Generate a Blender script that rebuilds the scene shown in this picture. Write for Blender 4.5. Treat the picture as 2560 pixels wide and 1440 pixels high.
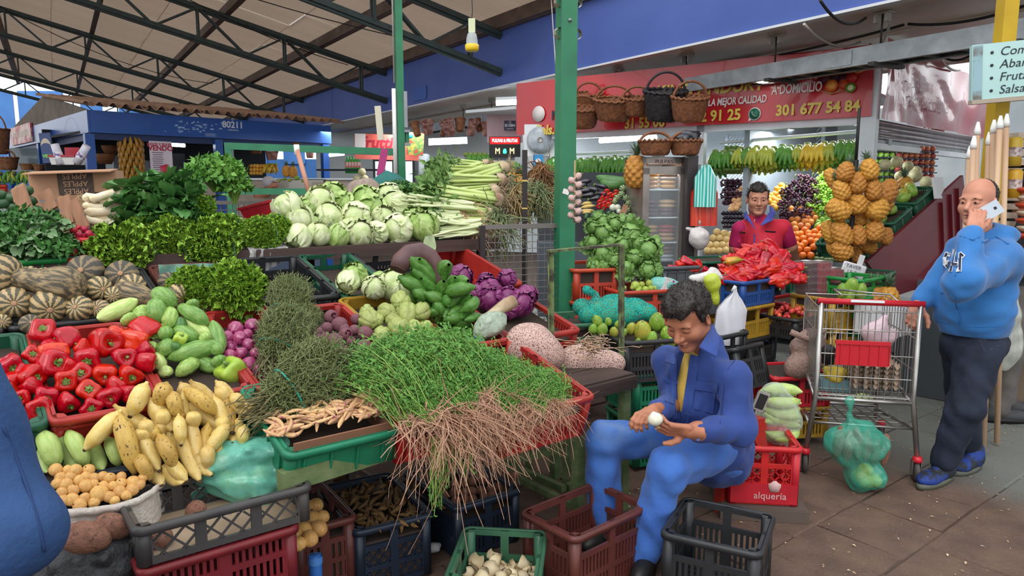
import bpy,math,random
import numpy as np
from mathutils import Vector,Matrix,Quaternion
for _o in list(bpy.data.objects):bpy.data.objects.remove(_o,do_unlink=True)
SC=bpy.context.scene;COL=SC.collection
PI=math.pi;rng=np.random.default_rng(7);rnd=random.Random(5)
lsp,stk,arr,cosf,sinf,getm,newo,unif,gaus=np.linspace,np.stack,np.array,math.cos,math.sin,bpy.data.meshes.get,bpy.data.objects.new,rng.uniform,rng.normal
# camera, sky, exposure
EYE=arr([0,0,1.65]);PITCH=math.radians(8.2);FPX=1800.0
cam=bpy.data.cameras.new('camera');cam.sensor_width=36;cam.lens=36*FPX/2560;cam.clip_end=200
camo=newo('camera',cam);COL.objects.link(camo)
camo.location=EYE;camo.rotation_euler=(PI/2-PITCH,0,0);SC.camera=camo
def hexc(h):
 h=h.lstrip('#');c=[int(h[i:i+2],16)/255 for i in(0,2,4)]
 return tuple(x/12.92 if x<=.04045 else((x+.055)/1.055)**2.4 for x in c)
W=bpy.data.worlds.new('overcast_sky');SC.world=W;W.use_nodes=True
bg=W.node_tree.nodes['Background'];bg.inputs[0].default_value=(.93,.97,1,1);bg.inputs[1].default_value=1.25
def sun(name,rot,strength,angle,col=(1,1,1)):
 l=bpy.data.lights.new(name,'SUN');l.energy=strength;l.angle=math.radians(angle);l.color=col
 o=newo(name,l);COL.objects.link(o);o.rotation_euler=[math.radians(a)for a in rot];return o
sun('veiled_sun',(38,-12,0),.9,40,(1,.97,.93))
SC.view_settings.view_transform='Standard';SC.view_settings.look='None'
SC.view_settings.gamma=1;SC.view_settings.use_curve_mapping=False
SC.view_settings.exposure=.45
SC.cycles.max_bounces=7;SC.cycles.transparent_max_bounces=12;SC.cycles.sample_clamp_indirect=4
# projection helpers
_F=arr([0,cosf(PITCH),-sinf(PITCH)]);_U=arr([0,sinf(PITCH),cosf(PITCH)]);_X=arr([1.,0,0])
def ray(x,y):return _F+(x-1280)/FPX*_X+(720-y)/FPX*_U
def atY(x,y,Y):d=ray(x,y);return EYE+d*Y/d[1]
def onz(x,y,z):d=ray(x,y);return EYE+d*(z-EYE[2])/d[2]
def ppm(P):return FPX/((np.asarray(P)-EYE)@_F)
def OP(x,y,P0,n):d=ray(x,y);return EYE+d*((np.asarray(P0)-EYE)@n)/(d@n)
def A3(*a):return arr(a,float)
def nrm(a):a=np.asarray(a,float);return a/max(np.linalg.norm(a),1e-9)
SU=A3(.788,.616,0);SV=A3(-.616,.788,0);SO=A3(-.729,2.358,0);SK,SZ=.27,.76
def stall(a,s,dz=0):return SO+SU*a+SV*s+A3(0,0,SZ+SK*s+dz)
def sl(x,y,dz=0):
 d=ray(x,y);t=(SZ+dz+SK*((EYE-SO)@SV)-EYE[2])/(d[2]-SK*(d@SV));return EYE+d*t
def us(P):q=np.asarray(P)-SO;return q@SU,q@SV
SVT=nrm(SV+A3(0,0,SK));SN=np.cross(SU,SVT)
def crop(ox,oy,s):return lambda x,y:(ox+x/s,oy+y/s)
# materials
MATS={}
def mat(name,c1,c2=None,scale=8,ro=.5,bu=0,bs=None,metal=0,trans=0,alpha=1,emit=0,coat=0,ramp=(.35,.65),det=5,sr=(1,1,1),spec=.5,rndv=0,c3=None,sss=0,kind='noise',spots=None,ior=1.45,sheen=0):
 if name in MATS:return MATS[name]
 m=bpy.data.materials.new(name);m.use_nodes=True;nt=m.node_tree;N=nt.nodes;L=nt.links
 b=N['Principled BSDF'];I=b.inputs
 col=hexc(c1)+(1,)
 I['Base Color'].default_value=col;I['Roughness'].default_value=ro;I['Metallic'].default_value=metal
 I['Specular IOR Level'].default_value=spec;I['IOR'].default_value=ior
 I['Transmission Weight'].default_value=trans;I['Alpha'].default_value=alpha;I['Coat Weight'].default_value=coat
 if sss:I['Subsurface Weight'].default_value=sss;I['Subsurface Radius'].default_value=(.02,.008,.004)
 if sheen:I['Sheen Weight'].default_value=sheen
 tc=N.new('ShaderNodeTexCoord');mp=N.new('ShaderNodeMapping');mp.inputs['Scale'].default_value=sr
 L.new(tc.outputs['Object'],mp.inputs['Vector'])
 out=None
 if c2:
  if kind=='noise':
   t=N.new('ShaderNodeTexNoise');t.inputs['Scale'].default_value=scale;t.inputs['Detail'].default_value=det
   fac=t.outputs['Fac'];L.new(mp.outputs[0],t.inputs['Vector'])
  elif kind=='wave':
   t=N.new('ShaderNodeTexWave');t.inputs['Scale'].default_value=scale;t.inputs['Distortion'].default_value=3
   t.inputs['Detail'].default_value=det;fac=t.outputs['Fac'];L.new(mp.outputs[0],t.inputs['Vector'])
  elif kind=='voronoi':
   t=N.new('ShaderNodeTexVoronoi');t.inputs['Scale'].default_value=scale;fac=t.outputs['Distance'];L.new(mp.outputs[0],t.inputs['Vector'])
  elif kind=='stripe':
   s=N.new('ShaderNodeSeparateXYZ');L.new(mp.outputs[0],s.inputs[0])
   at=N.new('ShaderNodeMath');at.operation='ARCTAN2';L.new(s.outputs[1],at.inputs[0]);L.new(s.outputs[0],at.inputs[1])
   nz=N.new('ShaderNodeTexNoise');nz.inputs['Scale'].default_value=18;L.new(mp.outputs[0],nz.inputs['Vector'])
   ma=N.new('ShaderNodeMath');ma.operation='MULTIPLY_ADD';L.new(nz.outputs['Fac'],ma.inputs[0]);ma.inputs[1].default_value=.35;L.new(at.outputs[0],ma.inputs[2])
   mu=N.new('ShaderNodeMath');mu.operation='MULTIPLY';L.new(ma.outputs[0],mu.inputs[0]);mu.inputs[1].default_value=scale
   si=N.new('ShaderNodeMath');si.operation='SINE';L.new(mu.outputs[0],si.inputs[0])
   fa=N.new('ShaderNodeMath');fa.operation='MULTIPLY_ADD';L.new(si.outputs[0],fa.inputs[0]);fa.inputs[1].default_value=.5;fa.inputs[2].default_value=.5
   fac=fa.outputs[0]
  r=N.new('ShaderNodeValToRGB');e=r.color_ramp.elements
  e[0].position,e[1].position=ramp;e[0].color=col;e[1].color=hexc(c2)+(1,)
  if c3:x=r.color_ramp.elements.new(min(.98,ramp[1]+.18));x.color=hexc(c3)+(1,)
  L.new(fac,r.inputs[0]);out=r.outputs[0]
 if spots:
  mp2=N.new('ShaderNodeMapping');mp2.inputs['Scale'].default_value=spots[3]if len(spots)>3 else(1,1,1);L.new(tc.outputs['Object'],mp2.inputs[0])
  n2=N.new('ShaderNodeTexNoise');n2.inputs['Scale'].default_value=spots[1];n2.inputs['Detail'].default_value=3;L.new(mp2.outputs[0],n2.inputs['Vector'])
  oi=N.new('ShaderNodeObjectInfo');ad=N.new('ShaderNodeVectorMath');ad.operation='ADD'
  L.new(tc.outputs['Object'],mp2.inputs[0]);L.new(mp2.outputs[0],ad.inputs[0]);L.new(oi.outputs['Random'],ad.inputs[1]);L.new(ad.outputs[0],n2.inputs['Vector'])
  r2=N.new('ShaderNodeValToRGB');r2.color_ramp.elements[0].position=spots[2];r2.color_ramp.elements[1].position=spots[2]+.05
  L.new(n2.outputs['Fac'],r2.inputs[0])
  mx=N.new('ShaderNodeMix');mx.data_type='RGBA';L.new(r2.outputs[0],mx.inputs['Factor'])
  if out is not None:L.new(out,mx.inputs['A'])
  else:mx.inputs['A'].default_value=col
  mx.inputs['B'].default_value=hexc(spots[0])+(1,);out=mx.outputs['Result']
 if rndv:
  oi=N.new('ShaderNodeObjectInfo');hs=N.new('ShaderNodeHueSaturation')
  mr=N.new('ShaderNodeMapRange');L.new(oi.outputs['Random'],mr.inputs[0]);mr.inputs[3].default_value=1-rndv;mr.inputs[4].default_value=1+rndv
  mh=N.new('ShaderNodeMapRange');L.new(oi.outputs['Random'],mh.inputs[0]);mh.inputs[3].default_value=.5-rndv*.05;mh.inputs[4].default_value=.5+rndv*.05
  L.new(mr.outputs[0],hs.inputs['Value']);L.new(mh.outputs[0],hs.inputs['Hue'])
  if out is not None:L.new(out,hs.inputs['Color'])
  else:hs.inputs['Color'].default_value=col
  out=hs.outputs[0]
 if out is not None:L.new(out,I['Base Color'])
 if emit:I['Emission Color'].default_value=col;I['Emission Strength'].default_value=emit
 if bu:
  t=N.new('ShaderNodeTexNoise');t.inputs['Scale'].default_value=bs or scale*3;t.inputs['Detail'].default_value=4;L.new(mp.outputs[0],t.inputs['Vector'])
  bp=N.new('ShaderNodeBump');bp.inputs['Strength'].default_value=bu;bp.inputs['Distance'].default_value=.01
  L.new(t.outputs['Fac'],bp.inputs['Height']);L.new(bp.outputs[0],I['Normal'])
 MATS[name]=m;return m
def film(name,c,alpha=.45,ro=.18):
 """thin plastic film: part clear, part glossy and milky, denser in folds"""
 if name in MATS:return MATS[name]
 m=mat(name,c,ro=ro,spec=.8,bu=.6,bs=14);nt=m.node_tree;N=nt.nodes;L=nt.links
 lw=N.new('ShaderNodeLayerWeight');lw.inputs[0].default_value=.35
 nz=N.new('ShaderNodeTexNoise');nz.inputs['Scale'].default_value=9;nz.inputs['Detail'].default_value=5
 a=N.new('ShaderNodeMath');a.operation='MULTIPLY_ADD';L.new(lw.outputs['Facing'],a.inputs[0]);a.inputs[1].default_value=.5;a.inputs[2].default_value=alpha-.28
 b2=N.new('ShaderNodeMath');b2.operation='MULTIPLY_ADD';L.new(nz.outputs['Fac'],b2.inputs[0]);b2.inputs[1].default_value=.55;L.new(a.outputs[0],b2.inputs[2])
 cl=N.new('ShaderNodeClamp');L.new(b2.outputs[0],cl.inputs[0]);L.new(cl.outputs[0],N['Principled BSDF'].inputs['Alpha'])
 return m
def netmat(name,c,scale=140,thr=.35,alpha=1):
 """knitted net: threads opaque, holes clear"""
 if name in MATS:return MATS[name]
 m=mat(name,c,ro=.8,bu=.4,bs=60);nt=m.node_tree;N=nt.nodes;L=nt.links
 tc=N.new('ShaderNodeTexCoord');v=N.new('ShaderNodeTexVoronoi');v.feature='DISTANCE_TO_EDGE';v.inputs['Scale'].default_value=scale
 L.new(tc.outputs['Object'],v.inputs['Vector']);t=N.new('ShaderNodeMath');t.operation='LESS_THAN';t.inputs[1].default_value=thr*.3
 L.new(v.outputs['Distance'],t.inputs[0]);mu=N.new('ShaderNodeMath');mu.operation='MULTIPLY_ADD';L.new(t.outputs[0],mu.inputs[0]);mu.inputs[1].default_value=.7;mu.inputs[2].default_value=.25
 L.new(mu.outputs[0],N['Principled BSDF'].inputs['Alpha']);return m
# mesh builder
class MB:
 def __init__(s):s.V=[];s.Fs=[];s.n=0
 def add(s,V,F,m=0,sm=True):
  V=np.asarray(V,float).reshape(-1,3);F=np.asarray(F,int)
  if len(F):s.Fs.append((F+s.n,m,sm))
  s.V.append(V);s.n+=len(V);return s
 def box(s,c,d,R=None,m=0,taper=1):
  x,y,z=[q/2 for q in d];t=taper
  V=A3(*[[-x*t,-y*t,-z],[x*t,-y*t,-z],[x*t,y*t,-z],[-x*t,y*t,-z],[-x,-y,z],[x,-y,z],[x,y,z],[-x,y,z]]).reshape(8,3)
  if R is not None:V=V@np.asarray(R,float).T
  return s.add(V+np.asarray(c),[[0,3,2,1],[4,5,6,7],[0,1,5,4],[1,2,6,5],[2,3,7,6],[3,0,4,7]],m,False)
 def bar(s,a,b,w,h=None,m=0,up=(0,0,1)):
  """square bar from a to b"""
  a,b=np.asarray(a,float),np.asarray(b,float);h=h or w;z=nrm(b-a);up=np.asarray(up,float)
  if abs(z@up)>.98:up=A3(1,0,0)if abs(z[0])<.9 else A3(0,1,0)
  x=nrm(np.cross(up,z));y=np.cross(z,x)
  return s.box((a+b)/2,(w,h,np.linalg.norm(b-a)),stk([x,y,z],1),m)
 def tube(s,P,r,n=8,m=0,cap=True,sq=1):
  P=np.asarray(P,float);k=len(P);r=np.broadcast_to(np.asarray(r,float),(k,));T=np.gradient(P,axis=0);T/=np.linalg.norm(T,axis=1)[:,None]+1e-12
  up=A3(0,0,1)if abs(T[0][2])<.9 else A3(1,0,0);x=nrm(np.cross(up,T[0]));rings=[]
  a=np.arange(n)/n*2*PI
  for i in range(k):
   x=nrm(x-T[i]*(x@T[i]));y=np.cross(T[i],x)
   rings.append(P[i]+r[i]*(np.cos(a)[:,None]*x+sq*np.sin(a)[:,None]*y))
  V=np.concatenate(rings);i,j=np.meshgrid(np.arange(k-1),np.arange(n),indexing='ij');j2=(j+1)%n
  s.add(V,stk([i*n+j,i*n+j2,(i+1)*n+j2,(i+1)*n+j],-1).reshape(-1,4),m)
  if cap:
   s.Fs.append((np.arange(n)[::-1][None]+s.n-k*n,m,False));s.Fs.append((np.arange(n)[None]+s.n-n,m,False))
  return s
 def lathe(s,prof,n=16,m=0,f=None,cen=None):
  """profile [(r,z)], f(theta,r,z)->r factor, cen(z)->xy offset"""
  prof=np.asarray(prof,float);a=np.arange(n)/n*2*PI;k=len(prof);V=[]
  for r,z in prof:
   q=r*(f(a,r,z)if f else 1)*np.ones(n);o=cen(z)if cen else(0,0,0)
   V.append(stk([q*np.cos(a)+o[0],q*np.sin(a)+o[1],np.full(n,z)],1))
  i,j=np.meshgrid(np.arange(k-1),np.arange(n),indexing='ij');j2=(j+1)%n
  return s.add(np.concatenate(V),stk([i*n+j,i*n+j2,(i+1)*n+j2,(i+1)*n+j],-1).reshape(-1,4),m)
 def grid(s,G,m=0,sm=True,wrap=False):
  a,b=G.shape[:2];i,j=np.meshgrid(np.arange(a-1),np.arange(b if wrap else b-1),indexing='ij');j2=(j+1)%b
  return s.add(G.reshape(-1,3),stk([i*b+j,i*b+j2,(i+1)*b+j2,(i+1)*b+j],-1).reshape(-1,4),m,sm)
 def strands(s,P,r,m=0,n=3):
  """P (N,k,3) polylines as thin tubes; r scalar or (N,k)"""
  P=np.asarray(P,float);Nn,k,_=P.shape;r=np.broadcast_to(np.asarray(r,float),(Nn,k));T=np.gradient(P,axis=1)
  T/=np.linalg.norm(T,axis=2)[...,None]+1e-12;h=gaus(size=(Nn,1,3));x=np.cross(T,h);x/=np.linalg.norm(x,axis=2)[...,None]+1e-12;y=np.cross(T,x)
  V=stk([P+r[...,None]*(cosf(2*PI*q/n)*x+sinf(2*PI*q/n)*y)for q in range(n)],2)
  I=np.arange(Nn)[:,None,None]*k*n+np.arange(k-1)[None,:,None]*n;q=np.arange(n)[None,None];q2=(q+1)%n
  return s.add(V,stk([I+q,I+q2,I+n+q2,I+n+q],-1).reshape(-1,4),m)
 def leaves(s,Pc,T,Nn,ln,wd,m=0):
  """many small folded leaf quads: base points, directions, normals"""
  T=T/np.linalg.norm(T,axis=1)[:,None];B=np.cross(Nn,T);B/=np.linalg.norm(B,axis=1)[:,None]+1e-9;N2=np.cross(T,B)
  ln=np.broadcast_to(ln,(len(Pc),))[:,None];wd=np.broadcast_to(wd,(len(Pc),))[:,None]
  V=stk([Pc,Pc+T*ln*.5+B*wd+N2*wd*.4,Pc+T*ln-N2*ln*.15,Pc+T*ln*.5-B*wd+N2*wd*.4,Pc+T*ln*.5],1);q=np.arange(len(Pc))[:,None]*5
  return s.add(V,np.concatenate([q+arr([[0,1,4]]),q+arr([[1,2,4]]),q+arr([[4,2,3]]),q+arr([[0,4,3]])]),m)
 def xf(s,R,t=(0,0,0)):
  R=np.asarray(R,float);s.V=[V@R.T+np.asarray(t)for V in s.V];return s
 def mesh(s,name,mats):
  me=bpy.data.meshes.new(name);V=np.concatenate(s.V);me.vertices.add(len(V));me.vertices.foreach_set('co',V.ravel())
  lens=np.concatenate([np.full(len(F),F.shape[1])for F,_,_ in s.Fs]);L=np.concatenate([F.ravel()for F,_,_ in s.Fs])
  me.loops.add(len(L));me.loops.foreach_set('vertex_index',L);me.polygons.add(len(lens))
  me.polygons.foreach_set('loop_start',np.concatenate([[0],np.cumsum(lens)[:-1]]).astype(int))
  me.polygons.foreach_set('material_index',np.concatenate([np.full(len(F),m)for F,m,_ in s.Fs]).astype(int))
  me.polygons.foreach_set('use_smooth',np.concatenate([np.full(len(F),sm)for F,_,sm in s.Fs]))
  me.update(calc_edges=True);me.validate()
  for m in(mats if isinstance(mats,(list,tuple))else[mats]):me.materials.append(m)
  return me
 def obj(s,name,mats,parent=None,loc=None,R=None,label=None,kind=None):
  return MO(name,s.mesh(name,mats),parent,loc,R,label,kind)
def mbox(*a,**k):return MB().box(*a,**k)
def mlathe(*a,**k):return MB().lathe(*a,**k)
def mtube(*a,**k):return MB().tube(*a,**k)
def mgrid(*a,**k):return MB().grid(*a,**k)
def mbar(*a,**k):return MB().bar(*a,**k)
def MO(name,me,parent=None,loc=None,R=None,label=None,kind=None):
 o=newo(name,me);COL.objects.link(o)
 if parent is not None:o.parent=parent
 if loc is not None or R is not None:o.matrix_basis=mtx(loc if loc is not None else(0,0,0),R)
 if label:o['label']=label
 if kind:o['kind']=kind
 return o
def mtx(loc,R=None,s=1):
 M4=Matrix.Identity(4);R=np.eye(3)if R is None else np.asarray(R,float);s=np.broadcast_to(np.asarray(s,float),(3,))
 for i in range(3):
  for j in range(3):M4[i][j]=R[i,j]*s[j]
  M4[i][3]=loc[i]
 return M4
def tag(o,label,cat,group=None,kind=None):
 o['label']=label;o['category']=cat
 if group:o['group']=group
 if kind:o['kind']=kind
 return o
def TH(name,label,cat,loc=(0,0,0),R=None,group=None,s=1):
 o=newo(name,None);o.empty_display_size=.1;COL.objects.link(o);o.matrix_basis=mtx(loc,R,s);return tag(o,label,cat,group)
def ST(mb,name,mats,label=None):o=mb.obj(name,mats,kind='structure');return o
def BZ(z,x=(0,0,1)):
 """rotation whose local z is z and whose local x leans to x"""
 z=nrm(z);x=np.asarray(x,float);x=x-z*(x@z)
 if np.linalg.norm(x)<1e-3:x=np.cross(z,A3(.3,.9,.1))
 x=nrm(x);return stk([x,np.cross(z,x),z],1)
def rotz(a):c,s=cosf(a),sinf(a);return A3(c,-s,0,s,c,0,0,0,1).reshape(3,3)
def rotx(a):c,s=cosf(a),sinf(a);return A3(1,0,0,0,c,-s,0,s,c).reshape(3,3)
def roty(a):c,s=cosf(a),sinf(a);return A3(c,0,s,0,1,0,-s,0,c).reshape(3,3)
RX9=rotx(PI/2)
def rrot():return arr(Quaternion(nrm(gaus(size=4))).to_matrix())
def FM(x,z=(0,0,1)):x=nrm(x);z=np.asarray(z,float);y=nrm(np.cross(z,x));return stk([x,y,np.cross(x,y)],1)
ORD='first second third fourth fifth sixth seventh eighth ninth tenth eleventh twelfth thirteenth fourteenth fifteenth sixteenth seventeenth eighteenth nineteenth twentieth'.split()
for t,e in(('twenty','thirtieth'),('thirty','fortieth'),('forty','fiftieth'),('fifty','sixtieth')):ORD+=[f'{t}-{o}' for o in ORD[:9]]+[e]
def RL(pts,what,where,rh,last='row'):
 """pixel points -> labels by row from the top and place in the row from the left"""
 idx=sorted(range(len(pts)),key=lambda i:pts[i][1]);rows=[];cur=[]
 for i in idx:
  if cur and pts[i][1]-pts[cur[0]][1]>rh:rows.append(cur);cur=[]
  cur.append(i)
 rows.append(cur);out=[None]*len(pts)
 for r,row in enumerate(rows):
  for k,i in enumerate(sorted(row,key=lambda i:pts[i][0])):
   out[i]=f'{what}, {ORD[k]} from left in {ORD[r]} {last} of {where}' if len(rows)>1 else f'{what}, {ORD[k]} from left of {where}'
 return out
def text(body,size,mats,parent,loc,R,name='lettering',ext=.0006,align='CENTER',shear=0,sx=1,bold=0):
 c=bpy.data.curves.new(name,'FONT');c.body=body;c.size=size;c.extrude=ext;c.align_x=align;c.align_y='CENTER';c.shear=shear;c.offset=bold
 c.resolution_u=3;o=newo('txt',c);COL.objects.link(o);TEXTS.append((o,name,mats,parent,mtx(loc,R,(sx,1,1))))
TEXTS=[]
def flush_text():
 """turn the lettering curves into plain meshes in one go"""
 dg=bpy.context.evaluated_depsgraph_get()
 for o,name,m,parent,M4 in TEXTS:
  me=bpy.data.meshes.new_from_object(o.evaluated_get(dg));me.name=name;me.materials.clear();me.materials.append(m);q=MO(name,me,parent);q.matrix_basis=M4
 for o,*_ in TEXTS:c=o.data;bpy.data.objects.remove(o);bpy.data.curves.remove(c)
 TEXTS.clear()
# implicit surfaces (tapered limbs, faces, fruit)
def nets(F,lo,h):
 n=arr(F.shape);acc=np.zeros(tuple(n-1)+(3,),np.float32);cnt=np.zeros(tuple(n-1),np.float32)
 for ax in range(3):
  b,c=[q for q in range(3)if q!=ax]
  for db in(0,1):
   for dc in(0,1):
    sa=[0]*3;sa[ax]=slice(0,n[ax]-1);sa[b]=slice(db,n[b]-1+db);sa[c]=slice(dc,n[c]-1+dc);sb=list(sa);sb[ax]=slice(1,n[ax])
    fa,fb=F[tuple(sa)],F[tuple(sb)];mk=(fa<0)!=(fb<0);I=np.nonzero(mk);t=fa[I]/(fa[I]-fb[I])
    p=np.zeros((len(t),3),np.float32);p[:,ax]=t;p[:,b]=db;p[:,c]=dc
    acc[I]+=p;cnt[I]+=1
 act=np.nonzero(cnt);idx=np.full(cnt.shape,-1,int);idx[act]=np.arange(len(act[0]))
 V=(stk(act,1)+acc[act]/cnt[act][:,None])*h+lo;Q=[]
 for ax in range(3):
  b,c=(ax+1)%3,(ax+2)%3;sa=[slice(1,-1)]*3;sa[ax]=slice(0,n[ax]-1);sb=list(sa);sb[ax]=slice(1,n[ax])
  fa,fb=F[tuple(sa)]<0,F[tuple(sb)]<0
  for sgn in(True,False):
   I=arr(np.nonzero((fa!=fb)&(fa==sgn)))
   if not I.size:continue
   for q in(b,c):I[q]+=1
   def cell(x,y):J=I.copy();J[b]-=x;J[c]-=y;return idx[tuple(J)]
   q=[cell(1,1),cell(0,1),cell(0,0),cell(1,0)]
   Q.append(stk(q if sgn else q[::-1],1))
 return V,np.concatenate(Q)
class SDF:
 """prims: ('c',a,b,ra,rb) tapered limb; ('e',centre,radii,R) ellipsoid; ('b',centre,half,R,round) box; op: k>0 smooth add, op '-' cut"""
 def __init__(s,lo,hi,h):
  s.lo=np.asarray(lo,np.float32);s.h=h;s.n=np.ceil((np.asarray(hi)-s.lo)/h).astype(int)+1;s.F=np.full(tuple(s.n),.2,np.float32)
 def win(s,lo,hi):
  a=np.clip(np.floor((lo-s.lo)/s.h).astype(int),0,s.n);b=np.clip(np.ceil((hi-s.lo)/s.h).astype(int)+1,0,s.n)
  g=np.meshgrid(*[s.lo[i]+s.h*np.arange(a[i],b[i],dtype=np.float32)for i in range(3)],indexing='ij',sparse=False)
  return tuple(slice(a[i],b[i])for i in range(3)),stk(g,-1)
 def put(s,D,sl_,k,op):
  if not D.size:return s
  F=s.F[sl_]
  if op=='+':
   h=np.maximum(k-np.abs(F-D),0)/k;s.F[sl_]=np.minimum(F,D)-h*h*k*.25
  else:
   D=-D;h=np.maximum(k-np.abs(F-D),0)/k;s.F[sl_]=np.maximum(F,D)+h*h*k*.25
  return s
 def cone(s,a,b,ra,rb,k=.03,op='+'):
  a,b=np.asarray(a,np.float32),np.asarray(b,np.float32);m=max(ra,rb)+k+3*s.h;sl_,P=s.win(np.minimum(a,b)-m,np.maximum(a,b)+m)
  if not P.size:return s
  ab=b-a;t=np.clip(((P-a)@ab)/max(ab@ab,1e-9),0,1);return s.put(np.linalg.norm(P-a-t[...,None]*ab,axis=-1)-(ra+(rb-ra)*t),sl_,k,op)
 def chain(s,pts,rs,k=.03):
  for i in range(len(pts)-1):s.cone(pts[i],pts[i+1],rs[i],rs[i+1],k)
  return s
 def ell(s,c,r,R=None,k=.03,op='+'):
  c=np.asarray(c,np.float32);r=np.asarray(r,np.float32);m=r.max()+k+3*s.h;sl_,P=s.win(c-m,c+m)
  if not P.size:return s
  q=P-c;q=q@np.asarray(R,np.float32)if R is not None else q;k0=np.linalg.norm(q/r,axis=-1);k1=np.linalg.norm(q/r**2,axis=-1)
  return s.put(k0*(k0-1)/np.maximum(k1,1e-6),sl_,k,op)
 def box(s,c,hf,R=None,rd=.01,k=.02,op='+'):
  c=np.asarray(c,np.float32);hf=np.asarray(hf,np.float32);m=np.linalg.norm(hf)+k+3*s.h;sl_,P=s.win(c-m,c+m)
  if not P.size:return s
  q=P-c;q=q@np.asarray(R,np.float32)if R is not None else q;q=np.abs(q)-hf+rd
  return s.put(np.linalg.norm(np.maximum(q,0),axis=-1)+np.minimum(q.max(-1),0)-rd,sl_,k,op)
 def pts(s):
  g=np.meshgrid(*[s.lo[i]+s.h*np.arange(s.n[i],dtype=np.float32)for i in range(3)],indexing='ij');return stk(g,-1)
 def wob(s,amp,fr,seed=0,n=6,dirs=None):
  """folds: add a sum of sines to the field near the surface"""
  r=np.random.default_rng(seed);mk=np.abs(s.F)<amp*n+.03;I=np.nonzero(mk);P=stk(I,1)*s.h+s.lo;D=np.zeros(len(P))
  for _ in range(n):
   d=nrm(r.normal(size=3)if dirs is None else np.asarray(dirs)+r.normal(size=3)*.35)*fr*r.uniform(.6,1.5);D+=np.sin(P@d+r.uniform(0,6)+1.5*np.sin(P@(nrm(r.normal(size=3))*fr*.5)+r.uniform(0,6)))
  s.F[I]+=(amp*D/n*2).astype(np.float32);return s
 def mb(s,m=0):
  V,Q=nets(s.F,s.lo,s.h);return MB().add(V,Q,m)
# setting: ground, roof, fascia, soffit
def m_floor():
 m=mat('trodden_paving','#6b5446','#4d3d35',scale=5,ro=.85,bu=.5,bs=60,ramp=(.3,.75));nt=m.node_tree;N=nt.nodes;L=nt.links
 g=N.new('ShaderNodeNewGeometry');n=N.new('ShaderNodeTexNoise');n.inputs['Scale'].default_value=1.1;n.inputs['Detail'].default_value=6;L.new(g.outputs['Position'],n.inputs['Vector'])
 d=N.new('ShaderNodeVectorMath');d.operation='DOT_PRODUCT';L.new(g.outputs['Position'],d.inputs[0]);d.inputs[1].default_value=(.9,.43,0)
 a=N.new('ShaderNodeMath');a.operation='MULTIPLY_ADD';L.new(n.outputs['Fac'],a.inputs[0]);a.inputs[1].default_value=1.6;L.new(d.outputs['Value'],a.inputs[2])
 r=N.new('ShaderNodeMapRange');L.new(a.outputs[0],r.inputs[0]);r.inputs[1].default_value=4.35;r.inputs[2].default_value=5.1
 b=N['Principled BSDF'];old=b.inputs['Base Color'].links[0].from_socket;mx=N.new('ShaderNodeMix');mx.data_type='RGBA'
 L.new(r.outputs[0],mx.inputs['Factor']);L.new(old,mx.inputs['A']);mx.inputs['B'].default_value=hexc('#6c6e69')+(1,)
 sp=N.new('ShaderNodeTexNoise');sp.inputs['Scale'].default_value=90;sp.inputs['Detail'].default_value=2;L.new(g.outputs['Position'],sp.inputs['Vector'])
 rr=N.new('ShaderNodeValToRGB');rr.color_ramp.elements[0].position=.66;rr.color_ramp.elements[1].position=.74;L.new(sp.outputs['Fac'],rr.inputs[0])
 m2=N.new('ShaderNodeMix');m2.data_type='RGBA';L.new(rr.outputs[0],m2.inputs['Factor']);L.new(mx.outputs['Result'],m2.inputs['A']);m2.inputs['B'].default_value=hexc('#7d6a58')+(1,)
 L.new(m2.outputs['Result'],b.inputs['Base Color']);return m
MF=m_floor();MDIRT=mat('packed_dirt','#3f322b','#54443a',scale=4,ro=.95,bu=.6,bs=40)
floor=ST(mbox((2,14,-.062),(60,60,.1)),'floor',MDIRT)
pav=[]
for q in range(4):
 h=rnd.uniform(.2,.206);k=rnd.uniform(.004,.009);V=[[x*h,y*h,-.05]for x,y in((-1,-1),(1,-1),(1,1),(-1,1))]+[[x*h,y*h,-k]for x,y in((-1,-1),(1,-1),(1,1),(-1,1))]+[[x*(h-.007),y*(h-.007),0]for x,y in((-1,-1),(1,-1),(1,1),(-1,1))]
 V=arr(V);V[4:,:2]+=unif(-.004,.004,(8,2));pav.append(MB().add(V,[[0,1,5,4],[1,2,6,5],[2,3,7,6],[3,0,4,7],[4,5,9,8],[5,6,10,9],[6,7,11,10],[7,4,8,11],[8,9,10,11]],0,False).mesh('paver',MF))
for i in range(-7,16):
 for j in range(-9,13):
  P=A3(1.6,4.2,0)+SU*(i*.412+(j%2)*.206)+SV*(j*.412)
  w=(P-EYE)@_F
  if w<1.6:continue
  x=1280+FPX*P[0]/w
  if not(-100<x<2700)or P[0]<-.9 or P[1]>9.5 or us(P)[1]>2.4 and us(P)[0]<1.6:continue
  o=MO('paver',rnd.choice(pav),floor,P+A3(0,0,rnd.uniform(-.005,.0)),rotz(math.atan2(SU[1],SU[0])+rnd.choice((0,1,2,3))*PI/2+rnd.uniform(-.015,.015))@rotx(rnd.uniform(-.008,.008)))
b=MB();n=420;P=stk([unif(.1,3.4,n),unif(2.3,5.2,n),np.full(n,.006)],1);a=unif(0,6.28,n)
b.leaves(P,stk([np.cos(a),np.sin(a),unif(-.1,.3,n)],1),np.tile(A3(0,0,1),(n,1)),unif(.006,.024,n),unif(.002,.006,n))
tag(b.obj('litter',mat('onion_skin_scraps','#b08a66','#d9c4a4',scale=60,ro=.7)),'scattered onion skins and leaf scraps on the brown paving','litter',kind='stuff')
FA=A3(2.95,5.79,3.05);FW=A3(-.533,.846,0);FN=A3(-.846,-.533,0)
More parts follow.
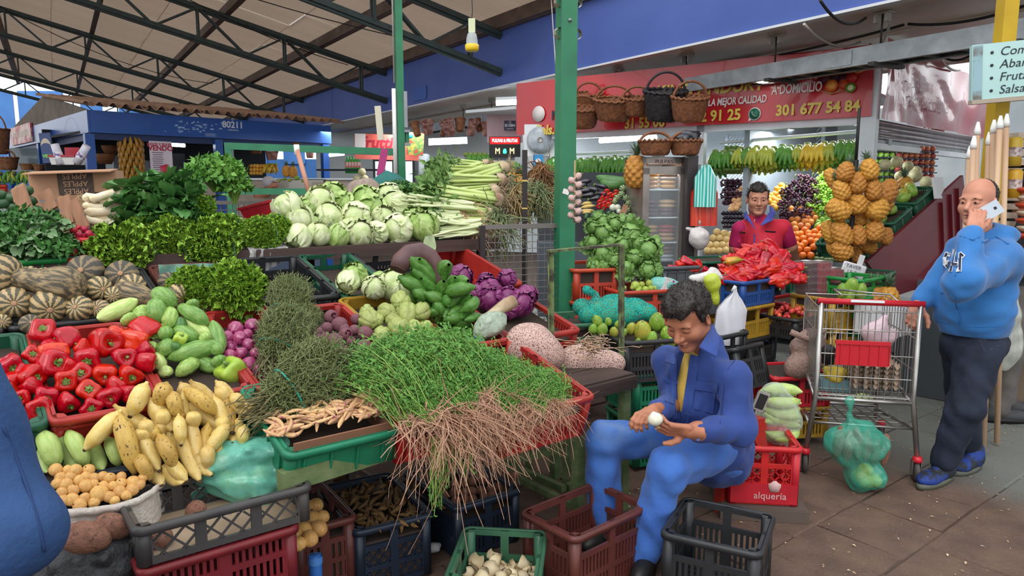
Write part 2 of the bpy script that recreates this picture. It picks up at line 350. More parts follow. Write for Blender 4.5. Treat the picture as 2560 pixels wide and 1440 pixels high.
def fas(a,d,z):return FA*[1,1,0]+FW*a+FN*d+A3(0,0,z)
FR=stk([FW,FN,A3(0,0,1)],1)
M_BLUE=mat('blue_fascia_paint','#4f63a6','#495da0',scale=1.5,ro=.55,bu=.04,bs=8,spec=.3)
for i,(a0,a1)in enumerate([(-4,13.3),(13.33,30)]):
 b=mbox(fas((a0+a1)/2,-.04,3.435),(a1-a0,.08,.77),FR);o=ST(b,f'trim_{i+1}',M_BLUE);o['label']=['blue painted fascia beam above the shop row','far end of the blue fascia beam'][i]
 mbox(fas((a0+a1)/2,-.02,3.045),(a1-a0,.1,.022),FR).obj('edge_strip',mat('fascia_edge','#cfd2d6',ro=.5),o)
 mbox(fas((a0+a1)/2,0,3.835),(a1-a0,.14,.03),FR).obj('cap_strip',mat('fascia_cap','#5a4f4a',ro=.6),o)
M_SOF=mat('cream_soffit','#d8cfc4','#c4b7a8',scale=2,ro=.35,bu=.1,bs=5)
sof=ST(mbox(fas(10,-1.75,3.09),(32,3.45,.05),FR),'ceiling',M_SOF)
for d in(-1.2,-2.3,-3.4):mbox(fas(10,d,3.05),(32,.05,.03),FR).obj('batten',M_SOF,sof)
ST(mbox(fas(17,-8.1,1.55),(46,.1,3.1),FR),'wall_right',mat('grey_back_wall','#aeb4b6','#9aa2a6',scale=2,ro=.7))
p0=fas(8.55,.012,3.23)
tag(mbox(p0,(.52,.012,.22),FR).obj('paint_patch',mat('bright_blue_patch','#3c60ae',ro=.6)),'brighter blue rectangle patched on the blue fascia beam','patch')
G=.24;EAVE=3.98
def roof(a,d,up=0):return fas(a,d,EAVE+G*d+up)
RX=nrm(FN+A3(0,0,G));RR=stk([FW,RX,np.cross(FW,RX)],1)
M_SHEET=mat('weathered_roof_sheet','#b3a596','#958677',scale=1.6,ro=.75,bu=.2,bs=12,sr=(1,.3,1))
_n=M_SHEET.node_tree;_t=_n.nodes.new('ShaderNodeBsdfTranslucent');_t.inputs[0].default_value=hexc('#c2ab97')+(1,);_m=_n.nodes.new('ShaderNodeMixShader');_m.inputs[0].default_value=.27
_o=[q for q in _n.nodes if q.type=='OUTPUT_MATERIAL'][0];_n.links.new(_n.nodes['Principled BSDF'].outputs[0],_m.inputs[1]);_n.links.new(_t.outputs[0],_m.inputs[2]);_n.links.new(_m.outputs[0],_o.inputs[0])
roofo=ST(mbar(roof(4.2,12.4,-.07),roof(30,12.4,-.07),.09,.2,up=RR[:,2]),'roof',mat('brown_purlin','#5d4a40','#4a3a33',scale=6,ro=.7))
b=MB();t=lsp(0,1,45);z=.022*np.sin(t*2*PI*11);g=stk([stk([t*.98-.49,np.full(45,y),z],1)for y in(-.92,.92)]);sh=b.grid(g).mesh('roof_sheet',M_SHEET)
for i in range(26):
 for j in range(7):
  P=roof(4.7+i,.9+j*1.78,.06+rnd.uniform(-.012,.012)+.012*(j%2));MO('roof_sheet',sh,roofo,P,RR@rotx(rnd.uniform(-.006,.006))@roty(rnd.uniform(-.008,.008)))
M_PUR=mat('brown_purlin','#5d4a40','#4a3a33',scale=6,ro=.7)
for j,d in enumerate((.05,1.25,2.85,4.6,6.4,8.2,10)):
 mbar(roof(4.2,d,-.07),roof(30,d,-.07),.09,.2,up=RR[:,2]).obj('purlin',M_PUR,roofo)
M_TR=mat('dark_green_truss_paint','#34423f','#2c3633',scale=7,ro=.55)
web_v=mbar((-.05,0,0),(-.05,0,1),.035).bar((.05,0,0),(.05,0,1),.035).mesh('web_post',M_TR)
web_d=mbar((0,-.035,0),(0,-.035,1),.03).bar((0,.035,0),(0,.035,1),.03).mesh('web_brace',M_TR)
names=['nearest','second','third','fourth','fifth','sixth']
for i,a in enumerate((5.85,10.1,15.6,22,28)):
 tr=TH('roof_truss',f'{names[i]} green lattice truss counted from the lamp end of the blue fascia','truss',roof(a,0),group='roof trusses');I=Matrix(tr.matrix_basis).inverted()
 def P(d,up):return roof(a,d,up)-roof(a,0)
 for up,nm in((-.2,'top_chord'),(-.72,'bottom_chord')):
  mbar(P(-.1,up),P(11.5,up),.12,.07,up=RR[:,2]).obj(nm,M_TR,tr);mbar(P(-.1,up-.045),P(11.5,up-.045),.05,.05).obj('chord_flange',M_TR,tr)
 for k in range(8):
  d=.5+k*1.42
  for q,(A,B)in enumerate(((P(d,-.7),P(d,-.22)),(P(d,-.22),P(d+.62,-.7)),(P(d+.72,-.7),P(d+1.4,-.22)))):
   L=np.linalg.norm(B-A);o=MO('web_bar',web_v if q==0 else web_d,tr);o.matrix_basis=mtx(A,BZ(B-A,FN if q else FW),(1,1,L))
M_CB=mat('black_cable','#1d1c1d',ro=.6);M_CW=mat('grey_cable','#a9a49c',ro=.5)
def sag(A,B,s,n=14):t=lsp(0,1,n)[:,None];return A*(1-t)+B*t-A3(0,0,1)*s*4*t*(1-t)
for lab,A,B,s in(('thin black wire crossing under the near roof sheets',roof(8,6,-.1),roof(10.5,.6,-.2),.25),('thin black wire sagging below the far roof sheets',roof(12,8,-.1),roof(16.5,2,-.3),.5),('thin black wire beside the second green truss',roof(9,4.4,-.1),roof(7,.3,-.3),.1)):
 tag(mtube(sag(A,B,s),.008,5).obj('roof_wire',M_CB),lab,'wire','wires under the roof')
T0,T1=A3(4.3,4.25,2.72),A3(-2.4,16.2,2.76);TW=nrm(T1-T0);TL=np.linalg.norm(T1-T0);TR_=FM(TW)
tr=TH('cable_tray','long galvanised cable tray hung on rods below the cream soffit','cable tray',(T0+T1)/2,TR_);M_GAL=mat('galvanised_steel','#9b9ea1','#85898c',scale=9,ro=.45,metal=.6)
for s in(-1,1):
 mbox((0,s*.15,.0),(TL,.012,.15)).box((0,s*.15-s*.02,.07),(TL,.05,.01)).box((0,s*.13,-.07),(TL,.05,.01)).obj('side_rail',M_GAL,tr)
rung=mbox((0,0,-.06),(.05,.3,.02)).mesh('rung',mat('tray_dark','#4b4d4f',ro=.6,metal=.4))
for k in range(46):MO('rung',rung,tr,(-TL/2+.15+k*.3,0,0))
b=MB()
for k in range(5):b.box((0,-.1+k*.05,-.03),(TL,.03,.03))
b.obj('cables',M_CB,tr)
M_ROD=mat('hanger_rod','#3b3a3a',ro=.5,metal=.5)
for k,t in enumerate((.09,.17,.25,.34,.43,.52,.6,.68,.76)):
 P=T0*(1-t)+T1*t+TR_[:,1]*-.0
 h=TH('tray_hanger',f'hanger rod with bracket, {ORD[k]} along the cable tray from the bulletin sign end','hanger',P,TR_,group='tray hangers')
 mtube([(0,.1,.06),(0,.1,.36)],.008,6).obj('rod',M_ROD,h);mbox((0,0,-.085),(.06,.42,.03)).obj('bracket',M_ROD,h)
 mbox((0,.1,.325),(.16,.08,.012)).box((-.05,.1,.29),(.02,.06,.07)).box((.05,.1,.29),(.02,.06,.07)).obj('clamp',mat('clamp_zinc','#b7b3ac',ro=.5,metal=.4),h)
 for q in range(2):MO('splice_plate',getm('splice_plate')or mbox((0,.16,0),(.26,.006,.12)).mesh('splice_plate',M_GAL),h,(.35,.0,0))if q==0 and k%2 else None
for lab,px0,px1,s,m in(('grey cable looping from soffit clamp down to the cable tray',(2225,60),(2175,110),.12,M_CW),('black cable drooping from fascia foot to the soffit clamp',(2050,0),(2165,45),.1,M_CB),('black cable strung along the soffit above the tray',(1720,170),(2260,62),.05,M_CB),('grey cable dropping from fascia foot to the tray',(2010,60),(2150,105),.1,M_CW),('black cable hanging between soffit and banner corner',(2340,130),(2450,120),.1,M_CB),('pale flex hanging under the soffit by the bulletin sign',(2345,135),(2400,175),.06,M_CW),('black cable run on the soffit above the bulletin sign',(2270,60),(2560,15),.05,M_CB),('pale wire bundle over the pulp shop',(1560,250),(1690,220),.12,M_CB)):
 def so(x,y):return onz(x,y,3.0)
 tag(mtube(sag(so(*px0),so(*px1),s),.012,6).obj('hanging_cable',m),lab,'cable')
tag(mtube(sag(onz(1378,0,3.9),A3(.42,5.3,1.1),-.0),.006,5).obj('hanging_cable',M_CW),'thin grey cord hanging straight down beside the near green post','cable')
M_GRN=mat('green_post_paint','#2b7a55','#256b4b',scale=5,ro=.38,bu=.05)
M_WOR=mat('green_post_scuffed','#5c6352','#4d5546',scale=7,ro=.7)
B0=A3(.36,4.95,0);PR=FM(A3(.94,.34,0))
po=TH('green_post','thick square green steel post with bolts and a white sticker','post',B0,PR)
mbox((0,0,2.3),(.115,.1,3.3)).obj('shaft',M_GRN,po);mbox((0,0,.33),(.118,.103,.66)).obj('scuffed_foot',M_WOR,po)
mbox((-.015,-.052,1.6),(.045,.003,.035),roty(.3)).obj('sticker',mat('white_sticker','#e9e4e2',ro=.5),po)
b=MB();a=lsp(-.2,PI+.2,12);b.grid(stk([stk([.036*np.sin(a),np.full(12,y),.036*np.cos(a)],1)for y in(-.02,.02)]))
cl=b.mesh('pipe_clamp',mat('cast_aluminium','#b9ab98',ro=.35,metal=.7))
for z in(2.63,2.83):
 for s in(-1,1):MO('pipe_clamp',cl,po,(s*.058,-.02,z),None if s>0 else rotz(PI))
bolt=mlathe([(0,0),(.013,0),(.013,.008),(.006,.009),(.006,.014),(0,.014)],6).xf(RX9).mesh('bolt',M_GAL)
for z in(2.71,2.86):MO('bolt',bolt,po,(.0,-.05,z))
B1=A3(-.955,6.3,0)
po=TH('green_post','thinner green post with a white conduit beside the cabbages','post',B1,PR)
mbox((0,0,2.2),(.06,.06,4.4)).obj('shaft',M_GRN,po);mtube([(-.055,-.02,1.6),(-.055,-.02,2.45)],.018,8).obj('conduit',mat('white_pvc','#dcdad6',ro=.4),po)
mtube([(-.045,0,2.5),(-.045,0,4.3)],.008,6).obj('cable',M_CW,po);mbox((.04,-.02,2.28),(.03,.04,.3)).obj('cable_strap',M_GAL,po);mbox((.05,-.02,2.1),(.05,.05,.02)).obj('clamp',M_GAL,po)
mbox((.05,-.02,1.99),(.05,.05,.02)).obj('clamp',M_GAL,po);mbox((.055,0,2.05),(.03,.04,.09)).obj('cable_strap',M_GRN,po)
y0=6.6;b0=atY(572,365,y0);b1=atY(1000,381,6.35);c0=atY(575,478,y0);c1=atY(985,480,6.35)
fr=TH('green_railing','green square-tube frame of the stall behind the cabbages','frame',b0)
mbar((0,0,0),b1-b0,.06).obj('top_rail',M_GRN,fr);mbar((0,0,.03),(0,0,-b0[2]),.06).obj('post',M_GRN,fr);mbar(c0-b0,c1-b0,.055).obj('lower_rail',M_GRN,fr)
P=atY(1180,128,5.6);P0=atY(1182,55,5.6)
ft=TH('fly_trap','hanging fly trap with clear dome and yellow base','trap',P)
M_YEL=mat('yellow_plastic','#e8c02b',ro=.35);k=1/ppm(P)
mlathe([(0,0),(14*k,0),(17*k,4*k),(17.5*k,15*k),(14*k,17*k)],20).obj('base',M_YEL,ft)
mlathe([(15*k,16*k),(14*k,30*k),(11*k,42*k),(4*k,46*k),(0,47*k)],20).obj('dome',mat('clear_dome','#d8dfe2',ro=.12,alpha=.45,spec=.6),ft)
mbox((0,0,62*k),(17*k,2*k,34*k)).obj('tag_card',mat('pale_tag','#cfd4ae',ro=.6),ft);mtube([(0,0,75*k),(2*k,0,100*k),(-2*k,0,170*k),(0,0,330*k)],.003,5).obj('wire',M_CB,ft)
wb=ST(mbox((-12,31,1.35),(30,.1,2.7)),'wall_back',mat('far_blue_wall','#3d6fae',ro=.6))
for k in range(14):mbox((-26+k*2.1,30.9,4.0),(1.9 if k%4 else .9,.05,3.0)).obj('panel',mat('far_blue_panel','#4f88cf','#3f74b8',scale=1,ro=.5),wb)
ST(mbox((-22,20,1.2),(.1,26,2.4)),'wall_left',mat('far_dark_wall','#46515e',ro=.7))
# produce: mesh factories
def IT(name,parts,P,R=None,s=1,label=None,cat=None,group=None):
 """one thing: first mesh is the body, the rest its named parts"""
 o=newo(name,parts[0][1]);COL.objects.link(o);o.matrix_basis=mtx(P,R,s)
 for nm,me in parts[1:]:
  c=newo(nm,me);COL.objects.link(c);c.parent=o
 return tag(o,label,cat,group)
def SP(prof,bend=0.,ribs=0,rib=.0,n=12,k=14,twist=0,flat=1,noise=0,seed=0):
 """unit-length body along x, bent in the xz plane; prof(t)->radius"""
 r=np.random.default_rng(seed);t=lsp(0,1,k);x=t-.5;z=bend*(.25-x*x)*4;a=np.arange(n)/n*2*PI;rad=arr([prof(q)for q in t]);G=[]
 for i in range(k):
  q=rad[i]*(1+rib*np.cos(ribs*a+twist*t[i])if ribs else 1)*np.ones(n)*(1+noise*r.normal(size=n)if 0<i<k-1 else 1)
  sl_=math.atan2(-8*bend*x[i],1);N=A3(-sinf(sl_),0,cosf(sl_))
  G.append(A3(x[i],0,z[i])+np.cos(a)[:,None]*q[:,None]*A3(0,1,0)+np.sin(a)[:,None]*q[:,None]*N*flat)
 return stk(G)
def ip(*pts):
 xs,ys=zip(*pts);return lambda t:float(np.interp(t,xs,ys))
def SM(f):return lambda t:float(np.mean([f(min(1,max(0,t+d)))for d in(-.03,-.015,0,.015,.03)]))
def blob(seed,amp=.08,n=14,k=9,sq=(1,1,1)):
 """lumpy unit-diameter ball"""
 r=np.random.default_rng(seed);D=[(nrm(r.normal(size=3)),r.uniform(2,5),r.uniform(0,6))for _ in range(5)]
 ph=lsp(0,PI,k);a=np.arange(n)/n*2*PI;G=stk([stk([np.sin(p)*np.cos(a),np.sin(p)*np.sin(a),np.full(n,cosf(p))],1)for p in ph])
 q=sum(np.sin(G@d*f+o)for d,f,o in D)/5;return mgrid(G*(.5+amp*.5*q[...,None])*arr(sq),wrap=True)
M_PEP=mat('red_pepper_skin','#c00a12','#a8060f',scale=5,ro=.22,spec=.55,coat=.15,rndv=.12)
M_PEPO=mat('orange_red_pepper_skin','#dd3d14','#c8240f',scale=4,ro=.16,coat=.4)
M_STEM=mat('green_stem','#5d7a34','#7c9148',scale=20,ro=.6)
def pepper(seed,m,L=1.0):
 r=np.random.default_rng(seed);o,nl=r.uniform(0,6),r.choice([3,4,4]);am=r.uniform(.09,.15);w=r.uniform(-.06,.06)
 prof=[(.001,-.38),(.12,-.43),(.24,-.44),(.34,-.38),(.41,-.24),(.46,-.02),(.49,.18),(.475,.34),(.4,.44),(.28,.47),(.17,.43),(.08,.36),(.001,.34)]
 f=lambda a,q,z:1+am*np.cos(nl*a+o)*min(1,abs(q)*4)+.05*np.cos(2*a+o*2)+.03*np.sin(5*a+z*6)
 return mlathe([(a,z*L)for a,z in prof],24,f=f,cen=lambda z:(w*z*z*3,0,0)).mesh('bell_pepper',m)
b=mtube([(0,0,.34),(.01,0,.44),(.04,.01,.56)],[.055,.05,.065],8);b.lathe([(.001,.37),(.1,.385),(.17,.43),(.165,.4),(.05,.355)],12,f=lambda a,r,z:1+.25*np.cos(6*a))
PSTEM=b.mesh('stem',M_STEM);PEPS=[pepper(i,M_PEP,q)for i,q in enumerate((1,.92,1.1,1,.95))];PEPO=[pepper(9,M_PEPO,1.15),pepper(11,M_PEPO,1.3)]
M_PEPL=mat('long_red_pepper_skin','#c8141c','#9d0a12',scale=3,ro=.2,spec=.55,coat=.2,rndv=.15)
LPEPS=[]
for i in range(3):
 LPEPS.append(mgrid(SP(SM(ip((0,.001),(.02,.16),(.1,.23),(.35,.22),(.7,.17),(.93,.1),(1,.001))),.06*(i-1),4,.16,20,20,i*1.5,noise=.02,seed=i),wrap=True).mesh('bell_pepper',M_PEPL))
b=mtube([(-.47,0,0),(-.53,0,.0),(-.6,0,.03)],[.06,.04,.045],8);LSTEM=b.mesh('stem',M_STEM)
CUC={}
for nm,c1,c2 in(('pale','#7fa24c','#a9c46c'),('mid','#5f8b3e','#86a859'),('light','#a3bd62','#c9d48e'),('dark','#3e6b37','#5a8444')):
 m=mat(f'caigua_{nm}',c1,c2,scale=4,ro=.35,sr=(1,5,5),bu=.15,bs=10)
 CUC[nm]=[mgrid(SP(SM(ip((0,.001),(.04,.08),(.2,.16),(.45,.2),(.72,.185),(.9,.12),(.97,.06),(1,.01))),.12*s,7,.05,18,18,1,noise=.012,seed=i),wrap=True).mesh('stuffing_cucumber',m)for i,s in enumerate((-1,.6,1))]
M_CUD=mat('dark_cucumber_skin','#2b4a2f','#3d6039',scale=5,ro=.32,sr=(1,6,6),bu=.1)
CUD=mgrid(SP(SM(ip((0,.001),(.05,.08),(.2,.115),(.8,.115),(.95,.08),(1,.001))),.05,5,.03,14,14),wrap=True).mesh('cucumber',M_CUD)
def banana(bend,m,fat=.098,seed=0,stem=.02):
 b=MB();G=SP(SM(ip((0,.018),(.07,stem),(.15,fat*.62),(.3,fat*.95),(.55,fat),(.8,fat*.86),(.92,fat*.5),(.97,.03),(1,.018))),bend,5,.06,12,18,seed=seed);return b.grid(G,wrap=True).mesh('plantain',m)
M_BAN=mat('ripe_plantain_skin','#cfae5c','#dcc382',scale=4,ro=.42,sr=(1,4,4),bu=.08,spots=('#4a3624',26,.67,(.5,2.2,2.2)),rndv=.1,spec=.4)
M_BAN2=mat('freckled_plantain_skin','#c9a555','#b58f4a',scale=3,ro=.45,sr=(1,4,4),spots=('#3a2a1c',20,.61,(.5,2.5,2.5)),rndv=.1,spec=.4)
M_GBAN=mat('green_plantain_skin','#9db75d','#b5c77b',scale=3,ro=.38,sr=(1,5,5),spots=('#5b6a38',22,.68),rndv=.06)
M_TIP=mat('plantain_tip','#3a2a1d','#5c4630',scale=30,ro=.8)
BANS=[banana(q,M_BAN,seed=i)for i,q in enumerate((.1,.17,.05))]+[banana(.12,M_BAN2,seed=5)]
def tip(bend):
 t=MB();e=A3(.5,0,0);sl_=math.atan(-4*bend);d=A3(cosf(sl_),0,sinf(sl_));t.tube([e-d*.03,e,e+d*.03,e+d*.06],[.022,.024,.026,.016],8);return t.mesh('blossom_end',M_TIP)
BTIPS=[tip(q)for q in(.1,.17,.05,.12)]
GBANS=[banana(q,M_GBAN,.16,seed=i,stem=.05)for i,q in enumerate((.14,.2))]
M_FING=mat('deep_green_plantain','#3f6f2a','#5b8a3a',scale=3,ro=.4,sr=(1,5,5),rndv=.12,spots=('#2b3f1c',14,.7))
FING=[mgrid(SP(SM(ip((0,.05),(.12,.13),(.4,.19),(.7,.175),(.92,.08),(1,.035))),q,5,.05,12,14),wrap=True).mesh('plantain_finger',M_FING)for q in(.1,.18)]
M_POT=mat('yellow_potato_skin','#c99450','#d9ab68',scale=6,ro=.5,bu=.12,bs=25,spots=('#8a5a34',14,.68),rndv=.08)
POTS=[blob(i,.09,14,9,(1,.92,.88)).mesh('potato',M_POT)for i in range(5)]
EYES=mlathe([(0,.0),(.05,-.005),(.06,.01),(.03,.02)],8).xf(np.eye(3),(0,0,.44)).mesh('potato_eye',mat('potato_eye','#6b4426',ro=.8))
M_TUB=mat('brown_tuber_skin','#8f6250','#75503f',scale=6,ro=.75,bu=.5,bs=18,spots=('#5b3d33',8,.6))
TUB=[blob(i+20,.16,24,16,(1.25,1,.9)).mesh('sweet_potato',M_TUB)for i in range(2)]
M_ONI=mat('red_onion_skin','#8e2a58','#a84c78',scale=4,ro=.25,sr=(4,4,.5),spec=.6,coat=.3,c3='#c083a0',rndv=.15)
ONI=[mlathe([(.001,-.46),(.06,-.44),(.2,-.42),(.38,-.3),(.49,-.05),(.48,.12),(.36,.3),(.18,.4),(.08,.47),(.05,.6),(.02,.64)],18,f=lambda a,r,z:1+.02*np.cos(9*a)+.03*np.cos(2*a+i)).mesh('red_onion',M_ONI)for i in range(2)]
b=MB();n=22;a=unif(0,6.28,n);P0=stk([.04*np.cos(a),.04*np.sin(a),np.full(n,-.44)],1);d=stk([np.cos(a)*.12,np.sin(a)*.12,-unif(.06,.16,n)],1)
b.strands(stk([P0,P0+d*.6,P0+d*1.1+gaus(0,.02,(n,3))],1),.008);OROOT=b.mesh('root_tuft',mat('pale_roots','#cdb58d',ro=.8))
M_BEE=mat('beet_skin','#7d4f57','#6a3f49',scale=7,ro=.65,bu=.3,bs=20,spots=('#5a2f3a',9,.62),rndv=.1)
BEE=[blob(i+40,.07,18,12).mesh('beetroot',M_BEE)for i in range(3)]
b=mtube([(0,0,-.42),(.01,.01,-.6),(.04,.03,-.85)],[.12,.045,.012],8);BROOT=b.mesh('tap_root',M_BEE)
b=MB();n=9;a=unif(0,6.28,n);P0=stk([.1*np.cos(a),.1*np.sin(a),np.full(n,.44)],1);d=stk([np.cos(a)*.08,np.sin(a)*.08,unif(.08,.2,n)],1)
b.strands(stk([P0,P0+d*.6,P0+d],1),.045,n=5);BCROWN=b.mesh('leaf_stubs',mat('beet_stubs','#7c1d3c','#4d1530',scale=12,ro=.5))
M_CHA=mat('chayote_skin','#8f9a52','#a5ac68',scale=5,ro=.5,bu=.25,bs=14,spots=('#6b7040',10,.64),rndv=.13)
def chay(seed):
 o=seed;prof=[(.001,-.3),(.14,-.36),(.3,-.36),(.42,-.24),(.46,-.02),(.42,.2),(.33,.4),(.2,.53),(.08,.57),(.02,.54),(.001,.52)]
 f=lambda a,r,z:1-.2*np.exp(-((np.cos(2.5*a+o))**2)*16)+.05*np.cos(3*a+o)
 return mlathe(prof,40,f=f).mesh('chayote',M_CHA)
CHA=[chay(i*1.3)for i in range(3)]
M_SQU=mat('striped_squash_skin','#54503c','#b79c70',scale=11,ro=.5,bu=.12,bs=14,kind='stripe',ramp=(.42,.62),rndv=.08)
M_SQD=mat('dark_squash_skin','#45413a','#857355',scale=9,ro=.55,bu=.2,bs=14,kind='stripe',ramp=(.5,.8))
SQU=mlathe([(.001,-.36),(.12,-.38),(.3,-.36),(.45,-.2),(.5,.02),(.45,.24),(.31,.39),(.12,.42),(.05,.4),(.001,.39)],32,f=lambda a,r,z:1+.025*np.cos(11*a)*min(1,r*4)).mesh('squash',M_SQU)
b=mlathe([(.001,.39),(.07,.405),(.075,.425),(.05,.435),(.001,.43)],12);SQST=b.mesh('blossom_scar',mat('squash_scar','#b38a6a',ro=.8))
def neck():
 prof=SM(ip((0,.001),(.03,.1),(.1,.17),(.25,.22),(.42,.19),(.6,.13),(.85,.11),(.96,.09),(1,.02)));G=SP(prof,.13,10,.03,30,26)
 return mgrid(G,wrap=True).mesh('long_necked_squash',mat('neck_squash_skin','#4d4638','#9b8560',scale=9,ro=.55,bu=.3,bs=9,sr=(.5,3,3),ramp=(.42,.6)))
NECK=neck()
def ruffle(n,m,L,Wd,cup,curl,amp,freq,seed):
 """one leaf: grid n (length) x m (width), local x outward, z up"""
 r=np.random.default_rng(seed);u=lsp(0,1,n)[:,None];v=lsp(-1,1,m)[None];wd=Wd*np.sin(np.clip(u*1.02,0,1)**.75*PI*.82)*(.35+.65*u**.4)
 edge=np.maximum(np.abs(v)**2,u**4);ph=r.uniform(0,6);ang=np.arctan2(v*1.2,.2+u)
 z=cup*(v**2)*.5*wd+curl*u**2*L+amp*edge*(np.sin(freq*ang*1.7+ph)+.7*np.sin(freq*2.3*ang+u*9+ph*2))*(.4+.6*u)
 x=L*(u-.12*u**3*curl)+amp*.6*edge*np.cos(freq*1.9*ang+ph);y=v*wd*(1-.1*u)+amp*.5*edge*np.sin(freq*1.5*ang+ph*3)
 return stk([x+0*v,y,z],-1)
M_CUR=mat('curly_lettuce','#6a9a2a','#a5c848',scale=9,ro=.45,det=3,ramp=(.3,.7),sss=.05)
def curly(seed,nl=46):
 b=MB();r=np.random.default_rng(seed)
 for i in range(nl):
  t=i/nl;el=1.35-1.45*t**.8;az=i*2.39996;L=.3+.26*t;G=ruffle(11,33,L,.18+.05*t,.5,.25*(1-t),.06,23,seed*99+i)
  R=rotz(az)@roty(-el);b.grid(G@R.T+R@A3(.06,0,0)+A3(0,0,.02))
 return b.mesh('curly_lettuce',M_CUR)
CUR=[curly(1),curly(2)]
M_CAB=mat('pale_cabbage_leaf','#b4c583','#d9ddb4',scale=3,ro=.42,det=3,sr=(1,1,1),bu=.25,bs=9,ramp=(.3,.62),rndv=.08)
M_CABG=mat('green_cabbage_leaf','#7d9f48','#b9cb84',scale=4,ro=.45,bu=.3,bs=9,ramp=(.3,.7))
M_REDC=mat('red_cabbage_leaf','#5f2150','#8a3a70',scale=4,ro=.35,bu=.3,bs=8,ramp=(.3,.65),c3='#b588a8',rndv=.12)
M_VEIN=mat('cabbage_rib','#dfe3c6',ro=.5)
def shell(seed,n,m,a0,spread,r0,flare,amp):
 """one wrapped outer leaf on a unit ball head: base at -z"""
 r=np.random.default_rng(seed);u=lsp(0,1,n)[:,None];v=lsp(-1,1,m)[None];el=-1.3+u*(1.5+.9*spread);az=a0+v*(.95)*np.sin(np.clip(u*.92+.12,0,1)*PI*.9+.05)**.6*(1+.1*u)
 e=np.maximum(np.abs(v)**3,u**5);q=r0+flare*u**3+amp*e*np.sin(6*v+r.uniform(0,6)+5*u)+.025*np.sin(v*9+u*4+seed)*u-.02*np.exp(-(v*7)**2)
 return stk([q*np.cos(el)*np.cos(az),q*np.cos(el)*np.sin(az),q*np.sin(el)],-1)
def cabbage(seed,nl,flare,amp):
 b=blob(seed,.04,18,12);r=np.random.default_rng(seed);b.V=[V*.96 for V in b.V];c=MB()
 for i in range(nl):c.grid(shell(seed*31+i,14,15,i*2.4+r.uniform(-.3,.3),r.uniform(.5,1.1),.485+.012*i*(1 if nl<9 else .7),flare*r.uniform(.2,1),amp))
 return b,c
CABS=[]
for i,(nl,fl,am,m)in enumerate(((8,.06,.03,M_CAB),(9,.14,.045,M_CAB),(8,.1,.05,M_CABG),(7,.05,.025,M_CAB))):
 h,lv=cabbage(i+3,nl,fl,am);st=mtube([(0,0,-.44),(0,0,-.58)],[.14,.12],12).mesh('cut_stalk',mat('cabbage_stalk','#b99f7d','#d6c6a2',scale=9,ro=.7))
 CABS.append([('cabbage',h.mesh('cabbage',m)),('outer_leaves',lv.mesh('outer_leaves',m)),('cut_stalk',st)])
REDC=[]
for i in range(2):
 h,lv=cabbage(i+13,8,.05,.025);REDC.append([('red_cabbage',h.mesh('red_cabbage',M_REDC)),('outer_leaves',lv.mesh('outer_leaves',M_REDC))])
M_LET=mat('head_lettuce_leaf','#54803a','#8aab60',scale=4,ro=.45,bu=.3,bs=10,ramp=(.3,.72))
def headlet(seed):
 h,c=cabbage(seed,6,.1,.05);r=np.random.default_rng(seed)
 for i in range(20):
  L=r.uniform(.5,.85);G=ruffle(12,15,L,.36,.5,-.35,.07,8,seed*7+i);R=rotz(i*2.4)@roty(.35-r.uniform(.1,1.3));c.grid(G@R.T+A3(0,0,-.35))
 return[('lettuce',h.mesh('lettuce',M_LET)),('loose_leaves',c.mesh('loose_leaves',M_LET))]
HLET=[headlet(51),headlet(52)]
def ball(nm,m,sq=(1,1,1),n=14,k=9,dim=0):
 prof=[(.5*sinf(p)*sq[0],-.5*cosf(p)*sq[2]*(1-dim*math.exp(-(sinf(p)*5)**2)))for p in lsp(.0,PI,k)];prof[0]=(.001,prof[0][1]);prof[-1]=(.001,prof[-1][1]);return mlathe(prof,n).mesh(nm,m)
M_ORG=mat('orange_peel','#e8791c','#d9650f',scale=3,ro=.4,bu=.25,bs=70,rndv=.12)
ORG=ball('orange',M_ORG);OSTAR=mlathe([(.001,.495),(.05,.5),(.055,.49)],8).mesh('stem_scar',mat('orange_scar','#8f8a3a',ro=.7))
MNDR=ball('mandarin',mat('mandarin_peel','#d98a45','#c97733',scale=4,ro=.5,bu=.3,bs=60,rndv=.1),(1,1,.88))
GRAN=ball('granadilla',mat('granadilla_skin','#e0a53c','#cf8d33',scale=3,ro=.35,rndv=.12),(1,1,1.08))
PEACH=ball('peach',mat('peach_skin','#d9a06b','#e3b98b',scale=3,ro=.6,rndv=.1))
PLUM=ball('plum',mat('plum_skin','#1d1724','#2c2030',scale=3,ro=.25,rndv=.2))
APPR=ball('apple',mat('red_apple_skin','#a63a32','#c9775a',scale=2.2,ro=.3,sr=(3,3,.7),rndv=.3,ramp=(.35,.6)),(1,1,.92),dim=.25)
APPG=ball('apple',mat('green_apple_skin','#8fbf4a','#a9cf66',scale=3,ro=.28,rndv=.08),(1,1,.92),dim=.25)
ASTEM=mtube([(0,0,.3),(.02,0,.5)],.02,5).mesh('stem',M_TIP)
MELN=ball('melon',mat('honeydew_rind','#c2ba92','#aba47c',scale=4,ro=.55,bu=.2,bs=30,rndv=.08))
SMEL=ball('striped_gourd',mat('striped_gourd_skin','#33593a','#b7c08c',scale=8,ro=.4,kind='stripe',ramp=(.35,.8),rndv=.08),(1,1,.95))
LIME=ball('lime',mat('lime_peel','#8aa03a','#a3b04c',scale=4,ro=.4,bu=.2,bs=50,rndv=.15))
LULO=ball('yellow_melon',mat('pale_yellow_rind','#dcc183','#cfae6c',scale=4,ro=.5,rndv=.08))
TOMA=ball('tomato',mat('tomato_skin','#c8452f','#b5331f',scale=3,ro=.3,rndv=.1),(1,1,.85))
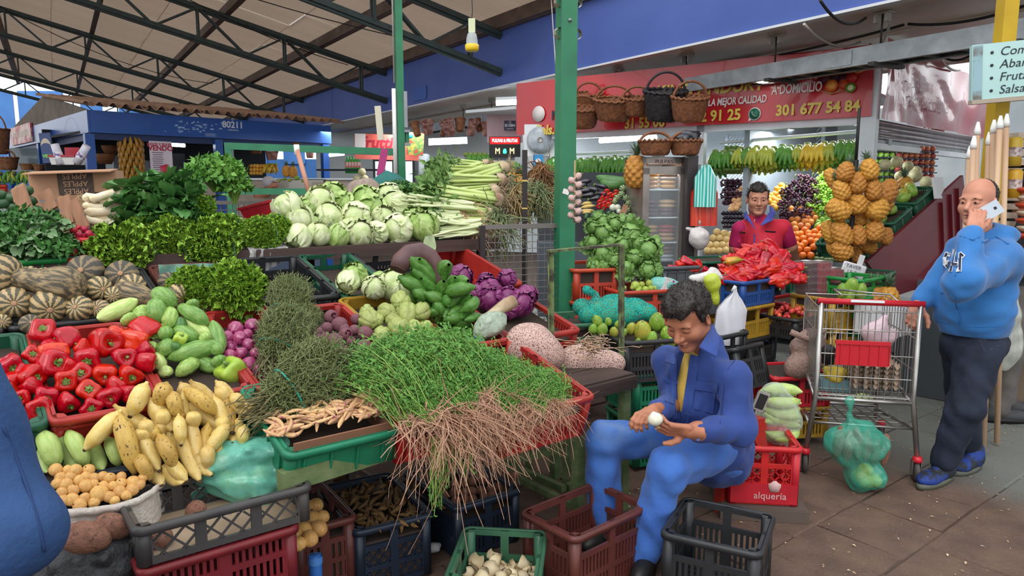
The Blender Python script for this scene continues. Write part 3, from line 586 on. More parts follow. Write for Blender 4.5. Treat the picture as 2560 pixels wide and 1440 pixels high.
GRAPE=ball('grape',mat('dark_grape','#4a2a3a',ro=.35,rndv=.35),n=7,k=5);GGRAPE=ball('grape',mat('green_grape','#86b43c',ro=.3,rndv=.15),n=7,k=5)
M_PAP=mat('green_papaya_skin','#6f9a33','#93b04a',scale=3,ro=.32,spots=('#b8b060',5,.6),rndv=.12)
PAP=[mlathe([(.001,-.5),(.16,-.47),(.31,-.36),(.38,-.15),(.36,.08),(.27,.3),(.16,.44),(.07,.5),(.001,.5)],20,f=lambda a,r,z:1+.03*np.cos(5*a+i),cen=lambda z:(.06*z*z*(i+1),0,0)).mesh('papaya',m)for i,m in enumerate((M_PAP,mat('ripening_papaya_skin','#9aa63e','#b9a746',scale=3,ro=.34,spots=('#6f7a30',7,.6))))]
PNUB=mlathe([(.06,.48),(.05,.55),(.001,.56)],8).mesh('stem_end',mat('papaya_stem','#8b9457',ro=.7))
M_PIN=mat('pineapple_skin','#c98f3a','#a8702c',scale=10,ro=.6,rndv=.15);M_PINE=mat('pineapple_seam','#6a4a24',ro=.8);M_PCR=mat('pineapple_crown','#4c6a50','#6b8468',scale=6,ro=.5)
def pine():
 n,k=48,40;V=[];a=np.arange(n)/n*2*PI
 for i in range(k):
  t=i/(k-1);R=.36*sinf(PI*(.06+.88*t))**.42*(1-.12*(t-.4));q=np.abs(np.sin(a*4+t*13))*np.abs(np.sin(a*4-t*13));V.append(stk([R*(.9+.2*q**.6)*np.cos(a),R*(.9+.2*q**.6)*np.sin(a),np.full(n,t-.5)],1))
 V[0][:,:2]*=.2;V[-1][:,:2]*=.2;b=mgrid(stk(V),wrap=True);F=b.Fs[0][0];W_=np.concatenate(b.V);A_=np.arctan2(W_[:,1],W_[:,0]);T_=W_[:,2]+.5;q=(np.abs(np.sin(A_*4+T_*13))*np.abs(np.sin(A_*4-T_*13)))[F].mean(1);b.Fs=[(F[q>.075],0,True),(F[q<=.075],1,True)];return b.mesh('pineapple',[M_PIN,M_PINE])
PINE=pine();b=MB()
for i in range(26):
 t=i/26;a=i*2.4;L=.28+.2*t;o=.3+.75*(1-t);d=A3(cosf(a)*sinf(o),sinf(a)*sinf(o),cosf(o));s_=np.cross(d,A3(0,0,1));s_=nrm(s_)if np.linalg.norm(s_)>.01 else A3(1,0,0);B0=A3(0,0,.48+.2*t*.5)
 b.grid(stk([stk([B0+d*L*q-A3(0,0,1)*.12*q*q*sinf(o)-s_*w,B0+d*L*q-A3(0,0,1)*.12*q*q*sinf(o)+nrm(np.cross(s_,d))*-.012,B0+d*L*q-A3(0,0,1)*.12*q*q*sinf(o)+s_*w])for q,w in((0,.04),(.4,.045),(.75,.025),(1,.002))]))
PCROWN=b.mesh('crown',M_PCR)
M_THY=mat('thyme_green','#66703f','#8a9263',scale=8,ro=.8);M_THYD=mat('thyme_dry','#7d7651','#5d5638',scale=9,ro=.85)
def thyme(seed,n=2600):
 r=np.random.default_rng(seed);b=MB();d=r.normal(size=(n,3));d/=np.linalg.norm(d,axis=1)[:,None];C=d*r.uniform(.3,1,n)[:,None]**.5*A3(.14,.095,.075);C[:,1]*=1+.5*np.clip(C[:,0]/.14,-.6,1)
 D=stk([r.choice([-1,1],n,p=[.25,.75])*np.abs(r.normal(.8,.3,n)),r.normal(0,.55,n)+C[:,1]*5,r.normal(0,.5,n)+C[:,2]*5],1);D/=np.linalg.norm(D,axis=1)[:,None];k=5;L_=r.uniform(.03,.085,n);P=np.zeros((n,k,3));P[:,0]=C-D*L_[:,None]*.5
 for q in range(1,k):D=D+r.normal(0,.28,(n,3));D/=np.linalg.norm(D,axis=1)[:,None];P[:,q]=P[:,q-1]+D*L_[:,None]/(k-1)
 b.strands(P,lsp(.0017,.001,k)[None],0);m=n*4;i=r.integers(0,n,m);j=r.integers(1,k,m);b.leaves(P[i,j],r.normal(size=(m,3))+A3(.8,0,0),r.normal(size=(m,3)),r.uniform(.006,.013,m),.0022,1)
 st=90;Q=np.zeros((st,4,3));Q[:,0]=r.normal(0,.02,(st,3))-A3(.1,0,0)
 for q in range(1,4):Q[:,q]=Q[:,q-1]+r.normal(0,.01,(st,3))-A3(.028,0,0)
 b.strands(Q,.0018,2);co=blob(seed+5,.1,14,9);co.V=[V*A3(.2,.13,.1)for V in co.V];b.add(co.V[0],co.Fs[0][0],2)
 return b.mesh('thyme_bundle',[M_THY,mat('thyme_leaf','#788253','#565f38',scale=12,ro=.8),M_THYD])
THY=[thyme(1),thyme(2)]
TWINE=mtube([(-.06,.075*cosf(a),.06*sinf(a))for a in lsp(0,2*PI,18)],.003,5).mesh('tie',mat('teal_twine','#2f9c8c',ro=.6))
M_COR=mat('coriander_green','#3d6f27','#5f9338',scale=10,ro=.6);M_CORS=mat('coriander_stem','#84a94a','#9dbb62',scale=10,ro=.55);M_ROOT=mat('pinkish_root','#a87c63','#c49b80',scale=12,ro=.75)
def coriander(seed,nst=130,nlf=2600,nr=90,L=.3,Wd=.1,rl=.17):
 r=np.random.default_rng(seed);b=MB();k=6;t=lsp(0,1,k);y0=r.normal(0,Wd*.35,nst);z0=np.abs(r.normal(0,.02,nst));P=np.zeros((nst,k,3));sp=r.normal(0,1,nst)
 P[...,0]=-t*L*r.uniform(.75,1.1,nst)[:,None];P[...,1]=y0[:,None]+t*sp[:,None]*Wd*.6;P[...,2]=z0[:,None]+.05*np.sin(t*2.6)*r.uniform(.4,1.4,nst)[:,None];P+=np.cumsum(r.normal(0,.004,P.shape),1);b.strands(P,lsp(.0017,.001,k)[None],0)
 i=r.integers(0,nst,nlf);j=r.integers(1,k,nlf);B=P[i,j]+r.normal(0,.013,(nlf,3))+A3(0,0,.008);d=r.normal(size=(nlf,3))*[1,1,.6]+A3(-.6,0,.3);c=MB();c.leaves(B,d,r.normal(0,.5,(nlf,3))+A3(0,0,1),r.uniform(.012,.026,nlf),r.uniform(.002,.0045,nlf))
 R=np.zeros((nr,9,3));tt=lsp(0,1,9);Lr=rl*r.uniform(.4,1.15,nr);R[...,0]=tt*Lr[:,None]*.95;R[...,1]=r.normal(0,Wd*.4,nr)[:,None]+tt*r.normal(0,.05,nr)[:,None];R[...,2]=.015+np.abs(r.normal(0,.018,nr))[:,None]-tt**2*Lr[:,None]*r.uniform(.1,.75,nr)[:,None]
 R+=np.cumsum(np.cumsum(r.normal(0,.0065,R.shape),1),1)*.7;d_=MB();d_.strands(R,(lsp(1,.3,9)[None]*r.uniform(.0015,.0038,nr)[:,None]));return[('coriander_bunch',b.mesh('coriander_bunch',M_CORS)),('leaves',c.mesh('leaves',M_COR)),('roots',d_.mesh('roots',M_ROOT))]
CORI=[coriander(1),coriander(2),coriander(3)]
M_PARS=mat('parsley_green','#457d2a','#6c9c3f',scale=9,ro=.55);M_PARD=mat('dark_parsley','#2d5a26','#42752f',scale=9,ro=.55)
def parsley(seed,m,n=1500,R=(.2,.16,.14),L=.045):
 r=np.random.default_rng(seed);d=r.normal(size=(n,3));d/=np.linalg.norm(d,axis=1)[:,None];d[:,2]=np.abs(d[:,2])*.95-.12;P=d*arr(R)*r.uniform(.6,1.05,n)[:,None];b=MB()
 T=d*.5+r.normal(0,.6,(n,3));b.leaves(P,T,d+r.normal(0,.35,(n,3)),r.uniform(.6,1.2,n)*L,r.uniform(.18,.34,n)*L);s=MB();k=220;Q=d[:k]*arr(R)*.85
 s.strands(stk([A3(0,0,-.1)+Q*.1,Q*.5+A3(0,0,-.02),Q],1),.002);return[('parsley_bunch',b.mesh('parsley_bunch',m)),('stems',s.mesh('stems',M_CORS))]
M_SPI=mat('spinach_leaf','#3b6b34','#5c8a4a',scale=5,ro=.4,bu=.3,bs=12,ramp=(.3,.7));M_SPIS=mat('spinach_stem','#a9bf7c',ro=.5)
def leafmesh(L,Wd,curl,seed,m,nm):G=ruffle(9,9,L,Wd,.5,curl,.012,4,seed);return mgrid(G).mesh(nm,m)
SPI=[leafmesh(.2,.075,-.25+.2*i,i,M_SPI,'spinach_leaf')for i in range(4)]
SPST=mtube([(-.1,0,-.01),(0,0,0),(.12,0,.0)],[.004,.004,.002],6).mesh('leaf_stalk',M_SPIS)
M_CEL=mat('celery_stalk','#a8bd62','#c9d48d',scale=5,ro=.4,sr=(1,12,12),bu=.3,bs=6);M_CELL=mat('celery_leaf','#7e9d57','#5b8040',scale=8,ro=.5);M_BASE=mat('celery_base','#c9b394','#8d6f5a',scale=9,ro=.75)
def celery(seed,L=.5):
 r=np.random.default_rng(seed);b=MB();lf=MB()
 for i in range(11):
  a=i*2.4;q=.035*math.sqrt((i+1)/11);y,z=q*cosf(a),q*sinf(a);t=lsp(0,1,7);P=stk([-.02-t*L*r.uniform(.7,.9),y*(1+t*.9)+r.normal(0,.01)*t,z*(1+t*.6)+r.normal(0,.01)*t],1)
  b.tube(P,lsp(.02,.009,7),8,sq=.6);E=P[-1];n=16;d=r.normal(size=(n,3))*[.8,1,.7]+A3(-1.2,0,.1);lf.leaves(E+r.normal(0,.02,(n,3))+d*.03,d,r.normal(size=(n,3))+A3(0,0,1),r.uniform(.035,.075,n),r.uniform(.01,.02,n))
 ba=mlathe([(.001,-.03),(.03,-.032),(.045,-.015),(.05,.01),(.047,.04)],14,f=lambda a,r_,z:1+.06*np.cos(7*a)).xf(roty(-PI/2));n=30;P0=r.normal(0,.018,(n,3))*[0,1,1]+A3(.03,0,0)
 ba.strands(stk([P0,P0+r.normal(0,.012,(n,3))+A3(.025,0,0),P0+r.normal(0,.03,(n,3))+A3(.04,0,-.01)],1),.0016);return[('celery_bunch',b.mesh('celery_bunch',M_CEL)),('celery_leaves',lf.mesh('celery_leaves',M_CELL)),('root_base',ba.mesh('root_base',M_BASE))]
CELE=[celery(1),celery(2)]
M_SPO=mat('spring_onion_white','#dfe0bd','#b9c987',scale=6,ro=.4,sr=(.5,6,6))
def spring(seed,L=.42):
 r=np.random.default_rng(seed);b=MB();n=16;t=lsp(0,1,7);P=np.zeros((n,7,3));P[...,0]=-t*L*r.uniform(.8,1.1,n)[:,None];P[...,1]=r.normal(0,.03,n)[:,None]*(1+t*.6);P[...,2]=np.abs(r.normal(0,.018,n))[:,None]*(1+t*.3);P+=np.cumsum(r.normal(0,.004,P.shape),1)
 b.strands(P,np.interp(t,[0,.08,.2,1],[.008,.013,.009,.006])[None],n=7);k=70;i=r.integers(0,n,k);Q=np.zeros((k,6,3));Q[:,0]=P[i,0];d=r.normal(0,1,(k,3))*[.5,1,.5]+A3(.8,0,-.5)
 for q in range(1,6):Q[:,q]=Q[:,q-1]+d*.022+r.normal(0,.009,(k,3));Q[:,q,2]-=.004*q
 c=MB().strands(Q,lsp(.0028,.0012,6)[None]);return[('spring_onion_bunch',b.mesh('spring_onion_bunch',M_SPO)),('roots',c.mesh('roots',mat('onion_root_pink','#c79c78','#dab996',scale=9,ro=.7)))]
SPRI=[spring(1),spring(2)]
M_LEEK=mat('leek_white','#e9dfc6','#d6c193',scale=4,ro=.45,sr=(.5,5,5))
LEEK=mgrid(SP(SM(ip((0,.02),(.03,.06),(.1,.07),(.3,.055),(.8,.06),(1,.07))),.03,0,0,12,10),wrap=True).mesh('leek',M_LEEK);LEEKR=MB().strands(np.cumsum(np.concatenate([np.tile(A3(-.5,0,0),(24,1,1))+gaus(0,.02,(24,1,3)),gaus(0,.02,(24,4,3))-A3(.018,0,0)],1),1),.004).mesh('root_tuft',mat('pale_roots','#cdb58d'))
M_BEAN=mat('cubio_skin','#c99a6c','#d8b283',scale=5,ro=.55,sr=(1,4,4),spots=('#b5647a',7,.6),rndv=.18)
CUBI=[mgrid(SP(SM(ip((0,.004),(.08,.035),(.3,.06),(.6,.055),(.85,.04),(1,.012))),q,6,.05,8,12,noise=.03,seed=i),wrap=True).mesh('pale_root',M_BEAN)for i,q in enumerate((.05,-.04,.1))]
# plastic crates
CM={}
def cmat(c):
 cols=dict(red=('#a82d28','#8e2420'),brown=('#5f302b','#4f2824'),orange=('#b8432c','#a03622'),green=('#1f5c42','#184a36'),lgreen=('#3f6f52','#335c45'),teal=('#1c7a58','#176648'),black=('#2b2c2e','#232426'),grey=('#55585c','#484b4f'),yellow=('#b08a2c','#957225'),blue=('#234f92','#1c4380'),navy=('#1f2a3a','#18212f'),maroon=('#7a2228','#671c22'),bright=('#c4222c','#aa1a24'),kelly=('#1f8a3c','#1a7533'),slate=('#3b3a3c','#4a4644'))
 return mat('crate_plastic_'+c,*cols[c],scale=6,ro=.42,bu=.08,bs=30,rndv=.06)
def bars(L,H,t,style,handle=False):
 """one crate wall, x along the wall, z up, y thickness"""
 b=MB()
 if style=='plain':
  b.box((0,0,H/2),(L,t,H))
  for k in range(4):b.box((-L/2+L*(k+.5)/4,-t*.8,H/2),(.008,t,H*.96))
  b.box((0,-t*.8,H*.82),(L,t,.012));return b
 pil=max(2,round(L/.2));rail=.022;rows=max(1,round((H-rail)/.085));zs=lsp(0,H,rows+1);xs=lsp(-L/2,L/2,pil+1)
 for z in zs:b.box((0,0,min(max(z,rail/2),H-rail/2)),(L,t*1.15,rail))
 for x in xs:b.box((min(max(x,-L/2+.017),L/2-.017),0,H/2),(.034,t*1.1,H))
 for r in range(rows):
  for c in range(pil):
   x0,x1,z0,z1=xs[c]+.017,xs[c+1]-.017,zs[r]+rail/2,zs[r+1]-rail/2
   if handle and r==rows-1 and abs((x0+x1)/2)<L/pil*.6:continue
   if style=='slots':
    n=max(2,int((x1-x0)/.02));w=(x1-x0)/n
    for q in range(n+1):b.box((x0+q*w,0,(z0+z1)/2),(w*.52,t*.8,z1-z0))
   elif style=='diamond':
    n=5;W_,H_=x1-x0,z1-z0;st=H_/1.6
    for sgn in(1,-1):
     for q in np.arange(-H_,W_,st):
      a,c2=max(q,0),min(q+H_,W_)
      if c2-a<.006:continue
      za,zc=a-q,c2-q
      if sgn<0:za,zc=H_-za,H_-zc
      b.bar((x0+a,0,z0+za),(x0+c2,0,z0+zc),.006,t*.7,up=(0,1,0))
 return b
CRC={}
def rim(W_,D,r=.035,h=.022,o=.014):
 c=[];
 for cx,cy,a0 in((1,1,0),(-1,1,PI/2),(-1,-1,PI),(1,-1,1.5*PI)):
  for q in lsp(0,PI/2,5):c.append((cx*(W_/2-r)+r*cosf(a0+q),cy*(D/2-r)+r*sinf(a0+q)))
 c=arr(c);nr=stk([c[:,0]/np.abs(c[:,0]).max(),c[:,1]/np.abs(c[:,1]).max()],1);nr/=np.linalg.norm(nr,axis=1)[:,None]
 G=stk([stk([c[:,0]+nr[:,0]*q,c[:,1]+nr[:,1]*q,np.full(len(c),z)],1)for q,z in((-.006,-h),(-.006,.002),(o*.4,.004),(o,-.003),(o,-h),(-.006,-h))]);return mgrid(G,wrap=True)
def CR(label,col,W_,D,H,style,P,R,group=None,nofront=False,floor_=True,cat='crate',letters=None,handle=True,bed=None):
 """open plastic crate; P is the centre of its base, local x = width, y = depth, z = up"""
 key=(col,round(W_,3),round(D,3),round(H,3),style,handle)
 if key not in CRC:
  m=cmat(col);t=.011;CRC[key]=[('side_panel',bars(W_-.02,H,t,style,handle).mesh('side_panel',m)),('end_panel',bars(D-.02,H,t,style,handle).mesh('end_panel',m)),('rim',rim(W_,D).mesh('rim',m))]
  f=MB();n=max(3,int(D/.035));
  for q in range(n):f.box((0,-D/2+(q+.5)*D/n,.006),(W_-.02,D/n*.62,.012))
  for q in range(5):f.box((-W_/2+.03+q*(W_-.06)/4,0,.006),(.026,D-.02,.014))
  for sx in(-1,1):
   for sy in(-1,1):f.tube([(sx*(W_/2-.022),sy*(D/2-.022),0),(sx*(W_/2-.022),sy*(D/2-.022),H)],.024,8)
  CRC[key].append(('floor_panel',f.mesh('floor_panel',m)))
 (a,sm),(b,em),(c,rm),(d,fm)=CRC[key];o=TH('plastic_crate',label,cat,P,R,group)
 MO(a,sm,o,(0,-D/2+.012,0));MO(a,sm,o,(0,D/2-.012,0),rotz(PI));MO(b,em,o,(-W_/2+.012,0,0),rotz(-PI/2));MO(b,em,o,(W_/2-.012,0,0),rotz(PI/2))
 MO(c,rm,o,(0,0,H));MO(d,fm,o)
 if bed:mbox((0,0,bed/2),(W_-.04,D-.04,bed)).obj('false_bottom',mat('crate_bed_board','#3a2e27',ro=.9),o)
 if letters:text(letters[0],letters[1],mat('crate_lettering',letters[2],ro=.6),o,(letters[3],-D/2+.003,letters[4]),RX9,sx=letters[5]if len(letters)>5 else 1)
 return o
RS=stk([SU,SVT,SN],1);RF=stk([SU,SV,A3(0,0,1)],1)
def SR_(label,col,u0,u1,s0,s1,style='slots',H=.17,dz=0,yaw=0,**k):
 c=stall((u0+u1)/2,(s0+s1)/2,dz)-SN*H;return CR(label,col,u1-u0,(s1-s0)*math.hypot(1,SK),H,style,c,RS@rotz(yaw),**k)
def gcrate(label,col,A,B,z,D,H,style,zb=0,**k):
 """crate whose front rim runs between two picture points at height z"""
 a,b=onz(*A,z),onz(*B,z);x=nrm((b-a)*[1,1,0]);y=A3(-x[1],x[0],0);W_=np.linalg.norm(b-a);return CR(label,col,W_,D,H,style,(a+b)/2*[1,1,0]+y*D/2+A3(0,0,z-H),stk([x,y,A3(0,0,1)],1),**k)
# the sloping stall: table, crates, shelf
M_OLDG=mat('worn_green_wood','#55693f','#6d7a52',scale=5,ro=.8,sr=(.4,4,4),bu=.2);M_DKW=mat('dark_old_wood','#3a2d28','#4c3a32',scale=5,ro=.8,bu=.3,sr=(.4,4,4))
tb=TH('display_table','sloping wooden display table with worn green front beam holding the vegetable crates','table',stall(.4,.8)*[1,1,0]);o0=stall(.4,.8)*[1,1,0]
def lp(u_,s_,dz):return stall(u_,s_,dz)-o0
for k,s_ in enumerate((.2,.4,.62,.94,1.26,1.58,1.86)):mbar(lp(-.06 if s_<.4 else-1.7,s_+.06,-.23),lp(1.24 if s_<.4 else 1.72 if s_<1 else 1.9,s_+.06,-.23),.2,.03,up=SN).obj('board',M_DKW,tb)
a,b_=onz(700,1205,.655),onz(1330,1012,.655)
mbar(a-o0,b_-o0,.05,.07).obj('front_beam',M_OLDG,tb)
for x,y,w in((1415,1238,.6),(1322,1190,.62)):g=onz(x,y,0);mbar(g-o0,g-o0+A3(0,0,w),.04).obj('leg',M_OLDG,tb)
for u_,s_ in((-1.6,.05),(-1.6,1.8),(-.3,1.8),(.6,1.0),(1.75,1.8),(-.55,.45)):mbar(lp(u_,s_,-.24),lp(u_,s_,-.24)*[1,1,0],.06).obj('leg',M_DKW,tb)
def rail(p,q,zp,zq):mbar(onz(*p,zp)-o0,onz(*q,zq)-o0,.035).obj('rail',M_OLDG,tb)
rail((1245,1150),(1410,1222),.06,.08);rail((1418,1218),(1480,1198),.08,.08);rail((1275,1152),(1405,1120),.2,.28)
SR_('dark green crate of plantains and ripe bananas at the front of the stall','navy',-.84,-.06,.3,.43,'plain',.14,dz=-.13,bed=.1)
SR_('green crate lined with a carton full of pale roots','teal',-.05,.37,-.03,.44,'plain',.13,dz=.0,bed=.07)
SR_('red crate under the heap of coriander beside the carton of pale roots','bright',.385,.77,-.02,.44,'slots',.17,bed=.12)
SR_('long red crate at the outer corner of the stall under the coriander roots','red',.79,1.27,-.14,.44,'slots',.2,dz=.02,bed=.13)
SR_('dark green crate at the outer end beside the red peppers','green',-1.06,-.68,.43,1.12,'plain',.2,bed=.15)
SR_('terracotta red crate heaped with bell peppers','red',-.665,-.325,.43,1.12,'plain',.2,bed=.14)
SR_('red crate hidden under the pale green stuffing cucumbers','red',-.315,.0,.43,1.1,'slots',.18,bed=.14)
SR_('red crate with a handle hole holding the red onions','red',.01,.3,.41,1.13,'plain',.18,bed=.1)
SR_('red crate of beetroots','red',.31,.665,.45,1.08,'slots',.18,bed=.12)
SR_('cracked mustard yellow crate behind the chayotes','yellow',.675,.975,.46,1.13,'plain',.18,bed=.12)
SR_('red crate with the plantain bunch resting in it','red',.985,1.28,.46,1.0,'slots',.17,bed=.1)
SR_('red crate under the heap of red cabbages','red',1.3,1.74,.45,1.06,'slots',.16,bed=.1)
SR_('empty brown crate with a slotted floor under the shelf','brown',-.08,.29,1.18,1.75,'slots',.17)
SR_('empty black crate under the grey plastic sheet','black',.305,.71,1.18,1.77,'slots',.18)
SR_('green crate with cabbages tilted under the shelf','green',.72,1.03,1.14,1.77,'slots',.17,bed=.07)
SR_('black crate between the green and red crates under the shelf','black',1.04,1.4,1.16,1.77,'slots',.17)
SR_('empty red crate with loose red cabbages in its front corner','red',1.42,1.86,1.09,1.82,'plain',.16)
SR_('dark crate behind the striped squashes','black',-.72,-.12,1.18,1.74,'plain',.15,bed=.1)
SR_('dark crate of squashes at the outer end','slate',-1.35,-.75,1.16,1.74,'plain',.15,bed=.1)
SHZ=1.275;sa,sb=onz(-190,668,SHZ),onz(1245,597,SHZ);sx=nrm(sb-sa);sy=A3(-sx[1],sx[0],0);RSH=stk([sx,sy,A3(0,0,1)],1);SL=np.linalg.norm(sb-sa)
shf=TH('upper_shelf','long dark plank shelf carrying the leafy vegetables and cabbages','shelf',sa*[1,1,0],RSH)
for k in range(5):mbox((SL/2,.09+k*.2,SHZ-.025),(SL,.185,.05)).obj('plank',M_DKW,shf)
mbox((SL/2,-.012,SHZ-.03),(SL,.025,.075)).obj('front_lip',mat('lip_wood','#4b3832','#3b2b26',scale=6,ro=.7,sr=(.3,4,4)),shf)
for x in(.1,SL*.33,SL*.66,SL-.1):mbar((x,.85,0),(x,.85,SHZ-.05),.06).obj('post',M_DKW,shf)
for x in(.1,SL-.1):mbar((x,.06,.95),(x,.06,SHZ-.05),.05).obj('post',M_DKW,shf)
def shp(x,y,dz=0):return onz(x,y,SHZ+dz)
def shelf(px,py,back):
 """a point above the shelf seen at a pixel: `back` metres behind the shelf's front edge"""
 return OP(px,py,sa+sy*back,sy)
g=[];
for i,t in enumerate(lsp(0,1,16)):
 p=arr([650+95*t,628-6*t]);q=[]
 for j,f in enumerate(lsp(0,1,9)):
  dn=max(0,f-.45)*.26*(1-.7*abs(t-.35));q.append(onz(p[0]-30+0*f,p[1],SHZ)+sy*(.1-.1*min(1,f/.45))+A3(0,0,.02-dn)-sy*(.03+.014*sinf(i*1.9+j))*(f>.4))
 g.append(q)
tag(mgrid(arr(g)).obj('plastic_sheet',mat('grey_plastic_sheet','#a7a3a2','#8f8b8c',scale=7,ro=.25,bu=.8,bs=12,spec=.7)),'grey plastic sheet hanging over the shelf edge beside the cabbages','sheet')
g=arr([[onz(392+158*t,650-4*t,SHZ)+A3(0,0,-.02-.075*f)-sy*(.035+.01*sinf(t*17+f*3))for f in lsp(0,1,6)]for t in lsp(0,1,14)])
tag(mgrid(g).obj('plastic_sheet',film('teal_film','#7fb8a4',.62)),'pale green plastic film hanging below the curly lettuces','sheet')
TZ=.72;ta,tb2=onz(1452,966,TZ),onz(1588,933,TZ);tx=nrm(tb2-ta);ty=A3(-tx[1],tx[0],0);TL2=np.linalg.norm(tb2-ta);RT=stk([tx,ty,A3(0,0,1)],1)
ot=TH('side_table','low wooden table holding the net sacks of onions','table',ta*[1,1,0],RT)
for k in range(3):mbox((TL2/2,.1+k*.2,TZ-.02),(TL2,.19,.04)).obj('plank',M_DKW,ot)
mbox((TL2/2,.0,TZ-.04),(TL2,.03,.06)).obj('apron',M_DKW,ot)
for x in(.03,TL2-.03):
 for y in(.04,.55):mbar((x,y,0),(x,y,TZ-.04),.045).obj('leg',M_OLDG,ot)
mbar((.03,.04,.1),(.03,.55,.1),.03).obj('brace',M_OLDG,ot)
YF=3.72;f0,f1,f2,f3=atY(1372,925,YF-.15),atY(1371,628,YF-.15),atY(1549,612,YF+.1),atY(1549,870,YF+.1)
M_ANG=mat('peeling_green_iron','#6b7a4c','#3f382f',scale=14,ro=.75,bu=.3,ramp=(.42,.58))
fr=TH('iron_stand','rusty green angle-iron hoop standing on the onion table','stand',f0*[1,1,0])
q0=f0*[1,1,0]
for A,B in((f0,f1),(f2,f3)):
 B2,A2=(A,B)if A[2]>B[2]else(B,A);lo_=A3(A2[0],A2[1],TZ);mbar(lo_-q0,B2-q0,.034,.006).bar(lo_-q0+tx*.015,B2-q0+tx*.015,.006,.034).obj('upright',M_ANG,fr)
mbar(f1-q0,f2-q0,.036,.012).obj('crossbar',M_ANG,fr)
# the heaps on the stall
c4,c0,c5,c8,cU,cL=crop(0,480,2.977),crop(0,960,2.977),crop(850,480,2.977),crop(700,560,4),crop(850,300,5.333),crop(0,400,5.144)
def MP(cx,cy,dz,mix,f=None):
 P0=(f or sl)(cx,cy,dz);n=nrm(SN*(1-mix)+nrm(EYE-P0)*mix);return lambda x,y:OP(x,y,P0,n)
def fdir(P,dx,dy):
 """direction that points dx right, dy down in the picture and the rest of the way towards the lens"""
 tc=nrm(EYE-P);r=nrm(np.cross(A3(0,0,1),tc));up=np.cross(tc,r);q=math.hypot(dx,dy)
 if q>.98:dx,dy=dx/q*.98,dy/q*.98
 return nrm(r*dx-up*dy+tc*math.sqrt(max(.0,1-dx*dx-dy*dy)))
def balls(spec,po_,plane,label,where,cat,group,rh,name=None,sq=1,orient=None,dz=None):
 """round things at picture points (x, y, diameter px)"""
 L=RL([(a[0],a[1])for a in spec],label,where,rh);out=[]
 for i,a in enumerate(spec):
  P=plane(a[0],a[1]);s=a[2]/ppm(P);R=orient(P,i)if orient else rrot();ps=po_(i,a);out.append(IT(name or ps[0][0],ps,P,R,s,L[i],cat,group))
 return out
def spans(spec,po_,plane,W0,label,where,cat,group,rh,zmix=.8,lift=0,lk_=1):
 """long things between two picture points (x0,y0,x1,y1,width px)"""
 L=RL([((a[0]+a[2])/2,(a[1]+a[3])/2)for a in spec],label,where,rh)
 for i,a in enumerate(spec):
  A,B=plane(a[0],a[1]),plane(a[2],a[3]);P=(A+B)/2;l=np.linalg.norm(B-A)*lk_;w=a[4]/ppm(P)/W0;ud=nrm(EYE-P)*zmix+A3(0,0,1-zmix)
  R=FM(nrm(B-A),nrm(ud));
  if len(a)>5:q=a[5]*PI/180;R=R@rotx(q)
  ps=po_(i,a);IT(ps[0][0],ps,P+nrm(EYE-P)*lift*i,R,(l,w,w),L[i],cat,group)
def cv(f,spec,k):return[f(a[0],a[1])+tuple(q/k for q in a[2:])for a in spec]
pp=[(315,1045,185,5,-30),(500,1090,200,-85,25),(770,1120,225,45,10),(1060,1025,205,60,70),(240,1215,135,5,-10),(370,1280,225,60,-10),(655,1240,190,-10,30),(920,1230,165,20,5),(1085,1262,150,70,20),(80,1290,180,15,35),(215,1370,195,50,25),(600,1352,160,0,-5),(785,1345,160,-5,30),(956,1362,165,25,28),(490,1405,170,0,10),(90,1405,150,-50,30),(520,1300,135,-60,-30),(620,1165,120,-40,-40),(380,1140,110,-50,20),(340,1515,165,5,30),(295,1615,190,0,15),(660,1485,165,5,-20),(815,1520,165,5,22),(500,1560,150,20,50),(680,1600,150,0,15),(950,1500,145,50,15),(160,1525,135,-20,15),(235,1450,140,-50,-50),(860,1440,130,40,-50),(60,1480,150,-20,40),(1080,1180,120,60,-40),(160,1340,120,-50,-30),(990,1105,185,90,40),(400,1192,170,-80,10),(870,1075,140,-60,-30)]
spec=cv(c4,pp,2.977);ppl=MP(220,920,.04,.35)
def pori(P,i):a=spec[i];z=fdir(P,a[3]/(a[2]*.47),a[4]/(a[2]*.47));return BZ(z,gaus(size=3))
balls(spec,lambda i,a:[('bell_pepper',PEPO[i%2]if i>=32 else PEPS[i%5]),('stem',PSTEM)],ppl,'glossy red bell pepper','the pepper heap','pepper','bell peppers heaped by the pumpkins',26,orient=pori)
cu=[(720,945,1025,800,120,'light'),(1135,730,1310,850,130,'mid'),(1165,800,1165,990,130,'mid'),(1055,840,1075,950,150,'pale'),(1270,860,1255,1025,115,'pale'),(1325,850,1555,985,110,'mid'),(1365,935,1575,1085,105,'light'),(1290,1015,1480,1110,110,'mid'),(1650,1140,1245,1240,130,'mid'),(1580,955,1640,1195,120,'mid'),(1205,1010,1255,1110,110,'mid'),(1170,1220,1300,1115,110,'mid'),(1160,1090,1210,980,90,'pale'),(1130,1200,1225,1330,95,'light'),(1310,1370,1480,1250,105,'pale'),(1450,1230,1620,1320,110,'mid'),(1600,1230,1650,1300,110,'mid'),(930,930,990,990,110,'pale'),(1330,930,1350,1010,90,'dark'),(1420,810,1445,870,90,'mid'),(1280,1200,1330,1130,90,'dark'),(1120,1110,1130,1180,100,'pale'),(1400,1330,1430,1260,90,'mid'),(1560,1190,1670,1160,90,'mid'),(1220,1290,1240,1370,100,'light'),(1500,1060,1560,1120,90,'pale')]
spec=[c4(a[0],a[1])+c4(a[2],a[3])+(a[4]/2.977,0,a[5])for a in cu]
def pl1(cx,cy,dz,mx):return MP(cx,cy,dz,mx)
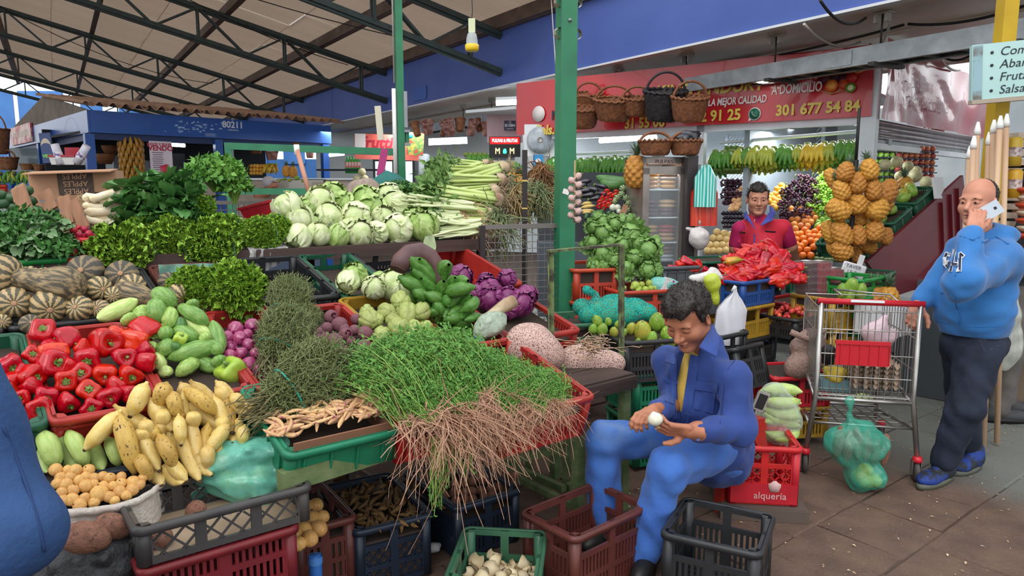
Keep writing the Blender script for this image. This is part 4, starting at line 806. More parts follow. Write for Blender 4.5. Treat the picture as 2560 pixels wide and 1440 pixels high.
spans(spec,lambda i,a:[('stuffing_cucumber',CUC[a[6]][i%3])],pl1(440,860,.05,.6),.36,'pale green stuffing cucumber','the cucumber heap','cucumber','stuffing cucumbers beside the peppers',22,lift=.0015)
P=ppl(585,930);IT('green_pepper',[('green_pepper',pepper(31,mat('yellow_green_pepper','#8fae3a','#a9c24c',scale=4,ro=.25))),('stem',PSTEM)],pl1(440,860,.06,.6)(582,932),BZ(fdir(P,-.5,-.7),(1,0,0)),.115,'single yellow-green bell pepper at the foot of the cucumber heap','pepper')
IT('green_pepper',[('green_pepper',pepper(33,MATS['yellow_green_pepper'])),('stem',PSTEM)],pl1(440,860,.075,.6)(450,850),BZ(fdir(P,.4,-.7),(1,0,0)),.055,'tiny green pepper among the stuffing cucumbers','pepper')
ba=[(1080,15,985,205,130,0),(1235,10,1180,155,125,1),(1350,0,1415,95,110,1),(1440,-5,1605,150,130,1),(1620,-10,1725,95,90,1),(1395,60,1590,205,110,1),(1730,85,1800,170,90,0),(1815,160,1920,185,70,0),(1130,130,1265,315,130,1),(1265,70,1325,235,105,1),(1365,80,1375,368,85,1),(1400,150,1680,330,110,1),(1600,110,1685,300,100,1),(1680,70,1715,315,110,0),(1735,140,1915,245,90,1),(895,185,1180,370,135,1),(870,230,665,450,120,0),(890,260,985,610,135,1),(1085,290,1150,525,120,1),(1255,250,1275,525,135,1),(1410,270,1480,560,110,1),(1545,310,1515,500,110,0),(1690,320,1560,490,100,0),(1780,260,1740,410,100,1),(1060,400,1165,605,110,1),(1190,400,1285,595,110,1),(1345,390,1465,670,115,1),(1120,540,1190,720,110,1),(1250,560,1370,695,100,1),(1020,540,1105,690,100,1),(1545,470,1545,610,100,0),(1230,620,1345,720,110,1),(1820,320,1800,430,90,0),(1640,470,1600,600,90,0),(1480,540,1560,660,90,1),(960,380,1010,560,100,1),(1330,250,1345,420,90,0)]
spec=[c0(a[0],a[1])+c0(a[2],a[3])+(a[4]/2.977*1.08,(0,180)[a[5]^(i%4==1)])for i,a in enumerate(ba)];rest=list(spec)
for i in range(26):x,y=unif(290,590),unif(985,1165);a=gaus(1.35,.35);l=unif(34,44);rest.insert(0,(x-l*cosf(a)/2,y-l*sinf(a)/2,x+l*cosf(a)/2,y+l*sinf(a)/2,38,rng.choice((0,180))))
spans(rest,lambda i,a:[('ripe_plantain',BANS[i%4]),('blossom_end',BTIPS[i%4])],MP(430,1185,0,.8,lambda x,y,d:onz(x,y,.655)),.205,'yellow freckled ripe plantain','the plantain heap','plantain','ripe plantains heaped at the front',24,lift=.0012,lk_=1.32)
gb=[(310,340,425,640,150,0),(430,340,575,640,140,1),(500,340,650,620,130,0),(650,380,770,640,130,1),(800,390,890,620,110,0),(290,470,350,660,100,1)]
spec=[c0(a[0],a[1])+c0(a[2],a[3])+(a[4]/2.977,180*a[5])for a in gb]
spans(spec,lambda i,a:[('green_plantain',GBANS[i%2]),('blossom_end',BTIPS[i%2])],MP(200,1150,0,.7,lambda x,y,d:onz(x,y,.74)),.32,'fat pale green plantain','the row behind the potato sack','plantain','pale green plantains behind the potatoes',200)
on=[(1755,1020,125),(1880,1000,125),(1785,1090,115),(1690,1080,105),(1720,1150,95),(1795,1200,100),(1850,1290,135),(1710,1220,110),(1930,1325,95),(2005,1335,85),(1970,1250,90),(2055,1230,85),(1850,1135,100),(1860,1375,85),(1945,1385,80),(2085,1290,85),(1660,1140,90),(1760,1270,90),(1900,1200,90),(2130,1340,85),(1840,1060,90)]
def oori(P,i):return BZ(fdir(P,unif(-.7,.7),unif(-.9,.5)),gaus(size=3))
balls(cv(c4,on,2.977),lambda i,a:[('red_onion',ONI[i%2]),('root_tuft',OROOT)],MP(620,890,.0,.3),'shiny red onion','the onion crate','onion','red onions in the red crate',22,orient=oori)
be=[(595,1010,165),(510,930,145),(760,950,115),(850,1095,160),(540,1185,195),(660,1105,145),(640,1055,120),(840,1220,145),(790,1300,140),(555,1285,135),(665,1280,125),(215,1310,145),(745,1060,115),(385,1085,110),(470,1040,120),(710,1175,100),(390,1150,110),(925,1225,90),(345,1275,110),(700,1350,110),(600,1240,100),(460,1130,100)]
spec=cv(c8,be,4)
balls(spec,lambda i,a:[('beetroot',BEE[i%3])]+([('leaf_stubs',BCROWN)]if i%4==1 else[('tap_root',BROOT)]),MP(860,850,.02,.3),'dusty purple beetroot','the beetroot heap','beetroot','beetroots in the red crate',18,orient=oori)
ch=[(885,955,205),(1062,890,195),(1205,770,200),(1270,890,215),(1412,875,180),(1185,1035,215),(1020,1120,195),(1335,1025,140),(1460,1030,135),(1350,1085,120),(1490,1140,165),(1295,1165,165),(1140,1200,150),(870,880,150),(970,960,150),(1130,960,150),(1400,1150,130)]
balls([(x,y,d*1.15)for x,y,d in cv(c8,ch,4)],lambda i,a:[('chayote',CHA[i%3])],MP(985,815,.06,.4),'wrinkled green chayote','the chayote heap','chayote','chayotes beside the plantain bunch',22,orient=lambda P,i:BZ(fdir(P,unif(-1,1),unif(-.6,.9)),gaus(size=3)))
sq=[(0,690,110,.75,.1),(35,757,80,0,0.05),(123,765,88,.02,.3),(200,772,66,-.4,-.2),(247,721,62,.35,.1),(331,716,64,.12,.08),(445,735,56,.5,.5),(252,773,48,-.5,-.2),(285,738,44,-.2,.1),(365,745,44,.2,.1),(75,690,50,-.3,0),(5,805,40,0,0),(110,690,44,.2,.2)]
spl=MP(200,745,.06,.35);L=RL(sq,'round squash with cream stripes','the squash heap',30)
for i,a in enumerate(sq):
 P=spl(a[0],a[1]);IT('squash',[('squash',SQU),('blossom_scar',SQST)],P,BZ(fdir(P,a[3],a[4]),gaus(size=3)),a[2]/ppm(P),L[i],'squash','striped squashes under the shelf')
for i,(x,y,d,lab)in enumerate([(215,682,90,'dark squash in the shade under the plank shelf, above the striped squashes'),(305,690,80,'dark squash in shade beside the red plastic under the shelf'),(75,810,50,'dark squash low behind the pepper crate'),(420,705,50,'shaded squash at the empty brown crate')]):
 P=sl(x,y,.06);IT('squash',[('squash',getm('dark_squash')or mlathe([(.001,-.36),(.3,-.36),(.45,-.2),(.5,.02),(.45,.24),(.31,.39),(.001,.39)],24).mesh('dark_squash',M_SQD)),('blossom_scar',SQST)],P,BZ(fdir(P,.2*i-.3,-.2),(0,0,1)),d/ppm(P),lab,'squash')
A,B=spl(205,735),spl(45,705);IT('long_necked_squash',[('long_necked_squash',NECK)],(A+B)/2+A3(0,0,.02),FM(nrm(B-A),nrm(EYE-A)),(np.linalg.norm(B-A)*1.15,.4,.4),'long necked brown squash lying behind the round striped squashes','squash')
A,B=spl(390,735),spl(340,722);IT('long_necked_squash',[('long_necked_squash',NECK)],(A+B)/2-A3(0,0,.03),FM(nrm(A-B),nrm(EYE-A)),(.28,.28,.28),'short necked squash half hidden behind the stuffing cucumbers','squash')
def lettuce(px,py,w,f,lab,up=(0,-.5),k=0,bag=False):
 P=f(px,py);o=IT('curly_lettuce',[('curly_lettuce',CUR[k%2])],P,BZ(fdir(P,*up),gaus(size=3)),w/ppm(P)/.86,lab,'lettuce','curly lettuces')
 if bag:
  g=[];
  for i in range(9):
   a=-2.2+i*.55;g.append([A3((.36+.1*f2)*cosf(a)*(1+.06*sinf(7*a)),(.36+.1*f2)*sinf(a)*(1+.06*sinf(7*a)),-.3+.62*f2)for f2 in(0,.3,.6,.8,1)])
  b=mgrid(arr(g)).obj('plastic_bag',film('mint_film','#a4d2b8',.42),o)
 return o
lettuce(487,725,95,MP(487,735,.05,.4),'curly lettuce beside the squashes, behind the stuffing cucumbers',(0,-.3),0)
lettuce(587,725,118,MP(587,735,.06,.4),'curly lettuce standing in the back of the red onion crate',(.1,-.3),1)
for px,py,w,bk,k,lab,up,bg in((302,618,112,.0,0,'curly lettuce drooping over the shelf lip next to the radishes',(-.1,.4),False),(372,598,90,.2,1,'bagged curly lettuce behind the drooping one beside the radishes',(-.1,.1),True),(437,598,92,.1,0,'bagged curly lettuce at the middle of the shelf front',(0,.1),True),(522,608,110,.0,1,'bagged curly lettuce hanging lowest over the shelf lip',(.1,.3),True),(485,538,88,.3,0,'curly lettuce sitting on top of the bagged lettuces',(0,-.3),True),(565,578,70,.15,1,'curly lettuce next to the grey plastic sheet, left of the frosted bag',(.4,0),True),(652,588,72,.06,0,'bagged curly lettuce at the shelf edge beside the pale cabbages',(.1,-.1),True),(692,575,62,.1,1,'curly lettuce leaning against the first pale cabbage',(.3,-.4),True),(620,585,55,.12,0,'pale lettuce inside a frosted bag on the shelf',(0,-.2),True)):
 lettuce(px,py,w,lambda x,y:shelf(x,y,bk),lab,up,k,bg)
def bundle(me,tie,P,d,L,lab,zup=None,rx=0):
 o=IT('thyme_bundle',[('thyme_bundle',me)]+([('tie',TWINE)]if tie else[]),P,FM(nrm(d),nrm(zup if zup is not None else EYE-P))@rotx(rx),L/.3*.92,lab,'herb bundle','thyme bundles');return o
for px,py,w,m,(dx,dy),lab,dz in((722,752,165,0,(.25,-1),'upper dry thyme bundle resting against the empty black crate',.1),(708,840,205,1,(.45,-1),'middle thyme bundle lying over the red onions',.1),(770,955,290,0,(.9,-.55),'lower thyme bundle lying on the carton of pale roots',.1),(690,985,130,1,(.7,-.9),'small dark thyme bundle beside the lower bundle',.05),(770,800,100,1,(.3,-1),'loose thyme bundle behind the beetroots',.05)):
 pl=MP(px,py,dz,.5);P=pl(px,py);A=pl(px+dx*40,py+dy*40);bundle(THY[m],True,P,A-P,w/ppm(P),lab)
co=[(1030,1050,890,935),(1075,1055,945,905),(1120,1045,995,885),(1165,1030,1050,870),(1205,1020,1100,878),(1245,1010,1150,893),(1290,1005,1205,910),(1335,1010,1265,925),(1385,1035,1345,940),(1320,1050,1385,970),(1180,1075,1085,965),(1105,1085,1000,985),(1245,1065,1300,980),(960,985,900,900)]
cpl=MP(1150,970,.1,.3);L=RL([((a[0]+a[2])/2,(a[1]+a[3])/2)for a in co],'coriander bunch with pink roots','the coriander heap',24)
for i,a in enumerate(co):
 A,B=cpl(a[0],a[1])+A3(0,0,.004*i),cpl(a[2],a[3]);IT('coriander_bunch',CORI[i%3],A,FM(nrm(A-B),SN),np.linalg.norm(A-B)/.3,L[i],'coriander','coriander bunches over the crate edge')
for i,(x0,y0,x1,y1,lab)in enumerate(((1075,1085,1085,1275,'longest sprig of coriander dangling below the root heap'),(1115,1080,1112,1190,'short sprig of coriander dangling beside the longest one'),(1150,1090,1150,1190,'thin sprig of coriander dangling nearest the green table legs'))):
 A=cpl(x0,y0)-SV*.04;z1=A[2]-(y1-y0)/ppm(A);n=(26,12,8)[i];b=MB();t=lsp(0,1,9);Pn=np.zeros((n,9,3));Pn[...,:2]=A[:2]+gaus(0,.012,(n,1,2));Pn[...,2]=A[2]+(z1-A[2])*t*unif(.6,1,n)[:,None];Pn+=np.cumsum(gaus(0,.004,Pn.shape),1);b.strands(Pn-A,.0016)
 c=MB();k=n*7;q=rng.integers(0,n,k);j=rng.integers(5,9,k);c.leaves(Pn[q,j]-A,gaus(size=(k,3))-A3(0,0,.8),gaus(size=(k,3)),unif(.012,.025,k),.004);o=b.obj('coriander_sprig',M_CORS,None,A);tag(o,lab,'coriander');c.obj('leaves',M_COR,o)
g0,g1=stall(-.03,-.015,.0),stall(.35,-.015,.0);ct=TH('carton','torn brown carton wall lining the green crate of pale roots','carton',(g0+g1)/2,RS);M_CARD=mat('brown_cardboard','#8a6049','#7a5340',scale=5,ro=.8,bu=.1)
mbox((0,.0,-.03),(.37,.006,.12)).obj('front_flap',M_CARD,ct);mbox((.185,.2,-.03),(.006,.42,.1)).obj('side_flap',M_CARD,ct)
rt=[];r=np.random.default_rng(3)
for i in range(120):
 x=r.uniform(680,965);t=(x-680)/285;y=r.uniform(1005+25*(1-t)-20*t,1092-70*t);a=r.normal(-.25,.5);l=r.uniform(35,62);rt.append((x-l*cosf(a)/2,y-l*sinf(a)/2,x+l*cosf(a)/2,y+l*sinf(a)/2,r.uniform(9,13),r.uniform(0,360)))
for i,s_ in enumerate(((720,1010,790,1000,12,0),(760,1030,860,1020,13,0),(905,990,915,955,11,0),(880,985,960,1000,12,0),(690,1075,760,1060,13,0))):rt.append(s_)
spans(rt,lambda i,a:[('pale_root',CUBI[i%3])],MP(820,1035,.025,.3),.12,'slim pale brown root','the carton of roots','root','pale roots in the carton',16,lift=.0004)
Y=3.62;pb=lambda x,y,dy=0:atY(*c8(x,y),Y+dy)
Pb=pb(1600,800);bunch=TH('plantain_bunch','whole bunch of deep green plantains on a thick purple stalk','plantain',Pb)
M_RAC=mat('purple_brown_stalk','#4e3436','#6a4b48',scale=4,ro=.5,sr=(1,1,1),bu=.2)
st=[pb(1180,450,-.1),pb(1210,380,-.08),pb(1300,300,-.04),pb(1400,280),pb(1500,330),pb(1570,420),pb(1590,520,-.02),pb(1600,640),pb(1620,760,.05),pb(1680,900,.05)]
mtube(arr(st)-Pb,[.044,.05,.052,.05,.045,.038,.035,.034,.03,.02],12).obj('stalk',M_RAC,bunch)
t=mlathe([(.001,0),(.04,-.004),(.043,.004)],12);t.obj('cut_end',mat('cut_stalk_end','#5a3c34','#7a5a4a',scale=20,ro=.8),bunch,st[0]-Pb,BZ(st[0]-st[1]))
fg=[(1330,370,1530,540,150),(1420,380,1540,520,110),(1350,480,1520,600,110),(1270,530,1430,600,120),(1220,540,1420,640,120),(1680,430,1640,550,130),(1740,550,1690,620,90),(1850,580,1700,650,110),(1910,640,1680,690,130),(1440,570,1570,680,110),(1340,650,1460,730,110),(1460,700,1580,760,110),(1630,600,1590,730,120),(1310,740,1400,770,90),(1400,760,1520,830,100),(1550,760,1600,860,100),(1650,720,1660,800,90),(1690,810,1810,740,100),(1650,920,1690,800,110),(1500,890,1600,930,100),(1700,900,1830,830,110),(1830,860,1940,760,110),(1900,730,1820,800,80),(1620,930,1600,1010,120),(1660,960,1800,940,110),(1820,930,1930,860,90),(1870,960,1990,930,80),(1680,990,1730,1050,110),(1750,970,1890,1010,110),(1560,950,1640,1000,90),(1740,1040,1760,1110,90),(1830,1050,1860,1120,90),(1900,1050,1910,1130,80),(1610,850,1500,870,90),(1380,700,1330,640,80)]
for i,a in enumerate(fg):
 A,B=pb(a[0],a[1],-.09+.0*i),pb(a[2],a[3],-.04);l=np.linalg.norm(B-A)*1.4;w=a[4]/4/ppm(A)/.37*1.2
 o=MO('plantain_finger',FING[i%2],bunch,(A+B)/2-Pb,FM(nrm(A-B),nrm(EYE-A))@rotx(rnd.choice((0,PI))+rnd.uniform(-.4,.4)));o.matrix_basis=o.matrix_basis@Matrix.Diagonal((l,w,w,1))
for i in range(16):
 a=i*2.4;P=pb(1620+110*cosf(a),800+190*sinf(a),.08);o=MO('plantain_finger',FING[i%2],bunch,P-Pb,FM(nrm(A3(cosf(a),.5,-sinf(a))),(0,-1,.2)));o.matrix_basis=o.matrix_basis@Matrix.Diagonal((.14,.11,.11,1))
P=pb(1520,240,.15);IT('husk_leaf',[('husk_leaf',leafmesh(.15,.05,.1,5,mat('pale_husk','#a9bb8c','#c3cfa8',scale=6,ro=.5),'husk_leaf'))],P-A3(0,0,.05),FM(A3(-.1,0,1),(0,-1,0)),.8,'pale green husk leaf sticking up beside the purple stalk','leaf')
A,B=pb(1960,1110,-.15),pb(2230,930,-.05);ln=np.linalg.norm(B-A);o=IT('wrapped_cabbage',[('wrapped_cabbage',mgrid(SP(SM(ip((0,.02),(.1,.16),(.4,.3),(.75,.27),(.93,.12),(1,.05))),.05,5,.1,24,18,2,noise=.05),wrap=True).mesh('wrapped_cabbage',mat('grey_green_wrap','#8d9c8a','#aab6a4',scale=7,ro=.4,bu=.9,bs=9)))],(A+B)/2,FM(nrm(B-A),nrm(EYE-A)),(ln*1.15,.21,.21),'long cabbage wrapped in crinkled pale plastic below the red cabbages','cabbage')
A,B=pb(1990,960,-.1),pb(2340,770,.02);q=np.linalg.norm(B-A);b=mtube([A+(B-A)*t-(A+B)/2 for t in(0,.3,.6,.8,1)],[.012,.018,.03,.036,.033],12);o=b.obj('cabbage_stump',mat('ragged_stump','#8f7458','#cbb898',scale=8,ro=.8,bu=.5),None,(A+B)/2);tag(o,'ragged cabbage stump with its cut end up, on the wrapped cabbage','stump')
mlathe([(.001,.004),(.02,.002),(.033,0)],12).obj('cut_face',mat('stump_face','#c9ae86','#a98a64',scale=30,ro=.7),o,B-(A+B)/2,BZ(B-A))
b=MB();
for q in range(3):b.tube([onz(1165+q*3,848,.9),onz(1195,842,.91),onz(1212+q*4,868,.87),onz(1218+q*3,892,.84)],.005,6)
o=b.obj('blue_rope',mat('blue_cord','#3b6f96',ro=.6));tag(o,'blue cord looped over the crate rim below the plantain bunch','cord')
b=MB();P=np.cumsum(gaus(0,.012,(14,12,3)),1)*[1,1,.4]+sl(1125,862,.03);b.strands(P-P[0,0],.0022);tag(b.obj('twine_tangle',mat('pink_twine','#d29c8c',ro=.7),None,P[0,0]),'tangle of pink twine on the red crate rims','twine')
rc=[(1152,692,58,.05),(1215,705,44,.1),(1268,697,46,.15),(1222,728,66,.02),(1225,748,62,-.03),(1270,745,56,0),(1302,758,64,.0),(1318,738,50,.08),(1190,735,46,.02),(1268,770,55,-.04)]
rpl=MP(1230,725,.06,.3);L=RL(rc,'crinkled red cabbage','the red cabbages',18)
for i,a in enumerate(rc):P=rpl(a[0],a[1]);IT('red_cabbage',REDC[i%2],P,BZ(fdir(P,unif(-.5,.5),unif(-.8,.2)),gaus(size=3)),a[2]/ppm(P),L[i],'cabbage','red cabbages')
for i,(x,y,w,lab)in enumerate(((870,703,54,'white-hearted cabbage showing its cut stalk in the green crate'),(888,690,60,'green cabbage behind the white-hearted one in the green crate'),(935,720,58,'pale cabbage half hidden behind the yellow crate'),(985,712,74,'pale cabbage wedged beside the plantain bunch'),(1012,725,60,'cabbage under the left plantain hands'),(948,700,40,'small pale cabbage behind the others in the green crate'))):
 P=sl(x,y,.07);IT('cabbage',CABS[(i+1)%4],P,BZ(fdir(P,.1*i-.3,(.6,-.5,-.3,-.6,-.3,.3)[i]),(1,0,0)),w/ppm(P),lab,'cabbage','cabbages on the slope')
cb=[(717,517,66,.38,3),(752,551,60,.3,1),(800,503,66,.5,0),(823,541,66,.34,3),(744,590,60,.08,1),(797,585,54,.1,0),(843,592,52,.1,2),(889,541,68,.3,0),(925,522,70,.45,2),(990,517,74,.45,3),(994,572,68,.12,0),(1060,566,68,.12,2),(899,584,64,.1,0),(941,582,54,.12,1),(912,497,60,.6,2),(855,510,58,.55,2),(770,520,52,.5,2),(960,545,54,.3,1),(1035,545,50,.3,2),(830,490,60,.68,2),(972,490,60,.68,0),(870,568,46,.25,3),(1090,552,40,.3,2),(868,545,46,.4,1),(780,560,44,.3,2)]
L=RL(cb,'pale green cabbage','the shelf heap',26)
for i,a in enumerate(cb):P=shelf(a[0],a[1],a[3]);IT('cabbage',CABS[a[4]],P,BZ(fdir(P,unif(-.6,.6),.75 if i==4 else unif(-1,.1)),gaus(size=3)),a[2]*1.04/ppm(P),L[i],'cabbage','cabbages heaped on the shelf')
ce=[(1252,452,1090,452,.45),(1260,420,1110,470,.7),(1235,478,1070,500,.35),(1245,500,1080,478,.3),(1235,430,1100,430,.8),(1215,408,1120,440,.9),(1225,535,1090,525,.22),(1230,556,1100,560,.14),(1255,470,1120,445,.5),(1200,520,1060,490,.4),(1240,415,1130,412,.95)]
L=RL([(a[0],a[1])for a in ce],'celery bunch with root base','the celery pile',18)
for i,a in enumerate(ce):A,B=shelf(a[0],a[1],a[4]),shelf(a[2],a[3],a[4]+.05);IT('celery_bunch',CELE[i%2],A,FM(nrm(A-B),(0,-.3,1))@rotx(i*1.3),np.linalg.norm(A-B)/.46,L[i],'celery','celery bunches')
sp=[(1180,520,1030,500,.25),(1150,540,1020,545,.18),(1200,560,1060,575,.1),(1190,580,1080,590,.05),(1130,515,1010,500,.3),(1165,560,1040,540,.12)]
L=RL([(a[0],a[1])for a in sp],'spring onion bunch with pink roots','the spring onions',16)
for i,a in enumerate(sp):A,B=shelf(a[0],a[1],a[4]),shelf(a[2],a[3],a[4]+.04);IT('spring_onion_bunch',SPRI[i%2],A,FM(nrm(A-B),(0,-.4,1)),np.linalg.norm(A-B)/.42,L[i],'spring onions','spring onion bunches')
M_DRY=mat('dry_straw','#8f7a52','#b29a6c',scale=9,ro=.8);M_DRG=mat('dry_green_leaf','#8a9468','#6f7a52',scale=7,ro=.7)
def drybunch(P,n,L_,m,lab,seed,nm='dried_bunch',dr=(0,0,-1),sp_=.5):
 r=np.random.default_rng(seed);Q=np.zeros((n,8,3));d=arr(dr)+r.normal(0,sp_,(n,3));d/=np.linalg.norm(d,axis=1)[:,None];Q[:,0]=r.normal(0,.03,(n,3))
 for q in range(1,8):Q[:,q]=Q[:,q-1]+d*L_/7*r.uniform(.6,1.1,n)[:,None]+r.normal(0,.012,(n,3))
 o=MB().strands(Q,lsp(1,.5,8)[None]*r.uniform(.003,.008,n)[:,None]).obj(nm,m,None,P);tag(o,lab,'bunch','dried bunches by the mesh cage');return o
for i,(x,y,bk,m,lab)in enumerate(((1265,470,.55,M_DRG,'bunch of limp onion leaves hanging beside the celery bases'),(1290,500,.4,M_DRY,'dry straw bunch in front of the black pole'),(1350,440,.6,mat('brown_roots','#7d5638','#a0764e',scale=9,ro=.8),'heap of brown dried roots between the black pole and the thick green post'),(1345,490,.4,M_DRG,'limp green leaf bunch between the black pole and thick green post'),(1240,560,.1,M_DRG,'dry leaf bunch hanging at the end of the shelf'),(1380,480,.6,M_DRY,'straw bunch against the thick green post'))):
 drybunch(shelf(x,y-20,bk),130,.3,m,lab,i+60)
P0=atY(1437,440,4.7);gs=TH('hanging_garlic_string','string of papery garlic bulbs hanging beside the thick green post','garlic',P0);mtube([(0,0,.1),(0,0,-.3)],.006,5).obj('string',M_DRY,gs)
GB=mlathe([(.001,-.4),(.3,-.38),(.48,-.1),(.4,.2),(.15,.4),(.08,.7),(.001,.72)],14,f=lambda a,r,z:1+.08*np.cos(6*a)).mesh('bulb',mat('garlic_skin','#cdb0a6','#b08f8a',scale=5,ro=.5))
for i in range(11):o=MO('bulb',GB,gs,(.022*(-1)**i,-.02*(i%3),-.03*i),BZ(A3((-1)**i,-.3,.6)));o.scale=(.05,)*3;o.matrix_basis=mtx((.022*(-1)**i,-.02*(i%3),-.028*i),BZ(A3(-(-1)**i,.3,.6)),.05)
P=shelf(1312,375,.15);pg=P*[1,1,0];po=TH('black_pole','black square pole tied with yellow tape at the shelf end','pole',pg);mbox((0,0,P[2]/2),(.038,.038,P[2])).obj('shaft',mat('black_pole','#2c2426',ro=.5),po);mbox((0,0,P[2]-.22),(.042,.042,.012)).obj('tape',mat('yellow_tape','#d3b25a',ro=.5),po);mbox((0,0,P[2]-.42),(.042,.042,.01)).obj('tape',mat('yellow_tape','#d3b25a'),po)
c_a,c_b=atY(1205,548,4.75)*[1,1,0],atY(1396,545,4.95)*[1,1,0];cd=nrm(c_b-c_a);cl_=np.linalg.norm(c_b-c_a);M_WIRE=mat('galvanised_wire','#7b7671',ro=.5,metal=.6)
cg=TH('mesh_cage','galvanised wire mesh panel closing the end of the stall','mesh panel',c_a,FM(cd));b=MB();b2=MB()
for q in np.arange(0,cl_,.045):b.tube([(q,0,.5),(q,0,1.36)],.0026,5,cap=False)
for z in np.arange(.5,1.37,.045):b.tube([(0,0,z),(cl_,0,z)],.0026,5,cap=False)
o=b.obj('wire_grid',M_WIRE,cg);o['kind']='stuff'
mbar((0,0,0),(0,0,1.38),.035).obj('post',MATS['black_pole'],cg);mbar((cl_,0,0),(cl_,0,1.38),.035).obj('post',MATS['black_pole'],cg);mbar((0,0,1.37),(cl_,0,1.37),.03).obj('top_bar',M_WIRE,cg);mbar((0,0,.5),(cl_,0,.5),.03).obj('bottom_bar',M_WIRE,cg)
cc=[(35,470,85,480,24,0),(5,492,95,505,25,0),(10,515,105,530,25,0),(0,540,108,535,24,0),(70,520,108,530,22,0),(110,532,150,526,17,0),(-20,512,30,508,26,0),(215,575,262,570,20,0),(-30,485,20,490,24,0),(60,545,120,550,22,0)]
spans([a for a in cc],lambda i,a:[('cucumber',CUD)],lambda x,y:shelf(x,y,.62),.23,'dark green cucumber','the cucumber stack','cucumber','dark cucumbers at the shelf end',15)
def leafheap(cx,cy,rx_,ry_,n,bk,rootname,lab,cat,mats,sizes,seed,dome=1.0):
 """a heap of large leaves, every leaf a part"""
 r=np.random.default_rng(seed);C0=shelf(cx,cy+ry_,bk);k=ppm(C0);o=TH(rootname,lab,cat,C0)
 for i in range(n):
  a=r.uniform(0,PI);q=math.sqrt(r.uniform(.15,1));d=A3(cosf(a)*rx_/k*q,r.uniform(-.28,.16)*(1.1-q*.6),sinf(a)*2*ry_/k*q*dome);tilt=r.uniform(-.5,.6);az=r.uniform(-1.2,1.2)-(PI/2)
  R=rotz(az)@roty(tilt)@rotx(r.uniform(-.6,.6));c=MO('leaf',mats[i%len(mats)],o,d,R);c.matrix_basis=c.matrix_basis@Matrix.Scale(r.uniform(*sizes),4)
 return o
leafheap(425,512,112,75,230,.45,'spinach_heap','big heap of dark green spinach leaves on the shelf','spinach',SPI,(.5,.85),5)
o=leafheap(470,512,60,55,70,.35,'spinach_heap','smaller heap of spinach beside the large parsley bunch','spinach',SPI,(.45,.75),6);o['group']='spinach heaps'
P=shelf(538,440,.6);IT('parsley_bunch',parsley(1,M_PARS,1500,(.18,.15,.14),.05),P,None,1,'tall bright parsley bunch standing behind the spinach heap','parsley')
P=shelf(585,470,.55);IT('parsley_bunch',parsley(4,M_PARS,500,(.1,.1,.1),.045),P,None,1,'side tuft of parsley drooping toward the blue kiosk','parsley')
for x,y,bk,R_,n,lab in((30,600,.15,(.2,.15,.15),1500,'dark curly parsley bunch at the very end of the shelf'),(70,570,.3,(.2,.13,.11),900,'dark parsley bunch behind the end one, under the cucumbers'),(110,625,.05,(.17,.12,.09),800,'parsley lying on the shelf lip beside the radish leaves'),(95,565,.35,(.1,.1,.08),400,'small parsley tuft at the cucumber stack')):
 IT('parsley_bunch',parsley(int(x),M_PARD,n,R_,.04),shelf(x,y,bk),None,1,lab,'parsley','dark parsley bunches')
P=shelf(995,478,.75);IT('parsley_bunch',parsley(8,M_PARD,700,(.13,.1,.09),.03),P,None,1,'dark parsley behind the cabbages near the teal sacking','parsley')
RADL=[leafmesh(.13,.05,-.2,i+30,mat('radish_leaf','#55764a','#8aa07a',scale=5,ro=.5,bu=.3,bs=14),'radish_leaf')for i in range(3)]
leafheap(130,592,56,48,150,.15,'radish_greens','heap of grey-green radish leaves on the shelf','radish',RADL,(.35,.75),9)
M_RAD=mat('radish_skin','#b8283f','#a11e3a',scale=4,ro=.35,rndv=.1);RAD=blob(71,.05,14,9).mesh('radish',M_RAD);RTAIL=mtube([(0,0,-.45),(.05,0,-.8),(-.05,.1,-1.3)],[.07,.03,.01],6).mesh('tail',mat('radish_tail','#d8a6a4',ro=.6))
rd=[(180,630,28,.02),(184,575,19,.25),(197,568,12,.28),(211,573,17,.26),(222,585,20,.24),(198,587,18,.2),(186,612,22,.1),(206,608,20,.12),(226,600,18,.16),(214,620,19,.08),(200,622,16,.06),(226,615,16,.1),(215,602,16,.14),(192,600,15,.15)]
L=RL(rd,'red radish','the radish bunch',14)
for i,a in enumerate(rd):P=shelf(a[0],a[1],a[3]);IT('radish',[('radish',RAD),('tail',RTAIL)],P,BZ(fdir(P,-.7,unif(-.4,.4)),(0,0,1)),a[2]/ppm(P),L[i],'radish','radishes on the shelf')
lk=[(215,560,300,500,26),(220,545,305,510,24),(205,495,300,500,26),(240,555,320,520,24),(250,510,310,482,22),(205,515,290,525,24),(230,570,300,545,22),(210,530,300,530,26),(265,500,320,495,20),(260,575,290,550,18),(225,500,285,482,22),(205,548,265,560,22)]
spans(lk,lambda i,a:[('leek',LEEK),('root_tuft',LEEKR)],lambda x,y:shelf(x,y,.5),.13,'cream white leek','the leek pile','leek','leeks beside the spinach',14,lift=.004)
P=shelf(190,505,.85);k=ppm(P);cart=TH('apple_carton','large brown apple carton lying upside down behind the leeks','carton',P,FM(A3(.96,.28,.0))@roty(-.04))
mbox((0,.1,.0),(195/k,.2,150/k)).obj('box_body',mat('tan_cardboard','#b58a6c','#a67c60',scale=3,ro=.75,bu=.08),cart);mbox((0,-.012,75/k),(192/k,.2,.006),rotx(.08)).obj('top_flap',MATS['tan_cardboard'],cart)
mbox((5/k,-.003,45/k),(78/k,.004,52/k)).obj('print_panel',mat('print_brown','#4b3c36','#5a4a42',scale=30,ro=.8),cart)
for q in range(3):text('APPLES',19/k,mat('print_tan','#c49c7e',ro=.8),cart,(5/k,-.007,(64-q*18.5)/k),RX9@rotz(PI),sx=.92)
